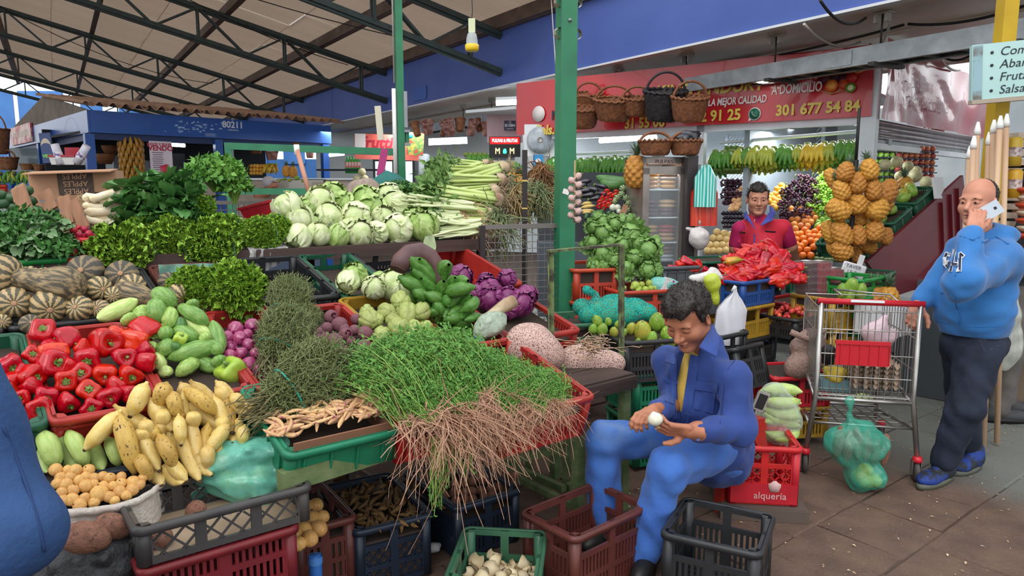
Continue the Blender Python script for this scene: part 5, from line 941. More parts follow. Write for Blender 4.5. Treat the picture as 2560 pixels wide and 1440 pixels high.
mtube([(-28/k,-.004,5/k),(-28/k,-.004,18/k),(-18/k,-.004,20/k),(-18/k,-.004,-5/k)],.004,5).obj('slot_cut',MATS['print_brown'],cart);mtube([(42/k,-.004,0),(45/k,-.004,22/k),(55/k,-.004,22/k),(58/k,-.004,5/k)],.004,5).obj('slot_cut',MATS['print_brown'],cart)
M_SLAT=mat('rough_pale_wood','#a97e62','#946b52',scale=7,ro=.8,sr=(3,3,.5),bu=.15)
for x0,y0,x1,y1,w,bk,lab in((45,470,80,565,36,.42,'bare wooden slat leaning on the cucumber stack'),(110,480,130,525,34,.6,'short wooden board behind the cucumbers'),(160,490,172,560,30,.5,'round-topped wooden board tied with wire by the leeks'),(182,500,212,570,26,.42,'wooden slat tied beside the round-topped board'),(46,466,52,500,34,.55,'pale board end behind the leaning slat')):
 A,B=shelf(x0,y0,bk),shelf(x1,y1,bk-.06);o=mbar((0,0,0),B-A,w/ppm(A),.015,up=(0,1,.0)).obj('wooden_slat',M_SLAT,None,A);tag(o,lab,'board');mbar((B-A)*.55-A3(w/ppm(A)/2+.004,0,0),(B-A)*.55+A3(w/ppm(A)/2+.004,0,0),.008,.022).obj('wire_tie',M_GAL,o)
P=shelf(975,470,.95);sd=SDF((-.3,-.2,-.2),(.3,.2,.25),.014);sd.ell((0,0,-.05),(.19,.14,.16)).ell((.0,0,.06),(.08,.06,.08)).cone((.0,0,.08),(-.02,0,.13),.04,.01).wob(.012,28,3);o=sd.mb().obj('teal_sack',mat('teal_cloth','#276b66','#1e5955',scale=6,ro=.75,bu=.5,bs=14),None,P);tag(o,'teal sacking draped in a peak behind the cabbages','sack')
P=shelf(912,478,.85);sd=SDF((-.2,-.2,-.2),(.2,.2,.2),.014);sd.ell((0,0,-.03),(.14,.12,.12)).wob(.01,30,4);o=sd.mb().obj('net_sack',mat('greyish_net','#9b8a80','#8a776c',scale=40,ro=.8,bu=.5),None,P);tag(o,'greyish net sack behind the pale cabbages','sack')
A,B=atY(742,372,5.3),atY(778,500,5.2);o=mtube([B-A,(0,0,0)],.017,10).obj('broom_handle',mat('pink_wood','#c08a72','#b57f69',scale=6,ro=.6),None,A);tag(o,'wooden broom handle with a white cap leaning behind the cabbages','broom');mtube([A3(.002,0,-.045),A3(-.002,0,.03)],.02,10).obj('cap',mat('white_plastic','#e4e2de',ro=.4),o)
A,B=atY(962,372,5.6),atY(950,440,5.6);o=mbar(B-A,(0,0,0),.055,.006,up=(0,1,0)).obj('ribbon',mat('magenta_ribbon','#a02c6c',ro=.4),None,A);tag(o,'magenta ribbon strip hanging beside the thinner green post','ribbon')
A,B=atY(944,265,6.1),atY(952,350,6.1);o=mbar(B-A,(0,0,0),.05,.02,up=(0,1,0)).obj('cream_board',mat('cream_board','#c9c2ae',ro=.7),None,A);tag(o,'cream board hanging in the air before the fruit shop banner','board')
# background: blue kiosk and the shops behind the stall
def TL_(A,B,lab,w=.028,st=9,group='fluorescent tubes'):
 P=(A+B)/2;o=TH('fluorescent_tube',lab,'lamp',P,group=group);mtube([A-P,B-P],w,10).obj('glowing_tube',mat('tube_glow','#f4f9ff',emit=st),o);mbar(A-P+A3(0,0,w*1.6),B-P+A3(0,0,w*1.6),w*2.4,w*1.2).obj('housing',mat('white_enamel','#dfe3e4',ro=.4),o);return o
K0,K1,K2=onz(222,275,2.75),onz(825,315,2.75),onz(20,335,2.75);KX,KY=nrm(K1-K0),nrm(K2-K0);KW,KD=np.linalg.norm(K1-K0),np.linalg.norm(K2-K0)
KYn=A3(-KX[1],KX[0],0);KO=K0*[1,1,0];KR=stk([KX,KYn,A3(0,0,1)],1)
def kf(x,y,d=0):return OP(x,y,KO+KYn*d,KYn)
def ks(x,y):return OP(x,y,KO,A3(-KY[1],KY[0],0))
def kl(P):return KR.T@(np.asarray(P)-KO)
M_KB=mat('blue_kiosk_paint','#1d4a92','#204f9a',scale=2,ro=.3,coat=.1,bu=.06,bs=3);M_KD=mat('dark_kiosk_blue','#1b2f5a',ro=.5)
kio=TH('kiosk','blue market kiosk with corrugated roof and number plate behind the stall','kiosk',KO,KR)
mbox((KW/2,0,2.585),(KW,.06,.33)).obj('front_fascia',M_KB,kio);ksd=KR.T@KY
mbar(A3(0,0,2.585),ksd*KD+A3(0,0,2.585),.06,.33,up=(0,0,1)).obj('side_fascia',M_KB,kio)
mbox((KW/2,.05,2.37),(KW,.05,.1)).obj('shutter_rail',M_KD,kio);mbar(ksd*.1+A3(.05,0,2.37),ksd*KD+A3(.05,0,2.37),.05,.1).obj('shutter_rail',M_KD,kio)
for P in(kl(kf(222,330)),kl(kf(545,345)),kl(kf(812,345))):mbox((P[0],.02,1.2),(.13,.1,2.4)).obj('post',M_KB,kio)
for t in(.52,.98):mbox(tuple((ksd*KD*t)[:2])+(1.2,),(.12,.12,2.4)).obj('post',M_KB,kio)
ap=kl(ks(112,238));M_RUST=mat('brown_fibre_cement','#a5826a','#8a6b57',scale=3,ro=.85,bu=.2,bs=20)
yr,zr=ap[1],ap[2]
for k in range(5):
 t=lsp(0,1,61);zz=.035*np.sin(t*2*PI*5);x=(k+t*1.03)*(KW+.3)/5-.15;g=stk([stk([x+q*ap[0],np.full(61,-.25+q*(yr+.25)),2.83+q*(zr-2.83)+zz+.004*(k%2)],1)for q in(0,.5,1)]);b=mgrid(g);g2=g-A3(0,0,.012);b.grid(g2);b.grid(stk([g[0],g2[0]]));b.obj('roof_sheet',M_RUST,kio)
b=MB();V=[A3(-.02,0,2.75),ksd*KD+A3(-.02,0,2.75),A3(ap[0]-.02,yr,zr)];b.add(V+[v+A3(.03,.0,0)for v in V],[[0,1,2],[5,4,3]],0,False);b.add(V+[v+A3(.03,0,0)for v in V],[[0,2,5,3],[1,4,5,2]],0,False);b.obj('gable',mat('bare_grey_render','#7f7468','#6b6158',scale=4,ro=.9,bu=.3),kio)
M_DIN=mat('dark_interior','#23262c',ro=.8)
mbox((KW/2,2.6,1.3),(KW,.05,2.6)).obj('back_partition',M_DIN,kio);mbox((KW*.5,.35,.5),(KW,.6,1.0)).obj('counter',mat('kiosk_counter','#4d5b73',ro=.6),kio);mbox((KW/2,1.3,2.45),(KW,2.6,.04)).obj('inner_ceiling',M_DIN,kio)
P=kl(kf(580,313));text('80211',.15,mat('plate_white','#d9dbe2',ro=.5),kio,(P[0],-.033,P[2]),RX9,bold=.003);text('CARRANZA',.035,MATS['plate_white'],kio,(P[0],-.033,P[2]-.085),RX9);mlathe([(.014,0),(.022,0),(.022,.003),(.014,.003)],12).obj('emblem',MATS['plate_white'],kio,(P[0],-.033,P[2]+.1),RX9)
M_CHIP=mat('chipped_paint','#8fa9d0',ro=.7);b=MB();n=34
for i in range(n):P=kl(kf(gaus(490,30),unif(303,330)));b.box((P[0],-.031,P[2]),(unif(.015,.07),.003,unif(.008,.03)),roty(unif(-.5,.5)))
o=b.obj('chipped_patches',M_CHIP,kio);o['kind']='stuff'
def BD(name,lab,cat,P,w,h,m,R=None,t=.02):return tag(mbox((0,0,0),(w,t,h)).obj(name,m,None,P,R),lab,cat)
def HB_(P,n,L,m_key,lab,group,spread=.9,name='banana_hand',az=0,tilt=.0):
 o=TH(name,lab,'banana',P,rotz(az),group);mlathe([(.001,.03),(.03,.025),(.04,0),(.02,-.03),(.001,-.035)],8).obj('crown_stub',mat('crown_green','#7f8f4a',ro=.6),o)
 for i in range(n):
  t=(i/(n-1)-.5)*2 if n>1 else 0;row=i%2;d=nrm(A3(t*spread*.55,-.35-.25*row,-1+.2*row));c=MO('finger',HB[m_key],o,d*L*.5,FM(-d,A3(0,-1,.2)));c.matrix_basis=c.matrix_basis@Matrix.Diagonal((L*1.15,L*1.5,L*1.5,1))
 return o
HB={}
for k_,c1,c2 in(('green','#3f7a2a','#6ca043'),('yellowgreen','#8fa038','#b9b848'),('yellow','#d8b93c','#c9a933'),('ripe','#a87a2e','#8a6024')):
 HB[k_]=mgrid(SP(SM(ip((0,.03),(.12,.06),(.3,.1),(.6,.1),(.85,.07),(1,.025))),.13,5,.05,8,10),wrap=True).mesh('finger',mat('hand_banana_'+k_,c1,c2,scale=4,ro=.38,rndv=.1))
P=kf(325,345,.12);ra=TH('banana_raceme','hanging stem of ripe brown-yellow bananas in the kiosk window','banana',P);mtube([(0,0,.25),(0,0,0),(0,0,-.75)],.035,8).obj('stalk',MATS['plantain_tip'],ra);k=1/ppm(P)
for i in range(84):
 r_,a=divmod(i,12);a=a/12*2*PI+r_*.3;z=-.02-r_*.09;R_=.13*(1-.35*max(0,r_-4)/3);d=A3(cosf(a)*.25,sinf(a)*.25,-1);c=MO('finger',HB['ripe'],ra,A3(R_*cosf(a),R_*sinf(a),z-.06),FM(nrm(-d),A3(cosf(a),sinf(a),.2)));c.matrix_basis=c.matrix_basis@Matrix.Diagonal((.2,.26,.26,1))
tag(mbox((0,0,0),(.16,.12,.12)).obj('blue_bag',mat('blue_bag','#2f6fd0',ro=.4,bu=.5),None,kf(325,437,.15)),'small blue bag tied below the hanging ripe bananas','bag')
P=kf(403,394,-.05);w=54/ppm(P);h=80/ppm(P);po=TH('price_poster','white price poster with red heading hanging in the kiosk','poster',P,KR);mbox((0,0,0),(w,.008,h)).obj('sheet',mat('poster_white','#cfc4cc','#c2b6c0',scale=4,ro=.5),po)
text('JUGOS Y PULPAS',.055,mat('poster_red','#a5203c',ro=.5),po,(0,-.006,h*.4),RX9,bold=.002);text('VENDO',.11,MATS['poster_red'],po,(0,-.006,h*.28),RX9,bold=.004)
for q in range(9):mbox((-w*.15,-.006,h*(.15-q*.065)),(w*.5*(1-.08*(q%3)),.003,.012)).obj('text_line',mat('poster_grey','#6b5f72',ro=.6),po)
mlathe([(.001,0),(.09,0),(.09,.003),(.001,.003)],12,f=lambda a,r,z:1+.2*np.cos(5*a)).obj('splash_print',mat('splash_red','#b8324a',ro=.5),po,(w*.15,-.006,-h*.38),RX9)
for x,y,w,h,c,lab,Yd in((342,440,60,75,'#8e9aa2','pale grey fridge side seen under the ripe bananas',.9),(300,430,45,80,'#7b848c','grey fridge behind the apple carton',1.0),(388,430,22,60,'#17181a','black monitor panel beside the price poster',.8),(432,420,40,70,'#17191d','dark screen beside the parsley bunch',.9)):
 P=kf(x,y,Yd);k=1/ppm(P);o=TH('kiosk_fridge',lab,'appliance',P*[1,1,0]+A3(0,0,P[2]-h*k/2),KR);mbox((0,0,h*k/2),(w*k,.4,h*k)).obj('body',mat('enamel_'+c[1:],c,ro=.35),o);mbox((0,-.205,h*k*.5),(w*k*.9,.01,h*k*.9)).obj('door',mat('enamel_'+c[1:],c),o);mbox((w*k*.38,-.22,h*k*.6),(.02,.02,h*k*.2)).obj('handle',MATS['galvanised_steel'],o)
TL_(kf(430,362,.6),kf(462,364,.6),'short fluorescent tube inside the kiosk above the poster',.03,8)
for x,y,s,lab in((262,395,50,'orange basket of fruit in the dark kiosk window'),(275,372,40,'woven hat-shaped basket hanging above the orange basket')):
 P=kf(x,y,.5);k=s/ppm(P);tag(mlathe([(.001,-.3),(.3,-.3),(.45,.0),(.5,.2),(.47,.2),(.42,0),(.28,-.26),(.001,-.26)],16,f=lambda a,r,z:1+.03*np.sin(24*a+z*40)).obj('basket',mat('kiosk_basket','#7a4a2a','#5b3820',scale=20,ro=.8),None,P,None),lab,'basket').scale=(k,k,k)
P=ks(60,337);w=1.55;sg=TH('shop_sign','faded red and white fruit sign on the side of the kiosk','sign',P-A3(0,0,.0),stk([-KY,-A3(-KY[1],KY[0],0),A3(0,0,1)],1));mbox((0,-.05,0),(2.2,.03,.36)).obj('panel',mat('faded_sign','#c0525e','#e0c5bb',scale=4,ro=.5,ramp=(.42,.55)),sg);text('FRUTAS Y VERDURAS',.17,mat('sign_cream','#e8dccb',ro=.5),sg,(0,-.068,0),RX9,bold=.004)
P=atY(117,370,9.5);k=1/ppm(P);hp=TH('hanging_sign','dark blue hanging panel with a pale arch and green lettering','sign',P,roty(-.06));mbox((0,0,0),(28*k,.02,74*k)).obj('panel',mat('panel_navy','#3a4a78',ro=.4),hp);b=MB();t=lsp(.15,PI-.15,14);b.grid(stk([stk([13*k*np.cos(t),np.full(14,-.013),6*k+q*k*np.sin(t)-4*k],1)for q in(10,22)]));b.obj('arch',mat('panel_tan','#c2b5a2',ro=.5),hp)
text('VIDA',10*k,mat('panel_green','#7fd05a',ro=.5),hp,(0,-.013,-20*k),RX9,bold=.003)
P=atY(170,403,9.0);k=1/ppm(P);bk=TH('tub','white tub with red lid holding wrapped rolls behind the carton','tub',P);mbox((0,0,0),(62*k,.25,18*k),None,0,.9).obj('body',mat('white_tub','#d9d5d2',ro=.4),bk);mbox((0,0,12*k),(66*k,.27,5*k)).obj('red_lid',mat('red_lid','#a8283a',ro=.4),bk);mbox((-2*k,.12,25*k),(36*k,.02,20*k)).obj('red_back',MATS['red_lid'],bk)
for x,y,r,lab in((145,385,-.25,'white wrapped roll standing left in the tub'),(205,385,.6,'white wrapped roll with purple print leaning right in the tub')):
 P=atY(x,y,8.9);o=mtube([(0,0,-.13),(0,0,.12)],[.05,.047],14).obj('wrapped_roll',mat('white_wrap','#d8d4dc','#b9b3c8',scale=9,ro=.4),None,P,roty(r));tag(o,lab,'roll');mlathe([(.05,-.06),(.052,-.02),(.05,.02)],14).obj('print_band',mat('purple_print','#6a4c8c','#d8d4dc',scale=30,ro=.4,ramp=(.4,.5)),o)
M_WIC=mat('brown_wicker','#8a5636','#6b4129',scale=30,ro=.7,bu=.6,bs=60);M_WICB=mat('black_wicker','#1f1b1e','#2e2a2c',scale=30,ro=.6,bu=.6,bs=60)
def BK(P,w,h,lab,m=M_WIC,handle=True,name='wicker_basket',group=None,tilt=None):
 """woven basket with a braided rim and hoop handle"""
 prof=[(.001,0),(.36*w,0),(.4*w,.15*h),(.45*w,.55*h),(.5*w,h),(.48*w,h),(.42*w,.5*h),(.34*w,.06*h),(.001,.05*h)];pr=[]
 for a,b_ in zip(prof[:-1],prof[1:]):pr+=[(a[0]+(b_[0]-a[0])*q,a[1]+(b_[1]-a[1])*q)for q in(0,.33,.66)]
 pr.append(prof[-1]);o=mlathe(pr,40,f=lambda a,r,z:1+.035*np.sign(np.sin(20*a))*np.sign(sinf(z/h*24))).obj(name,m,None,P,tilt);tag(o,lab,'basket',group)
 a=lsp(0,2*PI,60);mtube(stk([.5*w*np.cos(a),.5*w*np.sin(a),h+.01*np.sin(a*20)],1),.018*max(w,.3)/.5,6).obj('rim',m,o)
 if handle:a=lsp(0,PI,16);mtube(stk([.46*w*np.cos(a),0*a,h*.9+.75*h*np.sin(a)],1),.014,6).obj('handle',m,o)
 return o
for x,y,w,h,lab in((-6,385,60,60,'round wicker basket hanging at the far end of the market'),(18,425,52,30,'terracotta basket with a curly handle on the far shelf'),(70,425,32,14,'low tan tray basket on the far shelf by the blue post'),(98,427,24,14,'second low tan tray basket on the far shelf')):
 P=atY(x,y,13.5);k=1/ppm(P);BK(P,w*k,h*k,lab,mat('tan_wicker','#9a6a48','#7d5038',scale=20,ro=.8),handle=h>20)
P=atY(50,438,13.5);tag(mbox((0,0,0),(1.3,.4,.04)).obj('far_shelf',M_DIN,None,P),'dark shelf carrying baskets at the far end','shelf')
for i in range(9):P=atY(2+i*11,444+4*sinf(i*2),13.4);HB_(P+A3(0,0,.08),4,.2,'green' if i%3 else 'yellowgreen',f'green banana hand, {ORD[i]} from left under the far shelf','bananas under the far shelf')
for i in range(9):P=atY(2+(i%3)*6,466+(i//3)*9,13.2);IT('tomato',[('tomato',TOMA)],P,rrot(),.075,f'tomato, {ORD[i % 3]} from left in {ORD[i//3]} row of the far heap','tomato','tomatoes at the far end')
P=atY(45,485,13.4);tag(mbox((0,0,0),(1.6,.6,.6)).obj('far_counter',mat('far_counter','#b5b9bc',ro=.6),None,P-A3(0,-.2,.22)),'pale counter below the far bananas and tomatoes','counter')
P=atY(75,400,14);tag(mbox((0,0,0),(.7,.05,.45)).obj('glass_case',mat('dull_glass_case','#7f9098',ro=.2,coat=.4),None,P),'glass case inside the far side of the kiosk','case')
ST(mbox((.4,17.6,1.5),(12,.1,3),rotz(-.35)),'wall_shops',mat('lit_white_wall','#dfe6e8','#cfd9dc',scale=1.2,ro=.6))
def lamp(name,P,size,e,rot):
 l=bpy.data.lights.new(name,'AREA');l.shape='RECTANGLE';l.size,l.size_y=size;l.energy=e;l.color=(.93,.97,1);o=newo(name,l);COL.objects.link(o);o.location=P;o.rotation_euler=rot;return o
for x0,x1,y,Y,lab in((640,720,372,14,'fluorescent tube in the shop behind the cabbages'),(820,860,388,14,'short fluorescent tube beside the kiosk corner'),(1072,1168,358,12.5,'long bright tube above the pulp shop counter'),(1240,1330,258,10.5,'bright tube under the soffit over the lit sign')):
 TL_(atY(x0,y,Y),atY(x1,y-4,Y),lab,.035,10)
lamp('shop_tube_light',atY(900,330,14),(5,.3),90,(0,0,0));lamp('shop_tube_light',atY(1150,320,12),(2.5,.3),50,(0,0,0))
o=BD('counter_front','pale counter front of the shop behind the cabbages','counter',atY(740,500,12.6),3.2,.7,mat('beige_counter','#a89a8c','#958778',scale=3,ro=.6));mbox((0,.25,.36),(3.2,.6,.03)).obj('counter_top',mat('counter_steel','#b7bcc0',ro=.3,metal=.5),o)
o=BD('glass_counter','glass topped display counter under the papayas','counter',atY(752,463,12.5),.78,.2,mat('counter_glass','#a9a59c',ro=.15,coat=.3));mbox((0,.2,.1),(.8,.42,.02)).obj('glass_top',mat('glass_edge','#9fb5b5',ro=.1,coat=.5),o)
for i,(x,y,w,h,lab)in enumerate(((700,375,34,26,'reddish fibre basket hanging in the shop behind the cabbages'),(680,400,30,20,'striped basket hanging under the reddish one'),(735,378,30,20,'tan basket hanging above the broom handle'),(775,395,20,22,'pale net basket hanging near the kiosk post'),(640,385,30,20,'pink basket hanging at the green frame corner'))):
 P=atY(x,y,13.6);k=1/ppm(P);BK(P,w*k,h*k,lab,[M_WIC,mat('pink_wicker','#c0938a','#7a4a3c',scale=14,ro=.8)][i%2],False,group=None)
for i in range(14):P=atY(628+(i%5)*8,415+(i//5)*9,13.3);IT('passion_fruit',[('passion_fruit',GRAN)],P,rrot(),.07,f'dark yellow passion fruit, {ORD[i % 5]} from left in {ORD[i//5]} row behind the stall','passion fruit','passion fruit behind the cabbages')
for i in range(4):HB_(atY(668+i*7,412,13.3),4,.17,'ripe' if i%2 else 'yellow',f'small ripe banana hand, {ORD[i]} from left beside the passion fruit','ripe hands behind the cabbages')
for x,y,lab in((716,428,'peeled-looking yellow pineapple standing left behind the cabbages'),(733,430,'yellow pineapple standing right behind the cabbages')):P=atY(x,y,12.6);IT('pineapple',[('pineapple',PINE),('crown',PCROWN)],P,rotz(x),.2,lab,'pineapple')
for i,(x,y,s)in enumerate(((742,445,17),(725,450,14),(712,448,12),(698,452,12),(758,452,11))):P=atY(x,y,12.5);IT('papaya',[('papaya',PAP[i%2]),('stem_end',PNUB)],P,BZ(fdir(P,.4,-.4)),s/ppm(P),f'green papaya, {ORD[i]} in size order on the glass counter','papaya','papayas behind the cabbages')
P=atY(668,458,12.2);k=1/ppm(P);pe=TH('person','person in a pale cap resting head on the far counter','person',P);sd=SDF((-.3,-.2,-.25),(.3,.25,.2),.012);sd.ell((.08,0,-.04),(.09,.09,.11),roty(.9)).cone((.05,.05,-.1),(-.15,.1,-.2),.06,.12).ell((.13,-.08,-.05),(.015,.02,.015)).mb().obj('body',mat('skin_mid','#a4694f','#95604a',scale=6,ro=.5),pe);SDF((-.3,-.3,-.25),(.3,.3,.25),.012).ell((.03,0,.02),(.11,.105,.1),roty(.6)).ell((.14,-.02,.035),(.07,.08,.012),roty(.25),.02).mb().obj('cap',mat('grey_cap','#a8a2a6',ro=.7),pe)
for x,y,w,h,Y,c,lab in((985,425,105,72,13,'#22262b','black framed glass fridge behind the teal sacking'),(1092,440,62,66,12,'#2a2f35','black topped oven cabinet left of the celery'),(1058,430,20,90,12.4,'#a9b3b8','pale grey fridge side between the two black cabinets')):
 P=atY(x,y,Y);k=1/ppm(P);o=TH('shop_fridge',lab,'fridge',P-A3(0,0,h*k/2));mbox((0,.2,h*k/2),(w*k,.4,h*k)).obj('cabinet',mat('cab_'+c[1:],c,ro=.35),o)
 if w>50:
  for q in((-1,1)if w>80 else(0,)):mbox((q*w*k*.24,-.01,h*k*.42),(w*k*(.4 if w>80 else .75),.02,h*k*.75)).obj('glass_door',mat('lit_glass','#dbe8ec',ro=.1,emit=.5),o)
  mbox((0,-.02,h*k*.9),(w*k*.95,.02,h*k*.12)).obj('header',mat('cab_'+c[1:],c),o)
P=atY(967,368,12.2);k=1/ppm(P);bn=TH('banner','coral red fruit shop banner with looping dark red script','banner',P,roty(.03));mbox((0,0,0),(160*k,.02,62*k)).obj('cloth',mat('coral_cloth','#d2574b','#dd7264',scale=2,ro=.5),bn);text('frutti fru',38*k,mat('script_red','#a81e35',ro=.5),bn,(2*k,-.013,10*k),RX9,shear=.2,bold=.006);mbox((-66*k,-.006,12*k),(26*k,.02,38*k)).obj('white_end',mat('banner_white','#d9d0ce',ro=.5),bn)
P=atY(1038,360,12.1);k=1/ppm(P);bn=TH('banner','fruit photo banner right of the thinner green post','banner',P,roty(.08));mbox((0,0,0),(42*k,.02,56*k)).obj('cloth',mat('fruit_print','#a33a28','#3e7a44',scale=9,ro=.4,c3='#c9913a',ramp=(.4,.5)),bn);mlathe([(.001,0),(7*k,0),(7*k,.003),(.001,.003)],12).obj('teal_print',mat('teal_print','#2aa0a8',ro=.5),bn,(-13*k,-.011,20*k),RX9)
for i,(x,y)in enumerate(((905,430),(893,447),(912,447))):P=atY(x,y,12);IT('melon',[('melon',MELN)],P,rrot(),.13,f'pale melon, {["topmost", "left lower", "right lower"][i]} of the trio on the shop scales','melon')
P=atY(903,458,12);o=TH('scales','steel platform scales under the three melons','scales',P-A3(0,0,.1));mbox((0,0,.08),(.42,.3,.02)).obj('pan',MATS['galvanised_steel'],o);mbox((0,0,-.03),(.3,.25,.12)).obj('body',mat('scale_white','#c9cdd0',ro=.4),o)
o=BD('far_counter','pale counter under the scales','counter',atY(900,500,12.3),1.6,.6,MATS['beige_counter'])
for i in range(5):P=atY(868+i*7,412,13);o=mlathe([(.001,-.15),(.04,-.15),(.045,.05),(.018,.1),(.018,.15),(.001,.15)],10).obj('bottle',mat('soda_green','#3f9a4a',ro=.15),None,P);tag(o,f'green soft drink bottle, {ORD[i]} from left on the far shop shelf','bottle','green bottles');mlathe([(.046,-.05),(.047,0),(.046,.05)],10).obj('label_band',mat('label_red','#b23a3a','#d9d0c8',scale=20,ro=.5),o)
tag(mbox((0,0,0),(1.2,.3,.03)).obj('bottle_shelf',M_DIN,None,atY(880,425,13)),'narrow shelf under the green drink bottles','shelf')
pk=[(1045,322,22,34,'tan_wicker'),(1070,318,30,30,'pink_wicker'),(1105,322,18,36,'brown_wicker'),(1128,318,34,36,'pink_wicker'),(1150,312,26,30,'tan_wicker'),(1175,318,26,36,'pink_wicker'),(1200,312,20,30,'brown_wicker'),(1215,322,22,32,'pink_wicker'),(1225,300,18,22,'tan_wicker')]
for i,(x,y,w,h,m)in enumerate(pk):P=atY(x,y,11.5);k=1/ppm(P);BK(P-A3(0,0,h*k*.5),w*k,h*k,f'dangling brown kitchen basket, {ORD[i]} from left under the cable tray',MATS[m],False,'hanging_basket','kitchen baskets under the tray',rotx(.5 if i%2 else-.3)@roty(.3*(i%3-1)))
P=atY(1262,318,10.6);k=1/ppm(P);o=BD('plaster_panel','pink washed wall panel behind the number plate','panel',P+A3(0,.05,0),90*k,75*k,mat('pinkish_wall','#d3b3b8','#c9a5ac',scale=3,ro=.6))
P=atY(1275,314,10.5);pl_=TH('number_plate','dark violet plate numbered 81084','plate',P);mbox((0,0,0),(29*k,.02,24*k)).obj('panel',mat('violet_plate','#3a2f4c',ro=.4),pl_);text('81084',10*k,MATS['plate_white'],pl_,(0,-.013,0),RX9,bold=.002);mlathe([(2*k,0),(3*k,0),(3*k,.002),(2*k,.002)],10).obj('emblem',MATS['plate_white'],pl_,(0,-.012,8*k),RX9);mbox((0,-.012,-8*k),(17*k,.002,1.2*k)).obj('text_line',MATS['plate_white'],pl_)
P=atY(1262,367,10.2);k=1/ppm(P);ls=TH('led_sign','black lit sign reading Pulpas and Frutas with yellow M letters','sign',P);mbox((0,.02,0),(78*k,.04,50*k)).obj('panel',mat('sign_black','#1f1a1a',ro=.4),ls)
text('PULPAS & FRUTAS',11*k,mat('led_red_white','#ff8f8f',emit=4),ls,(0,-.006,15*k),RX9,sx=.72,bold=.003)
mbox((0,-.002,15*k),(74*k,.004,17*k)).obj('red_glow_panel',mat('led_red','#c80f16',emit=.9),ls)
for x in(-18,18):text('M',21*k,mat('led_yellow','#ffd27a',emit=3.5),ls,(x*k,-.006,-11*k),RX9,sx=.8)
mlathe([(.001,-6*k),(4*k,-5*k),(4.5*k,0),(3*k,5*k),(.001,6.5*k)],10).obj('pear_light',mat('led_green','#30e090',emit=3),ls,(0,-.006,-11*k))
o=BD('steel_shelf','steel shelf edge under the lit sign','shelf',atY(1190,396,10.4),1.1,.05,MATS['galvanised_steel'])
for i in range(5):HB_(atY(1165+i*12,386,10.3),4,.15,'green',f'green banana hand, {ORD[i]} from left on the steel shelf below the lit sign','hands below the lit sign',az=1.2)
for i in range(7):HB_(atY(1235+(i%4)*16,408+(i//4)*14,9.2),5,.22,'green' if i%2 else 'yellowgreen',f'green banana hand, {ORD[i % 4]} from left in {ORD[i//4]} row behind the celery','hands behind the celery',az=.8)
for x,y,lab in((1272,440,'pineapple with spiky crown behind the celery bases'),(1296,452,'pineapple behind the black pole')):P=atY(x,y,7.5);IT('pineapple',[('pineapple',PINE),('crown',PCROWN)],P-A3(0,0,.05),rotz(x),.24,lab,'pineapple')
o=BD('glass_partition','pale aluminium shop front pillar left of the thick green post','pillar',atY(1360,380,9.6),.16,1.2,mat('pale_aluminium','#b9c6cf',ro=.3,metal=.3));mbox((.2,0,0),(.04,.05,1.2)).obj('jamb',MATS['pale_aluminium'],o)
P=atY(1350,350,9.4);o=tag(mlathe([(.001,.03),(.1,.02),(.17,0),(.17,-.02),(.001,-.02)],24).xf(RX9).obj('wall_fan',mat('grey_fan','#b9bfc6','#8f98a2',scale=12,ro=.4),None,P),'round grey wall fan beside the thick green post','fan');mlathe([(.03,.035),(.035,.03),(.001,.04)],12).xf(RX9).obj('hub',MATS['clamp_zinc'],o);mbox((0,.06,0),(.4,.02,.4)).obj('back_plate',MATS['white_enamel'],o)
P=atY(1345,408,9.0);o=BD('snack_box','bright blue snack box behind the drying roots','box',P,.12,.2,mat('snack_blue','#2f8cc4',ro=.4),None,.15);mlathe([(.001,0),(.035,0),(.035,.002),(.001,.002)],12).obj('white_oval',MATS['plate_white'],o,(0,-.077,.02),RX9)
o=BD('brown_box','brown carton tilted behind the drying roots','box',atY(1352,425,8.8),.14,.16,M_CARD,roty(.4),.12);mbox((0,-.062,.0),(.14,.003,.03)).obj('tape_strip',MATS['tan_cardboard'],o)
P=shelf(640,532,.95);o=TH('wire_basket','grey wire trolley basket behind the curly lettuces','basket',P);b=MB()
for q in lsp(-.28,.28,15):b.tube([(q,0,-.15),(q,0,.06)],.003,4,cap=False)
for q in lsp(-.15,.06,6):b.tube([(-.28,0,q),(.28,0,q)],.003,4,cap=False)
b.obj('wire_grid',M_WIRE,o)['kind']='stuff';mbox((0,0,.07),(.6,.03,.025)).obj('rim',M_WIRE,o)
P=shelf(655,532,.7);o=tag(mbox((0,0,0),(.2,.2,.1),None,0,.85).obj('red_tub',cmat('bright'),None,P,roty(-.25)),'red plastic tub tilted behind the white cabbage','tub');mbox((0,0,.055),(.22,.22,.015)).obj('rim',cmat('bright'),o)
P=shelf(248,605,.2);CR('small red crate between the radishes and the curly lettuces','bright',.2,.3,.09,'slots',P-A3(0,0,.06),RSH,handle=False)
for x,y,c,lab in((270,672,'bright','red plastic crate end showing under the shelf above the squashes'),(180,672,'lgreen','green crate end in the shade under the shelf'),(90,680,'kelly','bright green crate end in the shade at the far end under the shelf')):P=sl(x,y,.0)+SV*.22;CR(lab,c,.3,.25,.1,'diamond' if c=='lgreen' else 'plain',P-A3(0,0,.05),RF,handle=False)
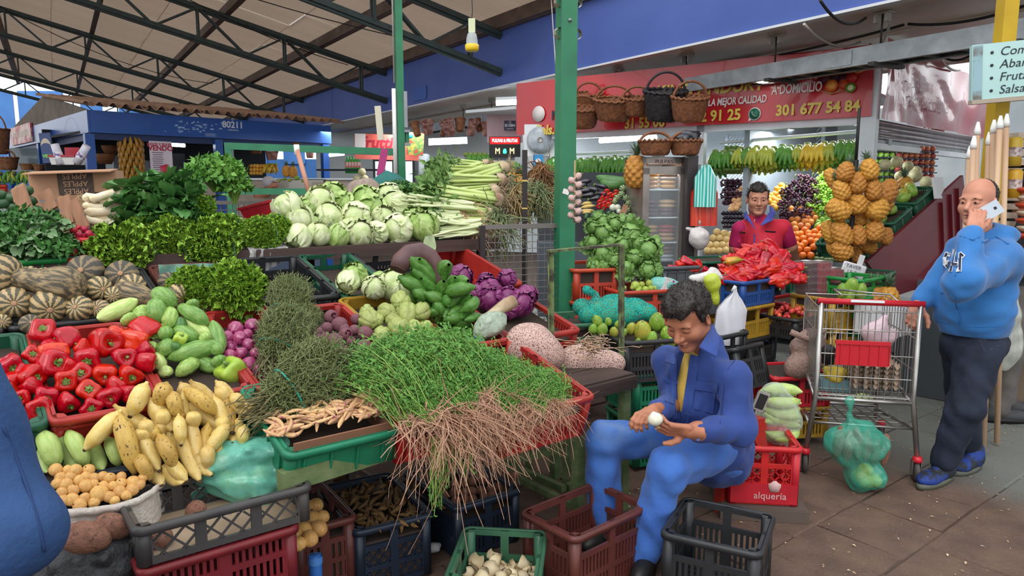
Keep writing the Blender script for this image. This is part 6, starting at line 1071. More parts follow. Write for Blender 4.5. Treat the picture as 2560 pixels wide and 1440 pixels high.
# right side: fruit shop, neighbour's crates
SC0=onz(2175,290,2.3)*[1,1,0];SLF=onz(1340,335,2.3)*[1,1,0];SFX=nrm(SC0-SLF);SFN=A3(SFX[1],-SFX[0],0);SW=np.linalg.norm(SC0-SLF);RSF=stk([SFX,-SFN,A3(0,0,1)],1)
def sf(x,y,d=0):return OP(x,y,SC0+SFN*d,SFN)
SSX=nrm(A3(.70,.714,0));SSN=A3(SSX[1],-SSX[0],0);RSS=stk([SSX,-SSN,A3(0,0,1)],1)
def ssd(x,y,d=0):return OP(x,y,SC0+SSN*d,SSN)
M_WHT=mat('white_shop_paint','#d5dade','#c5cbd0',scale=3,ro=.4)
shop=TH('corner_shop','white framed corner fruit shop with posts and header beams','shop',SC0,RSF)
def sh_l(P):return RSF.T@(np.asarray(P)-SC0)
mbox((0,.0,1.45),(.14,.14,2.9)).obj('corner_post',M_WHT,shop)
xl=sh_l(sf(1752,400))[0];mbox((xl,0,1.2),(.09,.08,2.4)).obj('post',M_WHT,shop);mbox((sh_l(sf(1420,400))[0],0,1.2),(.12,.08,2.4)).obj('post',M_WHT,shop)
mbox((-SW/2,0,2.27),(SW,.08,.1)).obj('header',M_WHT,shop);se=RSF.T@(SSX*4.2);mbar((0,0,2.02),se+A3(0,0,2.02),.08,.06).obj('side_rail',M_WHT,shop)
e=sh_l(ssd(2432,400));mbox((e[0],e[1],1.3),(.16,.12,2.6)).obj('side_post',M_WHT,shop)
def banner(w,h,nm,m,amp,seed,folds):
 r=np.random.default_rng(seed);nx,nz=70,14;x=lsp(0,w,nx)[None];z=lsp(0,h,nz)[:,None];y=amp*np.sin(x*3+z*2+seed)+amp*.6*np.sin(x*7-z*5)+amp*.3*np.sin(z*14+x*2)
 for cx,cz,a_ in folds:d=(x-cx)*sinf(a_)-(z-cz)*cosf(a_);y=y+.03*np.exp(-(d/.05)**2)*np.exp(-((x-cx)**2+(z-cz)**2)/.3)
 return mgrid(stk([x+0*z,y,z+0*x],-1))
M_BAN_R=mat('red_vinyl','#c3242c','#b01f28',scale=1.3,ro=.28,spec=.6,coat=.3);M_BAN_D=mat('maroon_vinyl','#9c2f42','#b04a58',scale=1.3,ro=.2,spec=.8,coat=.6,bu=.25,bs=3)
BW=SW+.25;bn=TH('banner','red vinyl fruit shop banner with yellow phone numbers along the shop front','banner',SC0-SFX*BW+SFN*.1,RSF);banner(BW+.03,.66,'b',0,.006,1,[(3.7,.3,1.2),(3.9,.5,.9)]).xf(np.eye(3),(0,0,2.29)).obj('vinyl',M_BAN_R,bn)
def bx(px,py):P=sf(px,py,.1);q=RSF.T@(P-(SC0-SFX*BW+SFN*.1));return q
def btext(s,px,py,hpx,m,bold=.004,shear=.0,sx=1):q=bx(px,py);text(s,hpx/ppm(sf(px,py,.1))*1.35,m,bn,(q[0],-.016,q[2]),RX9,shear=shear,bold=bold,sx=sx)
M_TY,M_TW_=mat('banner_yellow','#d9c054',ro=.4),mat('banner_white','#d9d0ce')
btext('DESPACHOS',1990,192,23,M_TW_,.003,.1,.62);btext('A DOMICILIO',1992,222,24,M_TW_,.003,.1,.62);btext('FRUTAS DE LA MEJOR CALIDAD',1800,256,18,M_TW_,.003,.15,.68)
btext('KINO ANDURY',1770,222,32,M_TY,.006,.1,.95);btext('301 677 54 84',2042,272,27,M_TY,.005,0,.95);btext('2 91 25',1802,290,27,M_TY,.005,0,.95);btext('31 55 06',1612,308,26,M_TY,.005,0,.9);btext('Tels..',1365,326,24,M_TY,.006,.15,1)
q=bx(1888,285);k=1/ppm(sf(1888,285));mlathe([(.001,.002),(16*k,.002),(16*k,-.002),(.001,-.002)],20).xf(RX9).obj('white_bubble',M_TW_,bn,(q[0],-.016,q[2]));mlathe([(.001,.002),(13*k,.002),(13*k,-.002),(.001,-.002)],20).xf(RX9).obj('green_bubble',mat('bubble_green','#1f6a52',ro=.4),bn,(q[0],-.021,q[2]))
MB().add([(-15*k,0,-17*k),(-13*k,0,-4*k),(-4*k,0,-13*k)],[[0,1,2]]).obj('bubble_tail',M_TW_,bn,(q[0],-.017,q[2]));mtube([(-6*k,0,6*k),(-5*k,0,0),(0,0,-5*k),(6*k,0,-6*k)],[3*k,2*k,2*k,3*k],8,sq=.3).obj('phone_glyph',M_TW_,bn,(q[0],-.026,q[2]))
fd=[(2065,195,17,'#5d2036'),(2090,190,16,'#3d1a30'),(2110,198,15,'#4b2038'),(2080,215,15,'#e06a2a'),(2080,215,10,'#f0a050'),(2110,212,12,'#c04a2a'),(2130,195,13,'#b8262a'),(2128,220,12,'#5d8a2a'),(2128,220,7,'#d8dfb0')]
for i,(x,y,r_,c)in enumerate(fd):q=bx(x,y);k=1/ppm(sf(x,y));mlathe([(.001,.001),(r_*k,.001),(r_*k,-.001),(.001,-.001)],18).xf(RX9).obj('printed_fruit',mat('print_'+c[1:],c,ro=.4),bn,(q[0],-.015-.002*i,q[2]))
for x0,x1,y in((2045,2110,232),(2120,2170,180)):a,c_,b_=bx(x0,y-8),bx((x0+x1)/2,y+4),bx(x1,y-6);mtube([a,c_,b_],[.012,.03,.012],8,sq=.15).obj('printed_banana',mat('print_yellow','#d8b43c',ro=.4),bn,(0,-.03,0))
q=bx(1348,285);mlathe([(.001,.001),(.1,.001),(.1,-.001),(.001,-.001)],18).xf(RX9).obj('printed_disc',M_TW_,bn,(q[0],-.014,q[2]));q=bx(1395,295);text('Nº',.16,mat('print_dark','#27323a',ro=.5),bn,(q[0],-.016,q[2]+.03),RX9,bold=.004)
B2=TH('banner','shiny maroon vinyl banner on the side of the corner shop','banner',SC0+SSN*.1,RSS);banner(4.3,.74,'b',0,.02,4,[(.4,.4,1.9),(.25,.4,1.5),(.6,.45,2.2),(1.2,.3,2.5),(2,.4,2.8),(.15,.3,1.2)]).xf(np.eye(3),(0,0,2.27)).obj('vinyl',M_BAN_D,B2)
M_FT=mat('faded_print','#c9a3ad',ro=.4);text('VENTA DE FRUTAS',.15,M_FT,B2,(1.05,-.045,2.66),RX9,sx=.62);text('IMPORTADAS Y NACIONALES',.17,M_FT,B2,(1.4,-.045,2.5),RX9,sx=.62)
ro=TH('roller_shutter','grey roller shutter half raised under the side banner','shutter',SC0,RSS);slat=mtube([(.1,0,0),(4.1,0,0)],.026,6).mesh('slat',mat('shutter_grey','#a29ea2','#8d8a8f',scale=6,ro=.4,metal=.4))
for k in range(4):MO('slat',slat,ro,(0,.02,2.26-.05*k))
mbox((2.1,0,2.06),(4,.05,.05)).obj('bottom_bar',M_GAL,ro)
for x in(.5,3.6):mbox((x,-.03,2.07),(.1,.03,.06)).obj('latch',M_GAL,ro)
ST(mbox(SC0-SFX*3-SFN*2.6+A3(0,0,1.35),(5,.06,2.7),RSF),'wall_inner',mat('lit_shop_wall','#dbe4ea','#c9d5de',scale=1,ro=.6))
ST(mbox(SC0+SSX*2.3-SSN*1.25+A3(0,0,1.2),(4.6,.06,2.4),RSS),'wall_side',mat('grey_shop_wall','#8f99a1','#7f8a93',scale=1.5,ro=.6))
ST(mbox(SC0-SFX*2.75-SFN*1.3+A3(0,0,2.66),(5,2.6,.04),RSF),'ceiling_inner',mat('shop_ceiling','#d5dcdf',ro=.6))
for x0,x1,y0_,y1_,d,lab in((1935,2160,308,305,-.35,'long bright fluorescent tube at the corner of the fruit shop'),(1430,1632,341,331,-.5,'bright fluorescent tube over the hanging green bananas left of the display fridge'),(1500,1640,352,343,-1.2,'second tube behind the one over the left banana row')):TL_(sf(x0,y0_,d),sf(x1,y1_,d),lab,.035,12,'shop front tubes')
for x,y,d in((2040,312,-.5),(1560,345,-.7),(1850,320,-1.2)):lamp('fruit_shop_light',sf(x,y,d)-A3(0,0,.05),(1.3,.25),32,(0,0,math.atan2(SFX[1],SFX[0])))
lamp('side_bay_light',ssd(2300,390,-.9)*[1,1,0]+A3(0,0,2.3),(1.2,.4),12,(0,0,.8))
for x,y,r_,lab in((1908,204,16,'small oval lamp glowing under the cable tray over the banner'),(1662,325,20,'round lamp glowing behind the black basket')):P=sf(x,y,.3 if x>1800 else-.2);k=r_/ppm(P);o=tag(mlathe([(.001,-.5),(.7,-.3),(1,0),(.7,.25),(.001,.3)],16).obj('globe_lamp',mat('bulb_glow','#fff6ea',emit=6),None,P),lab,'lamp');o.scale=(k,k,k*.6);mtube([(0,0,.25),(0,0,.7)],.2,8).obj('lamp_holder',M_WHT,o)
M_LAT=mat('lattice_blue_white','#b4c3cf',ro=.4)
for i,(x0,x1,y0_,y1_)in enumerate(((1812,1905,330,470),(1905,1990,320,480),(1990,2060,310,480))):
 a,c_=sf(x0,y1_,-1.9),sf(x1,y0_,-1.9);w,h=np.linalg.norm((c_-a)[:2]),c_[2]-a[2];g=TH('lattice_gate',f'white diagonal lattice gate inside the fruit shop, {ORD[i]} from left behind the vendor','gate',a,RSF,'lattice gates');b=MB();st=.05
 for q in np.arange(-h,w,st):x_0,x_1=max(q,0),min(q+h,w);b.bar((x_0,0,x_0-q),(x_1,0,x_1-q),.012,.008,up=(0,1,0))if x_1-x_0>.02 else None
 b.obj('lattice',M_LAT,g)['kind']='stuff';mbar((0,0,0),(0,0,h),.04).bar((w,0,0),(w,0,h),.04).bar((0,0,0),(w,0,0),.04).bar((0,0,h),(w,0,h),.04).bar((0,0,h*.5),(w,0,h*.5),.05).obj('gate_frame',M_LAT,g)
for x0,y0_,x1,y1_,lab in((1800,357,2155,328,'white rail carrying the hanging bananas behind the vendor'),(1425,386,1590,378,'rail carrying the hanging green bananas left of the fridge')):A,B=sf(x0,y0_,-.2),sf(x1,y1_,-.2);tag(mtube([A-A,B-A],.018,8).obj('banana_rail',M_WHT,None,A),lab,'rail');
def brow(n,x0,y0_,x1,y1_,keys,where,L_,d):
 for i in range(n):t=i/(n-1);P=sf(x0+(x1-x0)*t,y0_+(y1_-y0_)*t+unif(-3,3),d);HB_(P,7,L_*unif(.9,1.1),keys[int(t*(len(keys)-.01))],f'hanging banana hand, {ORD[i]} from left on {where}',f'bananas on {where}',.75,az=math.atan2(SFX[1],SFX[0])+unif(-.3,.3))
KR_=['green','green','yellowgreen','green','yellowgreen','yellowgreen','green','green','yellowgreen','yellow','yellow','yellowgreen','green','green']
brow(18,1788,380,2145,355,KR_,'the rail behind the vendor',.2,-.15);brow(15,1800,392,2110,372,KR_,'the rear rail behind the vendor',.22,-.3)
brow(13,1385,400,1588,392,['green'],'the rail left of the fridge',.22,-.1);brow(10,1395,412,1575,402,['green'],'the rear rail left of the fridge',.23,-.28)
PD=sf(2010,600,-.1);ND=nrm(nrm(EYE-PD)*A3(1,1,0)+A3(0,0,.9));disp=lambda x,y:OP(x,y,PD,ND)
a=sf(1800,690,.1);dp=TH('fruit_counter','sloping fruit counter behind the vendor','counter',PD,FM(SFX));mbox((-.1,.35,-.05),(2.9,1.5,.04),rotx(.62)).obj('sloping_bed',M_DIN,dp);mbox((-.1,-.05,-.65),(2.9,.5,.7)).obj('base',mat('counter_base','#59606a',ro=.6),dp)
c6,c18,c17=crop(1980,380,4.5),crop(1800,440,5.536),crop(1700,480,2.977)
mo=[(100,645),(50,680),(120,710),(230,690),(180,740),(145,780),(215,790),(265,745),(65,760),(25,815),(95,830),(175,835),(40,865),(5,690),(0,755),(-10,640),(205,640),(160,690)]
balls([c6(x,y)+(18,)for x,y in mo],lambda i,a:[('mandarin',MNDR),('stem_scar',OSTAR)],disp,'pale orange mandarin','the mandarin heap','mandarin','mandarins behind the vendor',9)
oo=[(315,855),(145,880),(95,925),(185,915),(255,900),(330,925),(50,990),(125,975),(190,950),(210,1000),(275,1010),(305,955),(140,1030),(75,1100),(240,1070),(170,1105),(120,1165),(210,1165),(50,1045),(15,1140),(0,1075),(250,955),(100,1060),(60,930),(10,930),(270,1060),(20,1010),(-30,1000),(-50,1060),(-35,1120)]
balls([c6(x,y)+(19,)for x,y in oo],lambda i,a:[('orange',ORG),('stem_scar',OSTAR)],disp,'bright orange','the orange heap','orange','oranges beside the pineapples',9)
gr=[(850,130),(890,160),(790,180),(760,250),(840,230),(735,310),(820,300),(680,350),(745,385),(815,350),(780,440),(705,270),(730,420),(860,190),(690,310),(770,340)]
balls([c18(x,y)+(16,)for x,y in gr],lambda i,a:[('granadilla',GRAN),('stem_scar',OSTAR)],disp,'golden granadilla','the granadilla heap','granadilla','granadillas beside the vendor',9)
pe_=[(255,220),(235,290),(200,335),(260,340),(170,420),(250,410),(230,450),(290,290),(300,180),(225,380),(285,400),(155,465),(300,240)]
balls([c18(x,y)+(16,)for x,y in pe_],lambda i,a:[('peach',PEACH),('stem_scar',OSTAR)],disp,'tan peach','the peach heap','peach','peaches left of the vendor',9)
balls([(1808+j*9+(i%2)*4,533+i*11,11.5)for i in range(4)for j in range(7)],lambda i,a:[('plum',PLUM)],disp,'dark plum','the plum tray','plum','plums left of the vendor',6)
ym=[(275,300),(330,310),(245,345),(295,345),(220,395),(270,395),(315,395),(345,355),(205,440),(290,440),(340,435),(375,320),(245,440),(400,330),(390,380),(360,400)]
disp2=lambda x,y:OP(x,y,sf(1800,620,.15),ND)
balls([c17(x,y)+(20,)for x,y in ym],lambda i,a:[('yellow_melon',LULO)],disp2,'pale yellow melon','the small melon heap','melon','yellow melons left of the vendor',10)
fe=[(390,1045),(310,1100),(380,1130),(300,1150),(350,1170),(410,1180),(280,1200),(330,1205),(380,1215),(420,1215),(470,1215),(350,1085),(440,1150),(370,1010),(330,1040),(510,1220),(450,1190),(410,1090)]
M_FEI=mat('feijoa_skin','#4a6030','#62763e',scale=5,ro=.5,rndv=.12);FEI=blob(81,.04,12,8,(1.35,.9,.9)).mesh('avocado',M_FEI)
balls([c6(x,y)+(12,)for x,y in fe],lambda i,a:[('avocado',FEI)],disp,'small dark green avocado','the avocado tray','avocado','avocados under the pineapples',8,orient=lambda P,i:FM(SFX+A3(0,0,unif(-.3,.3))))
for i,(x,y)in enumerate(((300,800),(340,770),(380,750),(360,820),(290,830),(400,790))):P=disp(*c6(x,y));IT('pear',[('pear',PAP[0])],P,BZ(A3(.3*i-.6,-.2,1)),.085,f'green pear, {ORD[i]} from the left rim of the netted tray above the oranges','pear','pears above the oranges')
def gbunch(seed,me,n=70):
 r=np.random.default_rng(seed);b=MB();n0=len(me.vertices);V=np.zeros(n0*3);me.vertices.foreach_get('co',V);V=V.reshape(-1,3);F=arr([list(p.vertices)for p in me.polygons])
 for i in range(n):d=nrm(r.normal(size=3));t=r.uniform(-.5,.5);b.add(V*.034+d*A3(.07,.06,.02)*(1-.7*max(0,-t))+A3(0,0,t*.2),F)
 return b
gk=[]
for nm,src,pts,lab in(('dark',GRAPE,[(960,520),(985,500),(1005,480),(965,490),(985,470),(1010,515),(1030,490),(1030,465),(1010,455),(965,545),(990,540),(1015,540),(1038,520)],'bunch of dark purple grapes'),('green',GGRAPE,[(1055,455),(1045,480),(1065,470),(1075,490),(1050,505),(1070,515),(1090,500),(1095,525),(1035,525),(1055,535),(1080,540),(1060,445)],'bunch of pale green grapes')):
 ms=[gbunch(i+len(nm),src).mesh('grape_bunch',src.materials[0])for i in range(3)];L=RL(pts,lab,'the grape heap',12);stem_=mtube([(0,0,.08),(0,0,.15),(.02,0,.18)],.006,5).mesh('stem',M_STEM)
 for i,(x,y)in enumerate(pts):P=disp(x+1000,y);IT('grape_bunch',[('grape_bunch',ms[i%3]),('stem',stem_)],P,FM(SFX,nrm(A3(.3*sinf(i*2),-.3,1))),.85,L[i],'grapes',f'{nm} grapes behind the vendor')
for i in range(6):P=disp(1815+(i%3)*13,465+(i//3)*30);IT('grape_bunch',[('grape_bunch',bpy.data.meshes['grape_bunch']),('stem',bpy.data.meshes['stem'])],P,FM(SFX,A3(.2,-.3,1)),.8,f'dark grape bunch, {ORD[i % 3]} from left in the {["upper", "lower"][i//3]} row left of the peaches','grapes','dark grapes left of the peaches')
def tray(P,n,m,nm,col,lab_f,grp,sp_=.08,R=FM(A3(.95,.3,0)),rows=2):
 o=TH('fruit_tray',f'dark moulded tray under the {lab_f}','tray',P,R);mbox((n*sp_/2-sp_/2,rows*sp_/2-sp_/2,-.036),(n*sp_,rows*sp_+.01,.012)).obj('base',mat('tray_navy','#262b45',ro=.5),o)
 for r_ in range(rows):
  for i in range(n):Q=P+R@A3(i*sp_,r_*sp_,0);IT('apple',[('apple',m),('stem',ASTEM)],Q,rrot()@rotz(.1),.072,f'{nm} apple, {ORD[i]} from the left in the {"front" if r_ == 0 else "rear"} row, {lab_f}','apple',grp)
LV=['lowest tier','second tier up','third tier up','fourth tier up','fifth tier up','top tier']
for i in range(5):P=ssd(2246+unif(-3,3),441-i*17.5,-.12);tray(P,7,APPR,'red','red',LV[i]+' of red stack','red apples')
for i in range(6):P=ssd(2186,450-i*16,-.3);tray(P,4,APPG,'green','green',LV[i]+' of green stack','green apples')
for i,(x,y,s)in enumerate(((2242,404,30),(2213,412,28),(2270,415,26),(2287,440,34),(2315,455,30),(2290,428,26),(2250,440,26),(2300,478,26),(2330,470,24),(2262,455,28))):P=ssd(x,y,.18-.0*i);IT('melon',[('melon',MELN),('stem_scar',OSTAR)],P,rrot(),s/ppm(P),RL([(q,w)for q,w in((2242,404),(2213,412),(2270,415),(2287,440),(2315,455),(2290,428),(2250,440),(2300,478),(2330,470),(2262,455))],'round beige melon','the melon pile',15)[i],'melon','melons on the ramp')
A,B=atY(2168,655,6.05),atY(2408,438,7.05);RX_=nrm((B-A)*[1,1,0]);CN=A3(RX_[1],-RX_[0],0);ck=lambda x,y:OP(x,y,A,CN)
out=[(2168,655),(2408,438),(2428,640),(2440,800),(2290,800),(2230,740)];P0=ck(2300,700);V=[ck(*q)-P0 for q in out];n=len(V);b=MB();b.add(V+[v-CN*.03 for v in V],[list(range(n))],0,False);b.add(V+[v-CN*.03 for v in V],[list(range(2*n-1,n-1,-1))],0,False);b.add(V+[v-CN*.03 for v in V],[[i,i+n,(i+1)%n+n,(i+1)%n]for i in range(n)],0,False)
rp=TH('ramp_panel','dark red sheet metal cheek of the fruit ramp behind the man on the phone','panel',P0);M_RM=mat('dark_red_sheet','#7a2530','#6a1f2a',scale=1.5,ro=.35,coat=.3);b.obj('sheet',M_RM,rp)
for x0,y0_,x1,y1_ in((2392,470,2398,650),(2374,485,2380,660),(2352,505,2358,680)):mbar(ck(x0,y0_)-P0+CN*.01,ck(x1,y1_)-P0+CN*.01,.035,.03,up=CN).obj('rib',M_RM,rp)
sd_=nrm(ck(2408,438)-ck(2168,655));up_=np.cross(CN,sd_);up_=up_ if up_[2]>0 else-up_;yy=np.cross(up_,sd_);RCK=stk([sd_,yy,up_],1)
for i,(x,y,lab)in enumerate(((2200,628,'dark green crate lowest on the fruit ramp'),(2268,570,'dark green crate in the middle of the fruit ramp'),(2322,520,'dark green crate highest on the fruit ramp'))):
 P=ck(x,y)+yy*.25*(1 if yy@CN<0 else-1)
 for q in range(4):o_=P+sd_*(q-1.5)*.08+up_*.15-CN*(-.1+.05*(q%2));IT('mango',[('mango',PAP[q%2])],o_,rrot(),.13,f'green mango, {ORD[q]} up the slope in the {["lowest", "middle", "highest"][i]} ramp crate','mango','mangoes in the ramp crates')
 CR(lab,'green',.36,.45,.13,'slots',P,RCK,handle=False,bed=.1)
for i,(x,y,s,kind)in enumerate(((2240,535,34,'p'),(2268,520,40,'p'),(2225,550,30,'m'),(2232,572,26,'m'))):
 P=ck(x,y)+yy*.2*(1 if yy@CN<0 else-1)+up_*.06
 if kind=='p':IT('pineapple',[('pineapple',PINE),('crown',PCROWN)],P,BZ(A3(.3,.5,.9)),.24,['small yellow pineapple lying lower on the ramp','yellow pineapple with blue-green crown below the melons'][i],'pineapple')
 else:IT('mango',[('mango',PAP[0])],P,BZ(A3(.4,-.3,.8)),s/ppm(P)*1.2,['upper green mango beside the pineapple bunch','lower green mango beside the pineapple bunch'][i-2],'mango')
P=ssd(2262,470,.3);IT('pineapple',[('pineapple',PINE),('crown',PCROWN)],P,BZ(A3(-.2,-.2,1)),.22,'pineapple crowned in blue-green among the beige melons','pineapple')
o=BD('paper_sheet','sheet of white paper folded over the ramp edge under the apples','paper',ck(2352,470)+CN*-.02,.3,.2,mat('white_paper','#d9d9dc',ro=.6),RSS@rotx(-.2));
P=ssd(2330,345,-.6);BK(P,.3,.12,'round wicker tray on the grey wall behind the red apples')
pn=[(600,225,190,210,-.4),(465,310,160,260,.5),(870,200,200,225,.1),(730,350,195,225,0),(555,430,185,225,.25),(910,420,190,235,.05),(1075,450,210,280,-.5),(520,650,240,260,.9),(730,580,205,235,.05),(750,740,185,190,0),(960,650,235,240,-.7),(425,900,170,250,.3),(560,920,215,280,.3),(745,940,170,220,0),(930,890,205,240,-.2),(1060,950,140,190,-.3),(560,1110,225,225,.5),(710,1150,150,185,0),(870,1060,170,160,-.5),(450,1090,110,150,.4)]
L=RL([c6(a[0],a[1])for a in pn],'pineapple','the hanging pineapple bunch',26)
for i,(x,y,w,h,a)in enumerate(pn):
 px,py=c6(x,y);P=atY(px,py,5.75+(.12 if i in(1,6,11,15,18,19,9,17)else 0));s=h/4.5/ppm(P)*1.08;sw=w/4.5/ppm(P)/.72;up=BZ(nrm(A3(-sinf(a)*1,.35,cosf(a))),gaus(size=3))
 ps=[('pineapple',PINE),('stem_end',mlathe([(.001,-.5),(.07,-.5),(.06,-.56),(.001,-.57)],10).mesh('stem_end',M_PINE)if i==0 else bpy.data.meshes['stem_end.001'])]+([('crown',PCROWN)]if i in(0,2,3,4)else[]);IT('pineapple',ps,P,up,(sw,sw,s),L[i],'pineapple','pineapples in the hanging bunch')
P=atY(2140,400,5.78);tag(mtube([(0,0,0),(0,0,.4)],.012,6).tube([(0,0,-1.0),(0,0,0)],.02,6).obj('hanging_rope',M_CB,None,P),'dark rope holding the pineapple bunch','rope')
P=atY(2132,680,5.6);k=1/ppm(P);sg=TH('price_sign','handwritten white plastic sign hanging below the pineapples','sign',P,roty(.28));b=SDF((-.16,-.03,-.13),(.16,.03,.13),.006).box((0,0,0),(33*k,.005,24*k),None,.02).mb();b.obj('plate',mat('white_sign_plastic','#d9d6da',ro=.4),sg)
for q,s_ in enumerate(('TAVER','LE By','TUYA')):text(s_,12*k,mat('marker_grey','#6f6a78',ro=.6),sg,((-4+q*3)*k,-.012,(13-14*q)*k),RX9@rotz(.05),sx=1.1)
mbox((12*k,.015,32*k),(14*k,.004,30*k)).obj('hanger_strip',MATS['white_sign_plastic'],sg)
# left bay of the shop: fridge, produce, baskets
Y=6.55;P=atY(1653,650,Y);k=1/ppm(P);FRR=FM(A3(.98,.16,0));fg_=TH('display_fridge','stainless display fridge with glass door full of pulp packs','fridge',P*[1,1,0],FRR);M_INX=mat('stainless','#9d958f','#857d79',scale=4,ro=.3,metal=.6);FW_,FH=112*k,atY(1653,392,Y)[2]
for x in(-1,1):mbox((x*(FW_/2-.02),.25,FH/2),(.04,.5,FH)).obj('side_wall',M_INX,fg_)
mbox((0,.49,FH/2),(FW_,.02,FH)).obj('back_wall',mat('fridge_white','#c2cdd8',ro=.4),fg_);mbox((0,.25,FH-.03),(FW_,.5,.06)).obj('top',M_INX,fg_);mbox((0,.25,.2),(FW_,.5,.4)).obj('plinth',M_INX,fg_)
z0_=.55
for x in(-1,1):mbox((x*(FW_/2-.03),-.02,(FH+z0_)/2-.05),(.06,.04,FH-z0_-.1)).obj('door_stile',M_INX,fg_)
mbox((0,-.02,FH-.12),(FW_,.04,.07)).obj('door_rail',M_INX,fg_);mbox((0,-.02,z0_),(FW_,.04,.06)).obj('door_rail',M_INX,fg_);mbox((0,-.025,FH/2+.2),(FW_-.1,.006,FH-z0_-.2)).obj('glass',mat('clear_glass','#dfe8ec',ro=.03,alpha=.12,spec=.8),fg_)
mtube([(FW_/2+.0,-.07,FH-.5),(FW_/2+.0,-.07,FH-.2)],.012,8).obj('handle',M_CB,fg_);text('PULPAS',.05,mat('dark_red_print','#7a2a36',ro=.5),fg_,(0,-.002+0,FH-.045),RX9);mbox((.02,.2,FH+.03),(.09,.09,.06)).obj('cup',M_GAL,fg_)
lvl=[atY(1653,y,Y+.1)[2]for y in(471,540,602,655)]
pk_cols=[['#a97442','#b98a4c','#8d7a68'],['#4c3040','#5a3848','#c2a27a'],['#7a4038','#b08c62','#983844'],['#566069','#9aa7b0','#6a4a44']]
PKM=blob(91,.06,12,8,(1,.7,.32))
for q,z in enumerate(lvl):
 mbox((0,.25,z-.012),(FW_-.08,.44,.012)).obj('shelf',mat('lit_shelf','#cdd8de',ro=.3),fg_)
 for r_ in range(4):
  for c_ in range(2):
   col=pk_cols[q][(c_+r_//2)%3];Q=P*[1,1,0]+FRR@A3((c_-.5)*FW_*.4,.12,z+.02+r_*.036);me=getm('pulp_pack_'+col)or PKM.mesh('pulp_pack_'+col,mat('pack_'+col[1:],col,ro=.3,coat=.3));o=IT('pulp_pack',[('pulp_pack',me)],Q,FRR@rotz(unif(-.2,.2)),(FW_*.44,.2,.16),f'{["left", "right"][c_]} pulp pack, {ORD[r_]} from the bottom of its pile on the {["top", "second", "third", "lowest"][q]} fridge shelf','pack','pulp packs in the fridge')
lamp('fridge_light',P*[1,1,0]+FRR@A3(0,.1,FH-.1),(.3,.1),3,(0,0,0))
o=BD('dark_column','dark steel column between the fridge and the hanging bags','column',atY(1722,520,Y-.05)*[1,1,0]+A3(0,0,.95),.09,1.9,mat('dark_steel','#3a3436',ro=.4,metal=.3),None,.2);mbox((.05,-.1,.3),(.03,.02,.9)).obj('chrome_strip',M_INX,o)
o=BD('switch_box','grey switch box with a red sticker beside the fridge','box',atY(1738,432,Y+.1),28*k,40*k,mat('switch_grey','#7d8a84',ro=.4),None,.1);mbox((-.01,-.052,-.02),(.05,.004,.03)).obj('red_sticker',MATS['red_lid'],o)
for x,y,w,h,m,lab,d in((1765,465,56,105,'teal','teal and white striped plastic bags hanging beside the fridge',0),(1762,505,68,120,'red','orange red plastic bags hanging behind the teal ones',.08),(1748,590,62,62,'white','bulging white plastic bag hanging under the red bags',.05)):
 P=atY(x,y,6.25+d);k=1/ppm(P);wd,hh=w*k,h*k
 if m=='white':sd=SDF((-.2,-.12,-.22),(.2,.12,.2),.01).ell((0,0,-.02),(wd*.42,.08,hh*.46)).cone((0,0,hh*.3),(-wd*.5,0,hh*.3),.02,.012,.02).wob(.006,45,6);o=sd.mb().obj('plastic_bag',film('white_film','#cdc6c4',.85,.3),None,P)
 else:
  g=arr([[A3((u-.5)*wd*(.35+.65*min(1,(1-v)*3.2)),.012*sinf(u*19+v*2)*(1-v*.3)+.02*sinf(u*7),(v-.5)*hh)for u in lsp(0,1,25)]for v in lsp(0,1,14)]);b=MB();b.grid(g);b.grid(g+A3(0,.02,0));o=b.obj('plastic_bag',mat('teal_bag','#2fb0a4','#bfe6df',scale=3.2,ro=.3,kind='wave',ramp=(.55,.6),det=0,sr=(4,0,0))if m=='teal' else mat('red_bag','#c9382c','#d9503c',scale=6,ro=.25,coat=.3),None,P)
 tag(o,lab,'bag');mtube([(0,0,hh*.45),(0,0,hh*.62)],.01,6).obj('tied_neck',M_CW,o)
for x,y,w,h,d,m,lab in((1452,318,92,46,.5,M_WIC,'brown wicker basket hanging just right of the thick green post'),(1532,300,100,50,.45,M_WIC,'large brown wicker basket hanging over the tubes, second from the green post'),(1590,288,80,42,.4,M_WIC,'brown wicker basket hanging against the phone number'),(1658,300,105,70,.5,M_WICB,'black wicker basket hanging over the display fridge'),(1720,302,92,58,.6,M_WIC,'brown wicker basket hanging right of the black one'),(1638,388,84,34,-.1,M_WIC,'brown wicker basket standing on the display fridge'),(1713,388,80,34,.0,M_WIC,'wicker basket holding black bags on the display fridge'),(1470,275,70,40,.2,M_WIC,'wicker basket hanging high behind the cable tray')):
 P=sf(x,y,d)if y<350 else atY(x,y,Y-.1);k=1/ppm(P);o=BK(P,w*k,h*k,lab,m,True,group=None,tilt=rotx(.25)if y<350 else None)
P=atY(1716,348,Y-.1);sd=SDF((-.2,-.15,-.1),(.2,.15,.12),.012).ell((0,0,0),(.13,.09,.06),roty(-.3)).wob(.012,50,8);tag(sd.mb().obj('black_bag',mat('black_film','#151416',ro=.25,coat=.4,bu=.6,bs=20),None,P),'crumpled black bags in the basket on the fridge','bag')
P=atY(1591,430,6.6);IT('pineapple',[('pineapple',PINE),('crown',PCROWN)],P,None,.3,'reddish pineapple with tall crown left of the display fridge','pineapple')
PB=atY(1530,500,6.9);NB=nrm(nrm(EYE-PB)*A3(1,1,0)+A3(0,0,.8));bay=lambda x,y:OP(x,y,PB,NB)
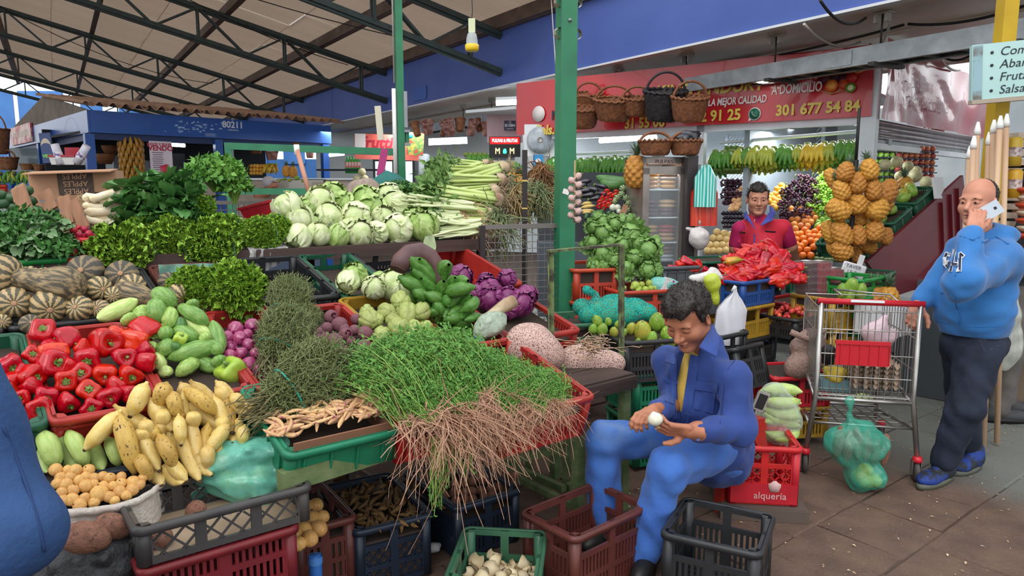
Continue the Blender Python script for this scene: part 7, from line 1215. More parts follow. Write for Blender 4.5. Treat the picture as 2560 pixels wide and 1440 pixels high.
bd=TH('bay_counter','sloping counter of the left shop bay under gourds and peppers','counter',PB);mbox((0,.4,-.12),(1.4,1.2,.04),rotx(.68)).obj('sloping_bed',M_DIN,bd);mbox((0,.1,-.75),(1.4,.5,.7)).obj('base',MATS['counter_base'],bd)
c14=crop(1400,420,5.142)
go=[(900,240,105),(810,265,100),(925,310,105),(790,340,95),(735,385,95),(850,390,95),(955,430,100),(880,455,85),(935,495,85),(865,545,95),(1000,340,80),(970,220,80),(700,430,80)]
balls([c14(x,y)+(s/5.142,)for x,y,s in go],lambda i,a:[('striped_gourd',SMEL),('stem_scar',OSTAR)],bay,'round green striped gourd','the gourd heap','gourd','striped gourds by the fridge',12,orient=lambda P,i:BZ(fdir(P,unif(-.6,.6),unif(-.5,.5))))
rp_=[(600,300),(560,340),(640,340),(540,390),(600,400),(650,420),(510,440),(570,450),(500,490),(560,500),(620,470),(720,310),(700,350)]
balls([c14(x,y)+(15,)for x,y in rp_],lambda i,a:[('bell_pepper',PEPS[i%5]),('stem',PSTEM)],bay,'small red pepper','the pepper crate by the gourds','pepper','red peppers left of the gourds',9,orient=lambda P,i:BZ(fdir(P,.1,.2)))
wp=[(680,510,95),(740,510,90),(840,640,95),(760,560,70)]
for i,(x,y,s)in enumerate(wp):P=bay(*c14(x,y));IT('white_onion',[('white_onion',getm('white_onion')or ball('white_onion',mat('white_onion_skin','#dcdfcf','#c9d0b4',scale=4,ro=.35)))],P,rrot(),s/5.142/ppm(P),f'white onion, {ORD[i]} from left below the striped gourds' if i<2 else['white onion right of the wooden board','white onion at the foot of the wooden board'][i-2],'onion')
yb=[(1450,520,1488,514,9),(1452,512,1480,508,9),(1447,528,1485,526,9),(1455,533,1478,531,8)]
spans(yb,lambda i,a:[('banana',BANS[i%3])],bay,.205,'yellow banana','the pile right of the green post','banana','yellow bananas in the left bay',4)
cz=[(1462,550,1470,532,11),(1478,548,1488,528,13),(1495,546,1508,524,13),(1515,538,1528,530,12),(1518,548,1538,536,13),(1488,552,1500,536,11)]
spans(cz,lambda i,a:[('courgette',CUD)],bay,.23,'dark green courgette','the courgette crate above the lettuces','courgette','courgettes above the lettuces',9)
for i,(x0,y0_,x1,y1_)in enumerate(((1490,440,1590,452),(1500,452,1560,456))):A,B=bay(x0,y0_),bay(x1,y1_);IT('watermelon',[('watermelon',CUC['dark'][0])],(A+B)/2,FM(nrm(B-A)),(np.linalg.norm(B-A),.3,.3),['long striped green watermelon under the hanging bananas','shorter green watermelon below the long one'][i],'watermelon')
M_AUB=mat('aubergine_skin','#1c1a22','#2a2630',scale=4,ro=.2,coat=.5);AUB=mgrid(SP(SM(ip((0,.02),(.06,.1),(.3,.14),(.7,.19),(.92,.12),(1,.01))),.06,0,0,14,12),wrap=True).mesh('aubergine',M_AUB)
au=[(1432,470,1470,462,14),(1440,482,1482,474,15),(1450,492,1490,486,15),(1462,470,1500,478,15),(1470,500,1505,494,14),(1436,458,1480,452,13),(1485,462,1520,470,13),(1490,482,1520,488,13)]
spans(au,lambda i,a:[('aubergine',AUB),('calyx',getm('calyx')or mgrid(SP(SM(ip((0,.04),(.5,.16),(1,.05))),0,6,.1,10,6)*A3(.16,1,1)-A3(.46,0,0),wrap=True).mesh('calyx',M_STEM))],bay,.38,'glossy black aubergine','the aubergine heap','aubergine','aubergines in the left bay',9)
o=tag(mbar((0,0,0),bay(1560,512)-bay(1543,553),.05,.012,up=(0,1,0)).obj('wooden_slat',M_SLAT,None,bay(1543,553)-A3(0,.12,0)),'rough wooden board standing between gourds and lettuces','board');mbox((0,0,0),(.02,.02,.02)).obj('knot',M_PUR,o,(bay(1560,512)-bay(1543,553))*.5)
o=BD('white_wrap_sheet','white paper sheet behind the aubergines','paper',bay(1545,465)+A3(0,.05,0),.24,.06,mat('white_paper','#d9d9dc'),roty(-.15))
# neighbour's crates
def SA(lab,px,py,Y,W_,D,H,col,style,R=RF,**k):
 """crate whose front left rim corner is seen at a pixel, at depth Y"""
 P=atY(px,py,Y);c=P-A3(0,0,H)+R[:,0]*W_/2+R[:,1]*D/2;return CR(lab,col,W_,D,H,style,c,R,**k),P
RN=FM(A3(.95,.3,0))
o,P1=SA('orange crate heaped with head lettuces',1437,674,4.85,.33,.5,.22,'orange','slots',RN,bed=.2);z1=P1[2]-.22
for q in range(3):P=P1-A3(0,0,.225*(q+1));CR(f'orange crate, {ORD[q]} below the lettuce crate','orange',.33,.5,.22,'slots',P-A3(0,0,.22)+RN[:,0]*.165+RN[:,1]*.25,RN)if P[2]>.2 else None
o,P2=SA('orange red crate holding the limes',1552,730,4.7,.52,.4,.26,'orange','slots',RN,bed=.2)
for q in range(2):P=P2-A3(0,0,.265*(q+1));CR(f'orange red crate, {ORD[q]} below the limes','orange',.52,.4,.26,'slots',P-A3(0,0,.26)+RN[:,0]*.26+RN[:,1]*.2,RN)if P[2]>.26 else None
hl=[(545,690,240),(550,830,300),(900,850,320),(1120,1050,330),(560,1100,310),(850,1290,250),(1130,1310,270),(430,1260,200),(800,990,280),(700,720,230),(960,1150,260),(400,960,230),(1010,960,240),(640,940,240),(560,1250,180),(700,1180,230),(430,760,200)]
lpl=lambda x,y:OP(x,y,atY(1545,620,5.0),nrm(A3(0,-1,.45)));pts=[c14(a[0],a[1])for a in hl];L=RL(pts,'leafy head lettuce','the big lettuce heap',20)
for i,a in enumerate(hl):P=lpl(*pts[i]);IT('head_lettuce',HLET[i%2],P,BZ(fdir(P,unif(-.5,.5),unif(-.7,.3)),gaus(size=3)),a[2]/5.142/ppm(P)*.82,L[i],'lettuce','head lettuces in the neighbour stall')
li=[(600,410,130),(690,395,90),(795,380,110),(660,455,75),(740,465,100),(815,450,90),(880,440,110),(445,440,70),(640,480,80),(560,440,70)]
c148=crop(1480,640,5.54);lim=lambda x,y:OP(x,y,P2+RN[:,1]*.15,A3(0,-.8,.6))
balls([c148(x,y)+(s/5.54,)for x,y,s in li],lambda i,a:[('lime',LIME),('stem_scar',OSTAR)],lim,'yellow-green lime','the lime crate','lime','limes behind the seated man',9)
P=lim(1668,712);sd=SDF((-.2,-.15,-.12),(.2,.15,.12),.01).ell((-.02,0,0),(.09,.06,.055)).cone((.02,0,.0),(.1,0,-.04),.03,.02).wob(.012,45,11);tag(sd.mb().obj('plastic_bag',film('teal_bag_film','#6fb5ab',.8,.3),None,P),'crumpled pale teal plastic bag among the limes','bag')
o=tag(mbox((0,0,0),(.16,.05,.1)).obj('paper_stack',mat('newsprint','#d8d2cf','#b9aeb0',scale=30,ro=.7),None,lim(1680,722),RN@roty(.5)),'folded white papers tucked at the limes','paper');mbox((-.03,-.027,0),(.015,.003,.1)).obj('pink_edge',MATS['magenta_ribbon'],o)
P=atY(1535,775,4.3);k=1/ppm(P);sd=SDF((-.4,-.2,-.2),(.4,.25,.25),.013);r=np.random.default_rng(8);lm=[]
for i in range(26):c=A3(r.uniform(-.2,.2),r.uniform(-.08,.08),r.uniform(-.05,.04));c[0]*=1;lm.append(c);sd.ell(c,(.06,.06,.055),None,.05)
sd.cone((-.12,0,.05),(-.12,.0,.1),.04,.015,.03).cone((-.12,0,.1),(-.18,0,.13),.015,.03,.02)
nb=TH('net_sack','bright teal net sack full of limes lying over the green crate','sack',P,RN);sd.mb().obj('net',netmat('teal_net','#0f9a8c',70,.5),nb)
for i,c in enumerate(lm):q=MO('lime',LIME,nb,c,rrot());q.scale=(.085,)*3
SA('green crate of papayas behind the onion table',1425,812,4.1,.34,.4,.18,'lgreen','diamond',RN,bed=.14);SA('black crate of big green papayas left of the seated man',1562,856,3.9,.42,.4,.24,'black','slots',RN,bed=.2)
SA('bright green crate under the black papaya crate',1588,938,3.95,.4,.4,.26,'teal','slots',RN);SA('bright green crate lowest in the papaya stack',1588,1062,3.97,.4,.4,.26,'teal','slots',RN)
av=[(70,900,120,180,0),(145,1020,205,190,0),(15,1010,110,150,0),(225,905,150,120,0),(300,1050,160,150,1),(410,950,150,130,0),(545,1000,150,170,1),(700,1035,215,300,1),(900,910,220,270,0),(830,1130,200,190,0),(1040,1070,190,230,0),(950,1205,160,130,0),(1095,1190,130,160,0),(360,940,120,110,0),(640,1180,120,100,0),(440,1060,130,120,0)]
pts=[c148(a[0],a[1])for a in av];L=RL(pts,'smooth green papaya','the papayas',16);avp=lambda x,y:OP(x,y,atY(1590,835,4.05),nrm(A3(0,-.8,.6)))
for i,a in enumerate(av):P=avp(*pts[i]);IT('papaya',[('papaya',PAP[a[4]]),('stem_end',PNUB)],P,BZ(fdir(P,unif(-.4,.5),-.75),gaus(size=3)),a[3]/5.54/ppm(P)*1.1,L[i],'papaya','papayas beside the seated man')
W5,D5=.4,.36;RB=RF;o,PB1=SA('blue crate piled high with long red peppers',1860,706,4.95,W5,D5,.18,'blue','slots',RB,bed=.15)
def below(lab,col,dz,H,w=W5,d=D5,style='slots',dx=0):return CR(lab,col,w,d,H,style,PB1-A3(0,0,dz+H)+RB[:,0]*(w/2+dx)+RB[:,1]*d/2,RB)
below('mustard yellow crate directly under the blue pepper crate','yellow',.185,.23);below('black crate under the mustard yellow crate','black',.42,.25,W5+.04);below('black crate at the bottom of the pepper stack','black',.675,.25,W5+.04)
lp_=[];r=np.random.default_rng(12)
for i in range(64):
 t=r.uniform(-1,1);h=(1-t*t)**.6;x=1900+88*t;y=705-r.uniform(.0,1)*92*h-2;a_=r.normal(0,.5)+(PI if r.random()<.5 else 0);l=r.uniform(42,66);lp_.append((x-l*cosf(a_)/2,y-l*sinf(a_)/2,x+l*cosf(a_)/2,y+l*sinf(a_)/2,r.uniform(19,25),r.uniform(0,360)))
lp_.sort(key=lambda a:(a[1]+a[3]));lp_=[a for i,a in enumerate(lp_)]
spans(lp_,lambda i,a:[('red_pepper',LPEPS[i%3]),('stem',LSTEM)],lambda x,y:OP(x,y,PB1+RB[:,0]*.2+RB[:,1]*.14,nrm(A3(.1,-.9,.55))),.42,'long shiny red pepper','the blue crate heap','pepper','long red peppers on the blue crate',15,lift=.001)
P=OP(1828,650,PB1+RB[:,0]*.2+RB[:,1]*.14,nrm(A3(.1,-.9,.55)));IT('pepper',[('pepper',mgrid(SP(SM(ip((0,.001),(.1,.23),(.6,.18),(1,.001))),.05,4,.12,16,14),wrap=True).mesh('pepper',mat('orange_green_pepper','#d98a2c','#8a9a34',scale=3,ro=.2,coat=.4))),('stem',LSTEM)],P-A3(0,.08,0),FM(A3(1,.2,.1)),(.15,.13,.13),'single orange and green pepper at the left of the red heap','pepper')
o,P6=SA('grey crate of long red peppers beside the lettuces',1658,668,5.0,.3,.34,.2,'grey','plain',RN,bed=.16)
g2=[(1690,665,1720,655,20,10),(1700,648,1735,662,22,40),(1668,672,1700,668,16,0),(1735,655,1752,672,20,90),(1715,675,1750,676,16,30),(1690,677,1720,680,14,60),(1756,672,1778,680,15,0),(1768,684,1790,690,15,30),(1780,672,1800,684,15,80)]
spans(g2,lambda i,a:[('red_pepper',LPEPS[i%3]),('stem',LSTEM)],lambda x,y:OP(x,y,P6+RN[:,1]*.12,nrm(A3(0,-.8,.6))),.42,'long red pepper','the grey crate','pepper','long red peppers on the grey crate',10)
o,_=SA('second grey crate behind the white and lime bags',1758,690,5.05,.3,.34,.25,'grey','plain',RN,bed=.22);SA('dark green crate low in front of the yellow melons',1758,655,5.9,.5,.4,.2,'green','slots',RN,bed=.19);SA('dark green crate under the oranges and avocados',1965,672,6.0,.75,.4,.2,'green','slots',FM(SFX),bed=.19)
P=atY(1828,790,4.55);k=1/ppm(P);b=MB();us_=lsp(0,1,17);vs=lsp(0,1,16)
def wprof(v):return float(np.interp(v,(0,.62,.8,.9,1),(76,74,40,14,6)))*k
for s_ in(1,-1):b.grid(arr([[A3((u-.5)*wprof(v)+(v-.5)*14*k,s_*(.012+.04*sinf(u*PI)*(1-v)**.5)+.008*sinf(u*11+v*4),(v-.5)*142*k)for u in us_]for v in vs])[::s_])
o=tag(b.obj('plastic_bag',mat('white_bag','#d3d1d6','#c3c1c9',scale=5,ro=.35,bu=.35,bs=10),None,P),'white plastic bag hanging from the blue crate behind the seated man','bag');mtube([(0,0,62*k),(8*k,0,76*k)],.012,8).obj('knotted_neck',MATS['white_bag'],o)
P=atY(1784,725,4.6);k=1/ppm(P);sd=SDF((-.15,-.1,-.2),(.15,.1,.2),.009).ell((-4*k,0,20*k),(22*k,.05,20*k)).cone((2*k,0,10*k),(8*k,0,-32*k),.03,.018,.03).wob(.008,50,15);tag(sd.mb().obj('plastic_bag',film('lime_film','#b2c038',.85,.3),None,P),'yellow-green plastic bag tied beside the white bag','bag')
P=atY(1756,697,4.65);sd=SDF((-.15,-.1,-.1),(.15,.1,.1),.009).ell((-.03,0,0),(.06,.04,.035)).ell((.08,0,.03),(.05,.03,.05)).cone((-.03,0,0),(.05,0,.01),.025,.03).wob(.01,55,16);tag(sd.mb().obj('plastic_bag',film('white_film','#d6d4d8',.85,.3),None,P),'small white crumpled bag left of the yellow-green bag','bag')
BXM=[('berry_box',mbox((0,0,0),(.16,.12,.07),None,0,.9).mesh('berry_box',mat('clear_box','#cfc3c4',ro=.15,alpha=.16,spec=.8))),('berry_fill',mbox((0,0,-.008),(.145,.105,.05)).mesh('berry_fill',mat('red_berries','#a52334','#7a1524',scale=30,ro=.3,bu=.8,bs=60))),('box_label',mbox((-.02,0,.037),(.06,.05,.002)).mesh('box_label',mat('white_label','#d9d2d0',ro=.5)))]
BXD=[BXM[0],('berry_fill',mbox((0,0,-.008),(.145,.105,.05)).mesh('berry_fill',mat('dark_berries','#3d1c28','#5a2434',scale=30,ro=.3,bu=.8,bs=60))),BXM[2]]
for c_ in range(3):
 for r_ in range(6-(c_==2)):
  P=atY(2018+c_*32,748-r_*17,5.35+.05*c_);IT('berry_box',BXD if c_==0 else BXM,P,RF@rotz(unif(-.08,.08)),1,f'clear berry box, {ORD[r_]} from the bottom of the {["left dark", "middle red", "right red"][c_]} berry stack','box','berry boxes')
SA('red crate base under the berry boxes',1998,762,5.3,.5,.34,.2,'red','plain',RF,bed=.18)
o,P7=SA('crate full of cut red fruit pieces behind the trolley',1992,800,5.0,.3,.3,.15,'black','slots',RF,bed=.1);
fz=sorted([(unif(.03,.27),unif(.03,.27),unif(-.02,.06))for _ in range(34)],key=lambda q:q[1])
for i in range(34):P=P7+RF@A3(*fz[i]);IT('fruit_piece',[('fruit_piece',getm('fruit_piece')or blob(95,.3,8,6,(1,.7,.5)).mesh('fruit_piece',mat('watermelon_red','#c8382e','#d9604a',scale=4,ro=.3,rndv=.2)))],P,rrot(),.05,f'chunk of red fruit, {ORD[i]} from the front of the crate behind the trolley','fruit','cut red fruit pieces')
SA('kelly green crate with pineapples behind the trolley',2158,700,5.15,.37,.3,.15,'kelly','slots',RF,bed=.1);SA('kelly green crate under the pineapple crate',2158,744,5.17,.37,.3,.16,'kelly','slots',RF);SA('kelly green crate lowest in the pineapple crate stack',2158,792,5.19,.37,.3,.16,'kelly','slots',RF)
for x,lab in((2188,'pineapple crown left in the kelly green crate'),(2226,'pineapple crown right in the kelly green crate')):P=atY(x,690,5.3);IT('pineapple',[('pineapple',PINE),('crown',PCROWN)],P-A3(0,-.02,.2),rotz(x),.24,lab,'pineapple','pineapples in the green crate')
for i,(x,y)in enumerate(((2108,728),(2130,715),(2150,728),(2120,738))):P=atY(x,y,5.1);IT('papaya',[('papaya',PAP[0]),('stem_end',PNUB)],P,BZ(A3(.2*i-.3,-.4,.8)),.13,f'green papaya, {ORD[i]} from left beside the kelly green crate' if i<3 else 'small green papaya lowest beside the kelly green crate','papaya','papayas behind the trolley handle')
SA('mustard crate behind the trolley basket',2085,748,5.05,.36,.34,.26,'yellow','slots',RF,bed=.25);SA('mustard crate below the other behind the trolley',2085,828,5.07,.36,.34,.26,'yellow','slots',RF)
o=BD('white_box','white ribbed box behind the trolley handle','box',atY(2205,795,5.1),.22,.22,mat('white_crate','#d3d4d8',ro=.4),RF,.3)
for q in range(6):mbox((-.09+q*.036,-.155,0),(.012,.012,.2)).obj('rib',MATS['white_crate'],o)
b=mbox((0,0,0),(.42,.5,.75));o=tag(b.obj('grey_counter',mat('dark_grey_counter','#454b50',ro=.5),None,atY(2345,870,5.6)*[1,1,0]+A3(0,0,.375),RSS),'dark grey counter block behind the man on the phone','counter');mbox((0,0,.385),(.45,.54,.03)).obj('counter_top',mat('pale_top','#a9adb0',ro=.4),o)
SA('black folded crate leaning behind the seated man',1865,872,4.15,.3,.2,.26,'black','slots',RF@rotx(-.3));SA('black crate behind the seated man\'s shoulder',1800,842,4.3,.3,.3,.22,'black','slots',RF)
# people
def skin(nm,c1,c2):return mat('skin_'+nm,c1,c2,scale=9,ro=.5,bu=.06,bs=60,sss=.06)
M_EYE=mat('eye_white','#d8cfc8',ro=.25);M_IRIS=mat('dark_iris','#20140f',ro=.2);M_HAIR=mat('dark_hair','#1c1614','#2a211d',scale=30,ro=.45,bu=.6,bs=70)
def head_sdf(chin=1.,nose=1.,wide=1.):
 s=SDF((-.16,-.12,-.2),(.15,.12,.16),.0034);w=wide
 s.ell((-.008,0,.045),(.1,.078*w,.09)).ell((.03,0,-.03),(.065,.062*w,.086),None,.03).ell((.07,0,-.098*chin),(.026,.03,.02),None,.03)
 for q in(-1,1):s.ell((.005,q*.048*w,-.055),(.045,.02,.04),None,.03).ell((.062,q*.043*w,-.022),(.028,.026,.026),None,.025)
 s.ell((.083,0,.03),(.012,.06,.012),None,.02)
 for q in(-1,1):s.ell((.104,q*.032,.009),(.02,.021,.015),None,.012,'-').ell((.079,q*.032,.01),(.016,.019,.0135),None,.006)
 s.cone((.088,0,.018),(.112*nose,0,-.024),.009,.0135,.014)
 for q in(-1,1):s.ell((.1,q*.013,-.029),(.013,.009,.009),None,.008).ell((-.012,q*.08*w,-.002),(.02,.01,.033),rotz(q*.35),.008).ell((-.008,q*.09*w,0),(.011,.006,.02),None,.005,'-')
 s.ell((.093,0,-.055),(.012,.025,.0065),None,.008).ell((.09,0,-.068),(.012,.021,.0075),None,.008).ell((.108,0,-.0612),(.014,.026,.0016),None,.004,'-')
 s.cone((-.022,0,-.07),(-.045,0,-.19),.056*w,.06,.03);return s
def grp(mb,R,t):return mb.xf(R,t)
def AM(dst,src,m=0):
 off=0
 for V in src.V:pass
 V=np.concatenate(src.V);base=dst.n;dst.V.append(V);dst.n+=len(V)
 for F,m_,sm in src.Fs:dst.Fs.append((F+base,m,sm))
 return dst
def hand_mb(side,curl,spread=.1,tcurl=.4,tdir=(.55,.75,-.35)):
 """palm along +x, back of the hand +z, thumb on the `side` edge (+1 / -1 in y); curl per finger, index first"""
 s=SDF((-.06,-.11,-.12),(.21,.11,.07),.0032);s.box((.045,0,0),(.048,.039,.0125),None,.012,.012).cone((-.05,0,0),(.01,0,0),.027,.026,.02)
 for i in range(4):
  y=side*(.03-i*.02);L=(.07,.078,.073,.058)[i];r=(.0095,.0098,.0092,.008)[i];p=A3(.086-.004*abs(i-1.3),y,.001);a=0;c=curl[i];pts=[A3(.045,y*.8,0),p];sp=spread*(1.3-i)*side*.5
  for f,k in((.46,.75),(.3,1.),(.24,.6)):a+=c*k;p=p+L*f*A3(cosf(a),sp*cosf(a),-sinf(a));pts.append(p)
  s.chain(pts,[r*1.05,r*1.05,r,r*.95,r*.82],.006)
 d=nrm(A3(tdir[0],side*tdir[1],tdir[2]));p0=A3(.012,side*.026,-.004);p1=p0+d*.04;d2=nrm(d+A3(tcurl,-side*tcurl*.6,-tcurl*.3));p2=p1+d2*.034;p3=p2+nrm(d2+A3(tcurl*.6,-side*tcurl*.5,-.1))*.026;s.chain([p0,p1,p2,p3],[.016,.0125,.0115,.0095],.01);return s.mb()
def surf(sd,px,py,off=.004):
 """points on a modelled surface seen at picture points"""
 px,py=np.asarray(px,float),np.asarray(py,float);D=stk([(px-1280)/FPX,np.ones_like(px),(720-py)/FPX],-1)@stk([_X,_F,_U]);c=sd.lo+sd.h*(sd.n-1)/2;t0=(np.linalg.norm(c-EYE)-1.2);T=np.arange(max(.3,t0),t0+2.4,.004)
 D/=np.linalg.norm(D,axis=-1)[...,None];P=EYE+D[...,None,:]*T[:,None];I=np.round((P-sd.lo)/sd.h).astype(int);ok=((I>=0)&(I<sd.n)).all(-1);I=np.clip(I,0,sd.n-1);f=np.where(ok,sd.F[I[...,0],I[...,1],I[...,2]],1);k=(f<0).argmax(-1);hit=(f<0).any(-1)
 k[~hit]=int(np.median(k[hit]))if hit.any()else 0;return np.take_along_axis(P,k[...,None,None],-2)[...,0,:]-D*off
def decal(sd,corners,n=10,off=.004):
 """patch over the surface inside a picture quad (TL, TR, BR, BL)"""
 c=arr(corners,float);u=lsp(0,1,n)[None,:,None];v=lsp(0,1,n)[:,None,None];q=(c[0]*(1-u)+c[1]*u)*(1-v)+(c[3]*(1-u)+c[2]*u)*v;G=surf(sd,q[...,0],q[...,1],off)
 for _ in range(2):G[1:-1]=(G[1:-1]*2+G[2:]+G[:-2])/4
 return mgrid(G[::-1])
def seam(sd,pts,r=.002,off=.002,n=24):
 p=arr(pts,float);t=lsp(0,len(p)-1,n);q=stk([np.interp(t,range(len(p)),p[:,i])for i in(0,1)],1);G=surf(sd,q[:,0],q[:,1],off)
 for _ in range(2):G[1:-1]=(G[1:-1]*2+G[2:]+G[:-2])/4
 return mtube(G,r,5)
def J(px,py,Y):return atY(px,py,Y)
class Fig:
 def __init__(s,label,base):s.o=TH('person',label,'person',base);s.b=np.asarray(base,float);s.body=MB()
 def add(s,mb,name,m,parent=None,label=None):mb.V=[V-s.b for V in mb.V];return mb.obj(name,m,parent or s.o,None,None,label)
def face(fig,C,fwd,up,sk,hair,sd,sc=1,eyes=True,brow=M_HAIR,lid=0):
 x=nrm(fwd);z=np.asarray(up,float);z=nrm(z-x*(z@x));R=stk([x,np.cross(z,x),z],1);AM(fig.body,sd.mb().xf(R*sc,C))
 def put(mb,nm,m):mb.xf(R*sc,C);return fig.add(mb,nm,m)
 for q in(-1,1):
  if eyes:
   e=blob(1,0,10,8);e.V=[V*.027+A3(.081,q*.032,.009)for V in e.V];e2=blob(1,0,8,6);e2.V=[V*A3(.006,.013,.0135*(1-lid))+A3(.0935,q*.032,.008)for V in e2.V];AM(e,e2,1);eo=put(e,'eye',[M_EYE,M_IRIS])
  put(mtube([(.093,q*.014,.026),(.094,q*.03,.031),(.084,q*.05,.027)],[.003,.0042,.002],6,sq=.7),'eyebrow',brow)
 put(mtube([(.093,-.022,-.06),(.101,-.008,-.0555),(.1025,0,-.057),(.101,.008,-.0555),(.093,.022,-.06)],[.001,.0035,.0038,.0035,.001],6),'upper_lip',mat('lip_'+sk.name,'#7c4238',ro=.5));put(mtube([(.092,-.02,-.0635),(.0995,0,-.067),(.092,.02,-.0635)],[.001,.0048,.001],6),'lower_lip',MATS['lip_'+sk.name])
 if hair:hs,n,L_=hair;hm=hs.mb();V=np.concatenate(hm.V);r=np.random.default_rng(4);i=r.integers(0,len(V),n);P0=V[i];d=P0-A3(-.01,0,.03);d/=np.linalg.norm(d,axis=1)[:,None];fl=A3(.5,0,.1)+r.normal(0,.5,(n,3));T=d*.5+fl*.6;hm.strands(stk([P0-d*.003,P0+T*L_*.5+d*.002,P0+T*L_-A3(0,0,L_*.25)],1),arr([.0016,.0014,.0004])[None]);put(hm,'hair',M_HAIR)
 return R
def shoe(fig,heel,toe,w,m,sole,laces,nm='shoe'):
 d=nrm((toe-heel)*[1,1,0]);L_=np.linalg.norm((toe-heel)[:2]);R=FM(d);sd=SDF((-.1,-.08,-.02),(L_+.06,.08,.16),.006);sd.ell((L_*.28,0,.06),(L_*.32,w*.8,.055)).ell((L_*.7,0,.045),(L_*.34,w,.042)).cone((L_*.2,0,.07),(L_*.18,0,.12),.045,.042,.03).box((L_*.5,0,-.03),(L_,.2,.042),None,.001,.004,'-')
 o=fig.add(sd.mb().xf(R,heel*[1,1,0]),nm,m);k=MB();a=lsp(0,2*PI,28,endpoint=False);ol=stk([L_*.5+(L_*.56)*np.cos(a),(w+.004)*np.sin(a)*(.82+.18*np.cos(a)),0*a],1);k.grid(stk([ol*A3(.98,.9,1)+A3(0,0,.001),ol,ol+A3(0,0,.022),ol*A3(.98,.92,1)+A3(0,0,.03)]),wrap=True);k.xf(R,heel*[1,1,0]);q=fig.add(k,'sole',sole);q.parent=o
 if laces:
  k=MB()
  for t in(.45,.53,.61):k.tube([(L_*t,-.03,.088-.05*(t-.45)),(L_*t,0,.102-.07*(t-.45)),(L_*t,.03,.088-.05*(t-.45))],.004,5)
  k.xf(R,heel*[1,1,0]);q=fig.add(k,'laces',laces);q.parent=o
 return o
# seated man peeling an onion
base=onz(1790,1235,0);F1=Fig('seated man in blue overalls peeling a white onion on a red stool',base)
SK1=skin('tan','#b3765a','#a0654a');M_JK=mat('blue_drill_jacket','#2b4487','#243a78',scale=7,ro=.8,bu=.25,bs=45,sheen=.1);M_TR1=mat('blue_drill_trousers','#2f58a6','#3f6cb6',scale=3,ro=.85,bu=.25,bs=45,c3='#6f86a8',ramp=(.3,.62),sheen=.1)
HC=J(1722,796,3.08);hf=A3(-.56,-.6,-.5);hu=A3(-.2,-.2,.95)
sh=head_sdf(1.02,1.04,.98);hs=SDF((-.16,-.12,-.16),(.15,.12,.18),.0042);hs.ell((-.014,0,.054),(.11,.088,.1)).ell((.035,0,.098),(.065,.066,.042),None,.03);hs.box((.115,0,-.04),(.1,.2,.105),roty(.25),.01,.01,'-').box((.04,0,-.12),(.2,.2,.12),None,.01,.01,'-');hs.wob(.004,140,2)
R1=face(F1,HC,hf,hu,SK1,(hs,1100,.013),sh,1.06,True,M_HAIR,.7)
NB=HC+R1@A3(-.05,0,-.17);jk=SDF(NB-A3(.55,.5,.75),NB+A3(.55,.5,.2),.0085)
SL_,SR_=J(1832,945,3.03),J(1668,905,3.35);CH=J(1750,990,3.25);BE=J(1770,1085,3.3);PV=J(1795,1130,3.36)
jk.chain([NB+A3(0,.02,-.04),CH,BE,PV],[.1,.155,.165,.17],.06).cone(SL_+A3(-.03,.04,0),SR_,.07,.065,.07)
EL,WL=J(1848,1075,2.98),J(1745,1078,2.86);ER,WR=J(1690,1010,3.22),J(1645,1025,3.04)
jk.chain([SL_,EL,WL],[.074,.064,.05],.035).chain([SR_,ER,WR],[.068,.058,.046],.035).ell(EL,(.07,.07,.065),None,.03).wob(.008,26,3,7).wob(.007,58,5,6)
lap=[decal(jk,[(1726,885),(1750,892),(1722,1062),(1700,1058)],12,.008),decal(jk,[(1674,890),(1692,895),(1688,1056),(1678,1050)],12,.008)];fp_=surf(jk,[1704,1708,1702,1696],[905,950,1000,1048],.0);jk.chain([NB+R1@A3(.06,0,.06)],[.05])
for q in range(3):jk.cone(fp_[q],fp_[q+1],(.06,.048,.034)[q],(.048,.034,.018)[q],.01,'-')
jk.cone(NB+R1@A3(.1,0,.06),fp_[0],.05,.06,.01,'-');jk.cone(NB+A3(0,0,.1),NB+A3(0,0,-.02),.085,.066,.01,'-')
jo=F1.add(jk.mb(),'jacket',M_JK);lap=[F1.add(q,'lapel',M_JK,jo)for q in lap];st_=mat('dark_stitch','#1d2f63',ro=.8)
for c_ in([(1738,955),(1792,962),(1782,1035),(1735,1022)],[(1660,945),(1690,950),(1685,1010),(1663,1002)]):q=F1.add(decal(jk,c_,10,.006),'chest_pocket',M_JK,jo)
for c_ in([(1738,952),(1795,958),(1792,982),(1737,974)],[(1658,940),(1692,946),(1690,962),(1660,956)]):F1.add(decal(jk,c_,8,.011),'pocket_flap',M_JK,jo)
F1.add(seam(jk,[(1742,880),(1738,920),(1722,980),(1712,1055)],.004,.004),'placket',M_JK,jo);F1.add(seam(jk,[(1838,900),(1815,930),(1808,1000),(1800,1060)],.0022),'armhole_seam',st_,jo)
for p in((1694,957),(1692,1015),(1745,1098)):P=surf(jk,[p[0]],[p[1]],.006)[0];F1.add(mlathe([(.001,.003),(.007,.003),(.009,.001),(.009,-.002)],10).xf(BZ(EYE-P),P),'button',mat('blue_button','#4a63a4',ro=.4),jo)
def slab(pts,th,sub=1):P=arr(pts);n=nrm(np.cross(P[0,-1]-P[0,0],P[-1,0]-P[0,0]));n=n if n@(EYE-P[0,0])>0 else-n;b=MB();b.grid(P+n*th);b.grid(P-n*th);per=np.concatenate([P[0],P[1:,-1],P[-1,::-1][1:],P[::-1,0][1:]]);b.grid(stk([per+n*th,per-n*th]));return b
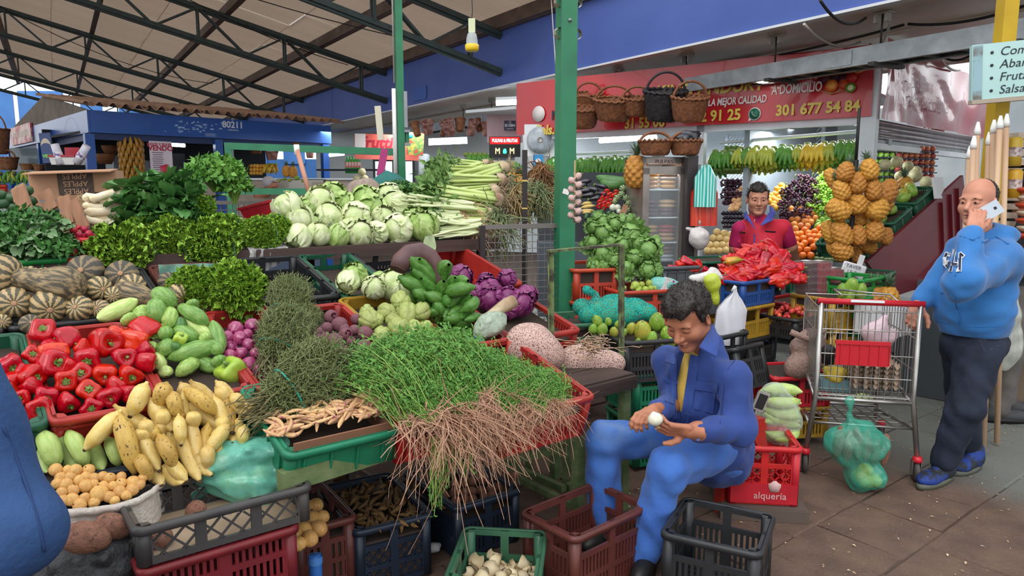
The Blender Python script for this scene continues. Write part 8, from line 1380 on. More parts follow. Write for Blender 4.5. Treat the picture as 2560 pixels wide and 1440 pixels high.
def QG(a,b_,c,d,n=6,bul=.0):
 u=lsp(0,1,n)[None,:,None];v=lsp(0,1,n)[:,None,None];a,b_,c,d=[np.asarray(q)for q in(a,b_,c,d)];G=(a*(1-u)+b_*u)*(1-v)+(d*(1-u)+c*u)*v;return G+A3(0,-1,.3)*bul*np.sin(u*PI)*np.sin(v*PI)
F1.add(slab(QG(J(1783,812,3.12),J(1800,850,3.0),J(1790,893,2.93),J(1748,868,2.94),7,.02),.004),'collar',M_JK,jo);F1.add(slab(QG(J(1688,880,3.08),J(1668,872,3.14),J(1664,905,3.08),J(1686,912,3.0),6,.01),.004),'collar',M_JK,jo);F1.add(slab(QG(J(1783,812,3.12),J(1770,815,3.2),J(1740,850,3.16),J(1760,860,3.0),6,.0),.004),'collar',M_JK,jo)
ys=SDF(NB-A3(.25,.25,.4),NB+A3(.25,.25,.1),.009);ys.chain([NB+A3(-.0,0,-.07),CH+A3(-.01,-.02,0),BE],[.08,.128,.125],.04).cone(NB+R1@A3(.09,0,.06),NB+R1@A3(.12,0,-.1),.055,.02,.01,'-');so=F1.add(ys.mb(),'shirt',mat('yellow_shirt','#d9b65c','#c9a44a',scale=6,ro=.8,bu=.2))
tq=SDF(base+A3(-.78,-.95,.0),base+A3(.35,.45,.75),.0085);HL,HR=J(1790,1118,3.22),J(1760,1095,3.42);KL,KR2=J(1668,1172,2.9),J(1508,1098,3.16);AL,AR=J(1612,1385,2.9),J(1508,1290,3.14)
tq.chain([HL,KL],[.112,.085],.04).chain([HR,KR2],[.108,.082],.04).chain([KL,AL],[.083,.067],.03).chain([KR2,AR],[.08,.07],.03).ell(PV-A3(0,0,.03),(.17,.16,.11),None,.05).wob(.008,24,8,7).wob(.007,50,9,6);tq.box(AL-A3(0,0,.16),(.2,.2,.1),None,.001,.005,'-').box(AR-A3(0,0,.15),(.2,.2,.1),None,.001,.005,'-')
F1.add(tq.mb(),'trousers',M_TR1);M_BLK=mat('black_shoe','#1d1b1c',ro=.5);shoe(F1,AL*[1,1,0]+A3(.05,.06,0),AL*[1,1,0]+A3(-.06,-.15,0),.045,M_BLK,M_BLK,None);shoe(F1,AR*[1,1,0]+A3(.06,.04,0),AR*[1,1,0]+A3(-.1,-.12,0),.045,M_BLK,M_BLK,None)
ON=J(1636,1052,2.82);fa=SDF(ON-A3(.3,.3,.25),ON+A3(.35,.35,.25),.006);WL2,WR2=J(1722,1078,2.83),J(1632,1028,2.98);fa.chain([EL,WL,WL2],[.05,.038,.03],.02).chain([ER,WR,WR2],[.045,.036,.03],.02);AM(F1.body,fa.mb())
d=nrm(ON-A3(-.02,0,.03)-WL2);AM(F1.body,hand_mb(1,(.55,.5,.5,.55),.1,.5,(.6,.45,.6)).xf(stk([d,nrm(np.cross(A3(.1,-.75,-.6),d)),np.cross(d,nrm(np.cross(A3(.1,-.75,-.6),d)))],1)*1.0,WL2))
d=nrm(J(1596,1046,2.9)-WR2);zb=nrm(A3(-.55,-.6,.6));y_=nrm(np.cross(zb,d));AM(F1.body,hand_mb(-1,(.7,.85,.9,.95),.1,.5,(.7,.5,-.4)).xf(stk([d,y_,np.cross(d,y_)],1)*.98,WR2))
F1.add(F1.body,'body',SK1)
o=IT('peeled_onion',[('peeled_onion',mlathe([(.001,-.4),(.2,-.38),(.42,-.22),(.48,0),(.4,.22),(.18,.38),(.05,.46),(.001,.47)],18).mesh('peeled_onion',mat('peeled_white','#dcd9c8','#cfcfb8',scale=4,ro=.3,coat=.2))),('root_tuft',OROOT)],ON+A3(0,-.015,.012),BZ(A3(-.3,.2,1)),.068,'peeled white onion held in the seated man\'s hands','onion')
# man on the phone
base=onz(2385,1190,0);F2=Fig('balding man in a bright blue hoodie and dark jeans talking on a phone',base);SK2=skin('pale','#c98d74','#b97c64');M_HD=mat('bright_blue_fleece','#2f72b4','#2a69a8',scale=6,ro=.9,bu=.12,bs=80,sheen=.2);M_JN=mat('dark_denim','#171d2c','#212a3c',scale=9,ro=.85,bu=.3,bs=50)
HC=J(2446,509,3.92);hf=A3(-.86,-.5,-.02);hs=SDF((-.16,-.12,-.16),(.15,.12,.18),.0045);hs.ell((-.01,0,.045),(.105,.083,.093));hs.ell((.07,0,.09),(.115,.072,.085),None,.012,'-').box((.1,0,-.02),(.1,.2,.2),roty(-.15),.01,.01,'-').box((.03,0,-.13),(.2,.2,.12),None,.01,.01,'-').wob(.0015,120,2)
face(F2,HC,hf,A3(0,0,1),SK2,(hs,700,.007),head_sdf(1,1.02,1.0),1.0)
NB=HC+A3(.06,.02,-.17);jk=SDF(NB-A3(.5,.68,.8),NB+A3(.45,.45,.12),.0085);S1,S2=J(2506,648,3.78),J(2400,632,4.08);CH,BE,HM=J(2448,690,3.92),J(2438,770,3.92),J(2432,828,3.93)
jk.chain([NB-A3(0,0,.03),CH,BE,HM],[.1,.165,.178,.16],.07).cone(S1,S2,.088,.08,.07);E1,W1=J(2408,705,3.5),J(2428,590,3.66);E2,W2=J(2352,700,4.05),J(2302,752,3.98)
jk.chain([S1,E1,W1],[.1,.085,.058],.04).chain([S2,E2,W2],[.085,.07,.05],.04).ell(NB+A3(.05,.0,.0),(.115,.105,.05),rotx(-.2),.04).wob(.011,20,13,7).wob(.006,48,15,6);jk.box(HM-A3(0,0,.11),(.4,.4,.1),None,.001,.004,'-');jk.cone(NB+A3(-.03,0,.12),NB+A3(-.03,0,.0),.075,.062,.015,'-')
jo=F2.add(jk.mb(),'hoodie',M_HD);M_HD2=mat('hoodie_rib','#2a67a6',ro=.9);F2.add(seam(jk,[(2338,802),(2380,812),(2440,818),(2500,815)],.003,.001),'hem_seam',M_HD2,jo);F2.add(seam(jk,[(2352,732),(2392,735),(2388,760),(2402,790),(2398,810)],.003),'pocket_edge',M_HD2,jo);F2.add(seam(jk,[(2400,590),(2432,600),(2450,592)],.0035,.002),'cuff_seam',M_HD2,jo);F2.add(seam(jk,[(2395,612),(2398,660),(2388,690)],.003,.003),'drawstring',M_HD2,jo);F2.add(seam(jk,[(2455,605),(2490,590),(2520,610)],.006,.003),'hood_fold',M_HD,jo)
M_LW,M_LN=mat('applique_white','#cfcfd6',ro=.8),mat('applique_navy','#1a1f35',ro=.8)
def stroke(pts,wd,m,off):
 b=MB();p=arr(pts,float)
 for a,c_ in zip(p[:-1],p[1:]):n=nrm(arr([-(c_-a)[1],(c_-a)[0],0]))[:2]*wd/2;e=(c_-a)/max(np.linalg.norm(c_-a),1e-6)*wd*.3;q=[a-e+n,c_+e+n,c_+e-n,a-e-n];V=surf(jk,[z[0]for z in q],[z[1]for z in q],off);b.add(V,[[0,1,2,3]],0,False);b.add(V,[[3,2,1,0]],0,False)
 F2.add(b,'applique_letter',m,jo)
for w_,m,off in((9.5,M_LW,.008),(5.5,M_LN,.011)):stroke([(2373,637),(2366,634),(2361,645),(2362,660),(2368,666),(2373,656),(2369,654)],w_,m,off);stroke([(2376,676),(2386,626),(2394,676)],w_,m,off+.0005);stroke([(2380,659),(2391,660)],w_,m,off+.001);stroke([(2399,676),(2401,634),(2408,640)],w_,m,off+.0007)
tq=SDF(base+A3(-.45,-.45,.0),base+A3(.45,.45,1.05),.0085);PV=J(2432,860,3.93);tq.ell(PV,(.165,.15,.12)).chain([J(2450,880,3.85),J(2412,1020,3.78),J(2362,1150,3.84)],[.11,.088,.072],.04).chain([J(2405,880,4.0),J(2405,1015,4.02),J(2420,1135,4.08)],[.105,.085,.07],.04).wob(.009,24,18,7).wob(.006,60,19,6);tq.box(base-A3(0,0,.02),(.6,.6,.1),None,.001,.005,'-')
to=F2.add(tq.mb(),'jeans',M_JN);F2.add(seam(tq,[(2450,850),(2462,880),(2500,862)],.002),'pocket_seam',mat('denim_stitch','#3a4358',ro=.8),to);M_SB=mat('blue_trainer','#1d3a86','#20262e',scale=16,ro=.7,ramp=(.45,.55));M_SOL=mat('grey_sole','#5c5f52',ro=.7)
h1,t1,h2,t2=onz(2378,1195,0),onz(2300,1222,0),onz(2448,1168,0),onz(2385,1188,0);shoe(F2,h1,t1,.052,M_SB,M_SOL,MATS['dark_steel']);shoe(F2,h2,t2,.05,M_SB,M_SOL,MATS['dark_steel'])
PH=J(2474,528,3.74);px_=nrm(A3(.75,.25,.34));fa=SDF(W1-A3(.25,.25,.25),W1+A3(.25,.25,.25),.006);WH=J(2436,572,3.68);fa.chain([E1,W1,WH],[.05,.038,.031],.02);AM(F2.body,fa.mb());d=nrm(J(2446,528,3.72)-WH);zb=nrm(A3(-.35,-.9,.1));y_=nrm(np.cross(zb,d));AM(F2.body,hand_mb(-1,(.5,.6,.65,.7),.1,.3,(.7,.5,-.3)).xf(stk([d,y_,np.cross(d,y_)],1),WH))
fa=SDF(W2-A3(.2,.2,.2),W2+A3(.2,.2,.2),.006);WH2=J(2294,768,3.95);fa.chain([E2,W2,WH2],[.045,.036,.03],.02);AM(F2.body,fa.mb());d=nrm(J(2284,800,3.9)-WH2);zb=nrm(A3(-.3,-.7,.6));y_=nrm(np.cross(zb,d));AM(F2.body,hand_mb(1,(.8,.85,.85,.9),.1,.4).xf(stk([d,y_,np.cross(d,y_)],1),WH2));F2.add(F2.body,'body',SK2)
ph=TH('phone','silver phone held at the balding man\'s ear','phone',PH,FM(px_,nrm(np.cross(px_,A3(-.3,-.9,.2)))));mbox((0,0,0),(.15,.009,.075)).obj('case',mat('silver_phone','#b9c0c8',ro=.25,metal=.5),ph);mbox((.035,.006,0),(.014,.004,.014)).box((.035,-.006,0),(.014,.004,.014)).obj('camera_bump',M_BLK,ph)
# vendor in the red vest
Yv=6.45;base=J(1905,660,Yv)*[1,1,0];F3=Fig('fruit vendor in a red vest with a blue collar behind the red peppers',base);SK3=skin('ruddy','#c68c74','#b37a62');M_VE=mat('red_vest','#c9203a','#b81a33',scale=5,ro=.7,bu=.25,bs=25);M_PO=mat('magenta_polo','#b5195a','#a3154f',scale=6,ro=.8,bu=.2);M_BC=mat('blue_trim','#3a3f8e','#4a50a0',scale=6,ro=.8)
HC=J(1894,500,Yv-.05);hs=SDF((-.16,-.12,-.16),(.15,.12,.18),.0045);hs.ell((-.012,0,.052),(.105,.086,.094)).ell((.03,0,.09),(.06,.06,.04),None,.02);hs.box((.12,0,-.035),(.1,.2,.1),roty(.15),.01,.01,'-').box((.045,0,-.13),(.2,.2,.12),None,.01,.01,'-').wob(.004,120,2)
face(F3,HC,A3(-.18,-.97,-.08),A3(0,0,1),SK3,(hs,500,.016),head_sdf(1,1,1.02),1.08);NB=HC+A3(.02,.05,-.17);jk=SDF(base+A3(-.4,-.3,.75),base+A3(.4,.35,1.6),.009);S1,S2=J(1955,572,Yv),J(1852,575,Yv+.02);CH,BE,HM=J(1904,610,Yv),J(1906,660,Yv),J(1906,720,Yv)
jk.chain([NB-A3(0,0,.03),CH,BE,HM],[.1,.165,.17,.17],.06).cone(S1,S2,.085,.08,.06).wob(.005,26,23,7);jk.cone(NB+A3(-.01,-.09,.06),J(1890,600,Yv-.2),.06,.015,.01,'-');F3.add(jk.mb(),'vest',M_VE);vo=F3.o.children[-1]
ps_=SDF(base+A3(-.45,-.35,.75),base+A3(.45,.35,1.6),.009);ps_.chain([NB-A3(0,0,.02),CH,BE],[.085,.15,.15],.05).chain([S1,J(1972,605,Yv+.03)],[.082,.07],.03).chain([S2,J(1842,608,Yv+.05)],[.08,.068],.03).wob(.004,30,24);po=F3.add(ps_.mb(),'polo_shirt',M_PO)
for a,b_,c_,d_,m in((J(1872,540,Yv-.12),J(1890,575,Yv-.2),J(1878,560,Yv-.17),J(1862,545,Yv-.1),M_BC),(J(1924,530,Yv-.1),J(1900,565,Yv-.2),J(1930,552,Yv-.17),J(1938,528,Yv-.08),M_BC),(J(1866,528,Yv),J(1870,545,Yv-.14),J(1866,552,Yv-.12),J(1860,540,Yv),M_BC),(J(1925,515,Yv+.02),J(1926,538,Yv-.12),J(1936,540,Yv-.1),J(1934,522,Yv+.02),M_BC)):F3.add(slab(QG(a,b_,c_,d_,6,.015),.006),'collar',m,vo)
F3.add(seam(jk,[(1887,585),(1884,620),(1876,655)],.006,.004),'zip',M_BC,vo);M_BLP=mat('dark_pocket','#2a1418',ro=.8)
for c_ in([(1908,572),(1945,574),(1940,612),(1904,606)],[(1845,574),(1870,576),(1865,610),(1846,606)]):F3.add(decal(jk,c_,8,.008),'chest_pocket',M_VE,vo);(x0,y0_),(x1,y1_)=c_[0],c_[1];F3.add(seam(jk,[(x0+5,y0_+6),(x1-6,y1_+6)],.007,.012,8),'pocket_slot',M_BLP,vo)
F3.add(seam(jk,[(1900,621),(1940,623)],.006,.006,8),'zip_pocket',M_BC,vo);F3.add(seam(jk,[(1850,624),(1870,626)],.006,.006,8),'zip_pocket',M_BC,vo);F3.add(seam(ps_,[(1887,548),(1884,570)],.004,.006,8),'placket',mat('pale_trim','#d9b8bc',ro=.7),po)
fa=SDF(base+A3(-.5,-.4,.7),base+A3(.5,.45,1.5),.01);fa.chain([S1,J(1978,618,Yv+.03),J(1985,650,Yv+.12),J(1950,690,Yv+.28)],[.06,.052,.048,.036],.02).chain([S2,J(1838,622,Yv+.05),J(1840,655,Yv+.15),J(1870,690,Yv+.28)],[.06,.05,.045,.036],.02).chain([NB,CH,BE],[.06,.12,.12],.05);AM(F3.body,fa.mb());F3.add(F3.body,'body',SK3)
tq=SDF(base+A3(-.3,-.25,.0),base+A3(.3,.3,1.0),.014);tq.ell(base+A3(0,0,.92),(.17,.13,.13)).chain([base+A3(.09,0,.88),base+A3(.1,0,.08)],[.095,.065]).chain([base+A3(-.09,0,.88),base+A3(-.1,0,.08)],[.095,.065]);F3.add(tq.mb(),'trousers',M_JN)
for s_ in(-1,1):shoe(F3,base+A3(s_*.1,.08,0),base+A3(s_*.11,-.17,0),.045,M_BLK,M_BLK,None)
# shopper in denim at the left edge, and a man behind the hoodie
base=A3(-1.42,1.5,0);F4=Fig('shopper in a blue denim jacket, arm bent at the near left edge',base);M_DN=mat('blue_denim_jacket','#2b4a78','#22406c',scale=5,ro=.85,bu=.3,bs=70);jk=SDF(base+A3(-.4,-.45,.55),base+A3(.55,.45,1.6),.0095)
EJ,SJ,WJ=J(36,1320,1.42),J(-215,850,1.5),J(-90,1450,1.32);jk.chain([SJ,J(-75,1100,1.46),EJ],[.12,.098,.086],.05).chain([EJ,J(10,1345,1.4),WJ],[.084,.08,.055],.04).chain([base+A3(0,0,1.45),base+A3(0,0,1.2),base+A3(0,0,.85)],[.13,.16,.17],.07).wob(.009,22,33,7);jk.cone(base+A3(0,0,1.62),base+A3(0,0,1.5),.09,.07,.01,'-')
jo=F4.add(jk.mb(),'denim_jacket',M_DN);F4.add(seam(jk,[(4,1060),(24,1100),(50,1170),(76,1240),(98,1310),(112,1380)],.0035,.001),'sleeve_seam',mat('denim_seam','#1e3763',ro=.85),jo);fb=SDF(base+A3(-.4,-.5,.4),base+A3(.5,.4,1.65),.012);fb.chain([base+A3(0,0,1.56),base+A3(0,0,1.2),base+A3(0,0,.9)],[.06,.14,.14]).chain([EJ,WJ,WJ+A3(-.08,-.1,.02)],[.05,.035,.03],.02);AM(F4.body,fb.mb());face(F4,base+A3(0,.02,1.66),A3(.6,.8,-.3),A3(0,0,1),SK1,(hs,300,.02),head_sdf(),1.03);AM(F4.body,hand_mb(1,(.4,.5,.5,.5)).xf(FM(A3(-.7,-.6,.05)),WJ+A3(-.08,-.1,.02)));F4.add(F4.body,'body',SK1)
tq=SDF(base+A3(-.3,-.25,.0),base+A3(.3,.3,1.05),.014);tq.ell(base+A3(0,0,.92),(.18,.15,.13)).chain([base+A3(.0,-.09,.88),base+A3(.0,-.1,.08)],[.1,.065]).chain([base+A3(-.0,.09,.88),base+A3(-.0,.1,.08)],[.1,.065]);F4.add(tq.mb(),'trousers',M_JN)
for s_ in(-1,1):shoe(F4,base+A3(-.08,s_*.1,0),base+A3(.17,s_*.11,0),.045,M_BLK,M_BLK,None)
base=onz(2470,1045,0);F5=Fig('man in grey trousers and dark shoes standing behind the blue hoodie',base);tq=SDF(base+A3(-.3,-.3,.0),base+A3(.4,.3,1.05),.013);tq.ell(base+A3(.1,0,.92),(.16,.14,.12)).chain([base+A3(.1,-.08,.88),base+A3(.05,-.1,.5),base+A3(.02,-.08,.1)],[.1,.08,.065]).chain([base+A3(.14,.09,.88),base+A3(.16,.1,.5),base+A3(.18,.1,.1)],[.1,.08,.065]).wob(.006,26,41,6);F5.add(tq.mb(),'trousers',mat('grey_trousers','#6b6764','#5a5653',scale=8,ro=.85,bu=.3))
jk=SDF(base+A3(-.3,-.35,.8),base+A3(.5,.35,1.6),.014);jk.chain([base+A3(.12,0,1.42),base+A3(.12,0,1.2),base+A3(.12,0,.92)],[.1,.15,.15],.06).chain([base+A3(.12,-.18,1.38),base+A3(.2,-.22,1.15)],[.07,.06],.04).chain([base+A3(.12,.18,1.38),base+A3(.12,.22,1.15)],[.07,.06],.04);F5.add(jk.mb(),'dark_shirt',mat('dark_shirt','#3a3f48',ro=.85));fb=SDF(base+A3(-.3,-.35,.8),base+A3(.5,.35,1.65),.012);fb.chain([base+A3(.2,-.22,1.2),base+A3(.22,-.23,1.1),base+A3(.2,-.26,.9)],[.05,.042,.032],.02).chain([base+A3(.12,.22,1.2),base+A3(.14,.23,.9)],[.045,.032],.02).cone(base+A3(.12,0,1.52),base+A3(.12,0,1.35),.055,.06);AM(F5.body,fb.mb());face(F5,base+A3(.12,0,1.64),A3(.8,.5,0),A3(0,0,1),SK1,(hs,300,.02),head_sdf(),1.0);F5.add(F5.body,'body',SK1)
M_GS=mat('grey_shoe','#3d3f42',ro=.7);shoe(F5,base+A3(-.08,-.07,0),base+A3(.2,-.09,0),.05,M_GS,M_BLK,None);shoe(F5,base+A3(.12,.1,0),base+A3(.4,.1,0),.05,M_GS,M_BLK,None)
# things on the ground in front
M_RST=mat('red_stool_plastic','#a8281f','#96221a',scale=4,ro=.35,coat=.1);P=onz(1800,1240,0)+A3(.02,.05,0);stl=TH('plastic_stool','orange red plastic stool under the seated man','stool',P,rotz(.5));SH=.42
mbox((0,0,SH),(.29,.29,.03)).box((0,0,SH-.03),(.3,.3,.04)).obj('seat',M_RST,stl)
for sx_ in(-1,1):
 for sy_ in(-1,1):
  b=MB()
  for ax in(0,1):
   V=[]
   for t in lsp(0,1,8):z=(SH-.04)*(1-t);o_=.145+.055*t;w=.05+.09*max(0,1-t*2.6)**2;e0=A3(sx_*o_,sy_*o_,z);e1=e0-(A3(sx_*w,0,0)if ax==0 else A3(0,sy_*w,0));V.append([e0,e1])
   V=arr(V);b.grid(V);b.grid(V*A3(.985,.985,1))
  b.obj('leg',M_RST,stl)
gc=gcrate
a,b_,c_=onz(1440,1345,.3),onz(1332,1268,.3),onz(1622,1262,.3);x=nrm((c_-a)*[1,1,0]);y=A3(-x[1],x[0],0);D=np.linalg.norm(b_-a);CR('brown crate on the floor with the seated man\'s foot in it','brown',np.linalg.norm(c_-a)*1.02,D,.29,'slots',a*[1,1,0]+x*np.linalg.norm(c_-a)/2+y*D/2+A3(0,0,.008),stk([x,y,A3(0,0,1)],1))
a,c_=onz(1655,1330,.3),onz(1900,1385,.3);x=nrm((c_-a)*[1,1,0]);y=A3(-x[1],x[0],0);CR('empty black crate standing in front of the seated man','black',np.linalg.norm(c_-a),.36,.29,'slots',(a+c_)/2*[1,1,0]+y*.18+A3(0,0,.008),stk([x,y,A3(0,0,1)],1))
a,c_=onz(1112,1455,.22),onz(1348,1470,.22);x=nrm((c_-a)*[1,1,0]);y=A3(-x[1],x[0],0);Rg=stk([x,y,A3(0,0,1)],1);Wg=np.linalg.norm(c_-a);Pg=(a+c_)/2*[1,1,0]+y*.19+A3(0,0,.008);CR('faded green crate full of white onion peel','lgreen',Wg*.97,.4,.23,'slots',Pg,Rg,bed=.06)
b=MB();r=np.random.default_rng(17);sh_=[]
M_PEEL=mat('onion_peel','#dccfae','#c9a878',scale=5,ro=.4,sss=.05,rndv=.12)
pm=[mgrid(arr([[A3(.03*cosf(u)*cosf(v),.03*sinf(u)*cosf(v),.028*sinf(v)*(1+.2*sinf(3*u+q)))for u in lsp(0,2.6+q*.3,9)]for v in lsp(-.7,.9,6)])).mesh('onion_peel',M_PEEL)for q in range(4)]
pp_=[]
for i in range(150):pp_.append(Pg+Rg@A3(r.uniform(-Wg*.43,Wg*.43),r.uniform(-.17,.17),.085+abs(r.normal(0,.02))))
L=RL([((q-EYE)@_X*900/((q-EYE)@_F),-((q-EYE)@_U)*900/((q-EYE)@_F))for q in pp_],'curled onion peel','the peel crate',5)
for i,q in enumerate(pp_):IT('onion_peel',[('onion_peel',pm[i%4])],q,rrot(),r.uniform(.7,1.3),L[i],'peel','onion peels in the green crate')
for i,(dx,dy)in enumerate(((-.02,-.1),(.0,-.13),(.03,-.11))):IT('red_peel',[('red_peel',getm('red_peel')or mgrid(arr([[A3(.02*cosf(u),.02*sinf(u),v)for u in lsp(0,4,9)]for v in(-.012,.012)])).mesh('red_peel',mat('red_scrap','#c9482c',ro=.4)))],Pg+Rg@A3(dx,dy,.13),rrot(),1,f'orange-red pepper scrap, {ORD[i]} from left on the onion peel','scrap')
gc('dark crate of shrivelled yellow roots on the floor under the table','navy',(888,1330),(1080,1283),.28,.5,.27,'diamond',bed=.2);P0=onz(960,1240,.24)
rl=[];r=np.random.default_rng(21)
for i in range(110):x,y=r.uniform(845,1040),r.uniform(1195,1315);a_=r.uniform(0,PI);l=r.uniform(24,44);(rl.append((x-l*cosf(a_)/2,y-l*sinf(a_)/2,x+l*cosf(a_)/2,y+l*sinf(a_)/2,r.uniform(8,13),r.uniform(0,360)))if(x-845)*.35+(1205)<y+60 else None)
M_DRT=mat('shrivelled_root','#8a6a3e','#6b4f30',scale=8,ro=.8,bu=.4);DR=mgrid(SP(SM(ip((0,.01),(.2,.06),(.5,.08),(.8,.05),(1,.01))),.06,5,.1,8,10,noise=.06),wrap=True).mesh('dried_root',M_DRT)
spans(rl,lambda i,a:[('dried_root',DR)],lambda x,y:onz(x,y,.245),.15,'shrivelled tan root','the dark root crate','root','shrivelled roots under the table',12,lift=.0005)
gc('dark blue crate of brown tubers in the shade under the table','navy',(1140,1270),(1302,1222),.26,.5,.25,'slots',bed=.17);tl=[(x+unif(-5,5),y-(x-1090)*.12+unif(-4,4),unif(22,30))for x in range(1110,1280,24)for y in(1215,1238,1258)]
balls(tl,lambda i,a:[('brown_tuber',getm('brown_tuber')or blob(77,.12,12,8,(1.2,1,.9)).mesh('brown_tuber',M_TUB))],lambda x,y:onz(x,y,.22),'dull brown tuber','the shaded blue crate','tuber','brown tubers under the table',15)
gc('dark red crate of potatoes beside the stacked red crates','brown',(735,1330),(888,1290),.34,.5,.33,'slots',bed=.26);pl_=[(745,1325,52),(780,1318,50),(760,1345,48),(740,1358,50),(797,1340,46),(775,1365,46),(735,1300,46),(770,1290,44),(805,1310,40),(748,1378,40),(790,1282,40),(750,1275,44)]
balls(pl_,lambda i,a:[('potato',POTS[i%5]),('potato_eye',EYES)],lambda x,y:onz(x,y-18,.36),'large pale potato','the dark red crate','potato','large potatoes in the dark red crate',22)
for i,(z0_,lab)in enumerate(((.258,'upper maroon crate carrying the shallow black tray'),(0,'lower maroon crate at the very bottom of the front stack'))):a,c_=onz(372,1425,.515),onz(735,1318,.515);x=nrm((c_-a)*[1,1,0]);y=A3(-x[1],x[0],0);Rp=stk([x,y,A3(0,0,1)],1);CR(lab,'maroon',.48,.3,.25,'slots',(a+c_)/2*[1,1,0]+y*.165+A3(0,0,z0_),Rp,handle=False)
a,c_=onz(339,1326,.64),onz(776,1212,.64);x=nrm((c_-a)*[1,1,0]);y=A3(-x[1],x[0],0);Rp=stk([x,y,A3(0,0,1)],1);Pp=(a+c_)/2*[1,1,0]+y*.165+A3(0,0,.515);CR('shallow grey-black lattice tray lettered with a word at the stall front','slate',np.linalg.norm(c_-a),.33,.125,'diamond',Pp,Rp,handle=False,letters=('PINAR',.04,'#b5b0ac',-.0,.105,.8))
mbox((0,0,.014),(.5,.3,.006)).obj('brown_dust_board',mat('dusty_board','#a58f78','#8d7862',scale=6,ro=.9),bpy.data.objects[[o.name for o in bpy.data.objects if o.get('label','').startswith('shallow grey')][0]])
P=onz(490,1278,.55);IT('sweet_potato',[('sweet_potato',TUB[0])],P,rrot(),.07,'brown tuber lying in the shallow black tray by the green bag','tuber');P=onz(400,1345,.55);IT('sweet_potato',[('sweet_potato',TUB[1])],P,rrot(),.08,'brown tuber seen through the lattice at the tray\'s left end','tuber')
P=onz(612,1222,.56);k=1/ppm(P);sd=SDF((-.35,-.25,-.05),(.35,.25,.4),.008);C_=lambda x,y,d=0:A3((x-600)*k,d,(1225-y)*k*.98)
sd.ell(C_(600,1190),(.17,.11,.085)).ell(C_(655,1150,.02),(.11,.09,.075),None,.05).cone(C_(665,1140),C_(705,1110),.04,.03,.04).cone(C_(480,1245),C_(560,1190),.03,.07,.04).ell(C_(715,1165),(.06,.06,.06),None,.04).ell(C_(560,1150),(.07,.07,.055),None,.04).wob(.02,30,51,6).wob(.012,75,52,6)
bgo=TH('plastic_bag','crinkled mint green plastic bag lying in the shallow black tray','bag',P);sd.mb().obj('film',film('mint_bag','#7fd9c0',.52,.08),bgo)
for i in range(7):q=MO('vegetable',bpy.data.meshes['lime'],bgo,A3(unif(-.12,.12),unif(-.04,.04),unif(.01,.06)),rrot());q.scale=(.07,)*3
P=onz(262,1228,.635);k=1/ppm(P);sk=TH('potato_sack','white woven sack rolled open, full of small yellow potatoes','sack',P-A3(0,0,.5),None,None,.92);prof=[(.001,.2),(.15,.2),(.185,.3),(.19,.44),(.178,.53),(.183,.56),(.196,.568),(.2,.55),(.19,.535),(.176,.53),(.16,.5),(.001,.48)]
SN_=mat('white_net_weave','#d8cfc6','#c9bdb2',scale=50,ro=.85,bu=.6,bs=90);mlathe(prof,48,f=lambda a,r_,z:1+.03*np.sin(5*a+z*9)+.015*np.sin(17*a+z*30)).obj('sack_cloth',SN_,sk);mbox((0,0,.05),(.3,.3,.31)).obj('support_block',MATS['crate_bed_board'],sk)
pt=[(415,640,105),(560,645,110),(660,640,95),(525,690,95),(590,720,95),(640,690,90),(700,700,85),(765,688,90),(815,700,95),(900,690,85),(990,730,105),(1040,750,85),(450,695,90),(430,740,95),(490,750,105),(640,760,115),(545,790,100),(735,815,145),(890,800,100),(900,740,90),(985,785,110),(535,860,110),(630,850,95),(815,840,100),(590,900,110),(460,810,95),(770,760,85),(840,760,85),(700,880,90),(470,870,95),(940,830,90),(700,745,80),(1060,700,80),(500,640,80),(850,870,85)]
balls(cv(c0,pt,2.977),lambda i,a:[('potato',POTS[i%5]),('potato_eye',EYES)],MP(255,1212,0,.45,lambda x,y,d:onz(x,y,.69)),'little yellow potato','the white sack','potato','small yellow potatoes in the white sack',22)
for x,y,d,q,lab in((215,1343,92,0,'big brown tuber on the left in the black bag'),(280,1316,72,1,'big brown tuber on the right in the black bag')):P=onz(x,y,.6);IT('sweet_potato',[('sweet_potato',TUB[q])],P,BZ(A3(.2,.3,1),(1,.3,0)),d/ppm(P),lab,'tuber')
P=onz(250,1405,.47);sd=SDF(P-A3(.25,.2,.4),P+A3(.25,.25,.2),.009);sd.ell(P,(.14,.13,.13)).ell(P-A3(0,0,.2),(.15,.14,.2)).ell(P+A3(-.1,-.03,-.05),(.09,.09,.1)).ell(P+A3(0,.02,.14),(.12,.11,.09),None,.02,'-').wob(.01,40,61,6).wob(.005,90,62,5);m_=sd.mb();m_.V=[V-P for V in m_.V];tag(m_.obj('black_bag',mat('black_woven_bag','#232325','#313134',scale=20,ro=.45,bu=.7,bs=50),None,P),'black woven bag holding two big brown tubers','bag')
P=onz(790,1445,.2);o=tag(mlathe([(.001,.09),(.02,.09),(.024,.08),(.025,-.2),(.001,-.2)],16).obj('blue_tube',mat('blue_tube','#2f66b0',ro=.4),None,P),'blue capped tube standing upright at the front edge','tube');mlathe([(.027,.088),(.027,.06)],16).obj('cap_ring',mat('blue_cap','#4a7fc4',ro=.4),o)
P=onz(1075,1378,.02);sd=SDF((-.07,-.06,-.03),(.07,.06,.06),.005).ell((0,0,.01),(.035,.028,.022)).ell((.025,.01,.015),(.025,.02,.018)).wob(.008,90,4);tag(sd.mb().obj('tissue',mat('white_tissue','#c9c6c8',ro=.7),None,P),'crumpled white tissue on the floor beside the root crate','tissue')
M_ON2=mat('pale_net_onion','#b98f80','#c9a898',scale=5,ro=.5,rndv=.1)
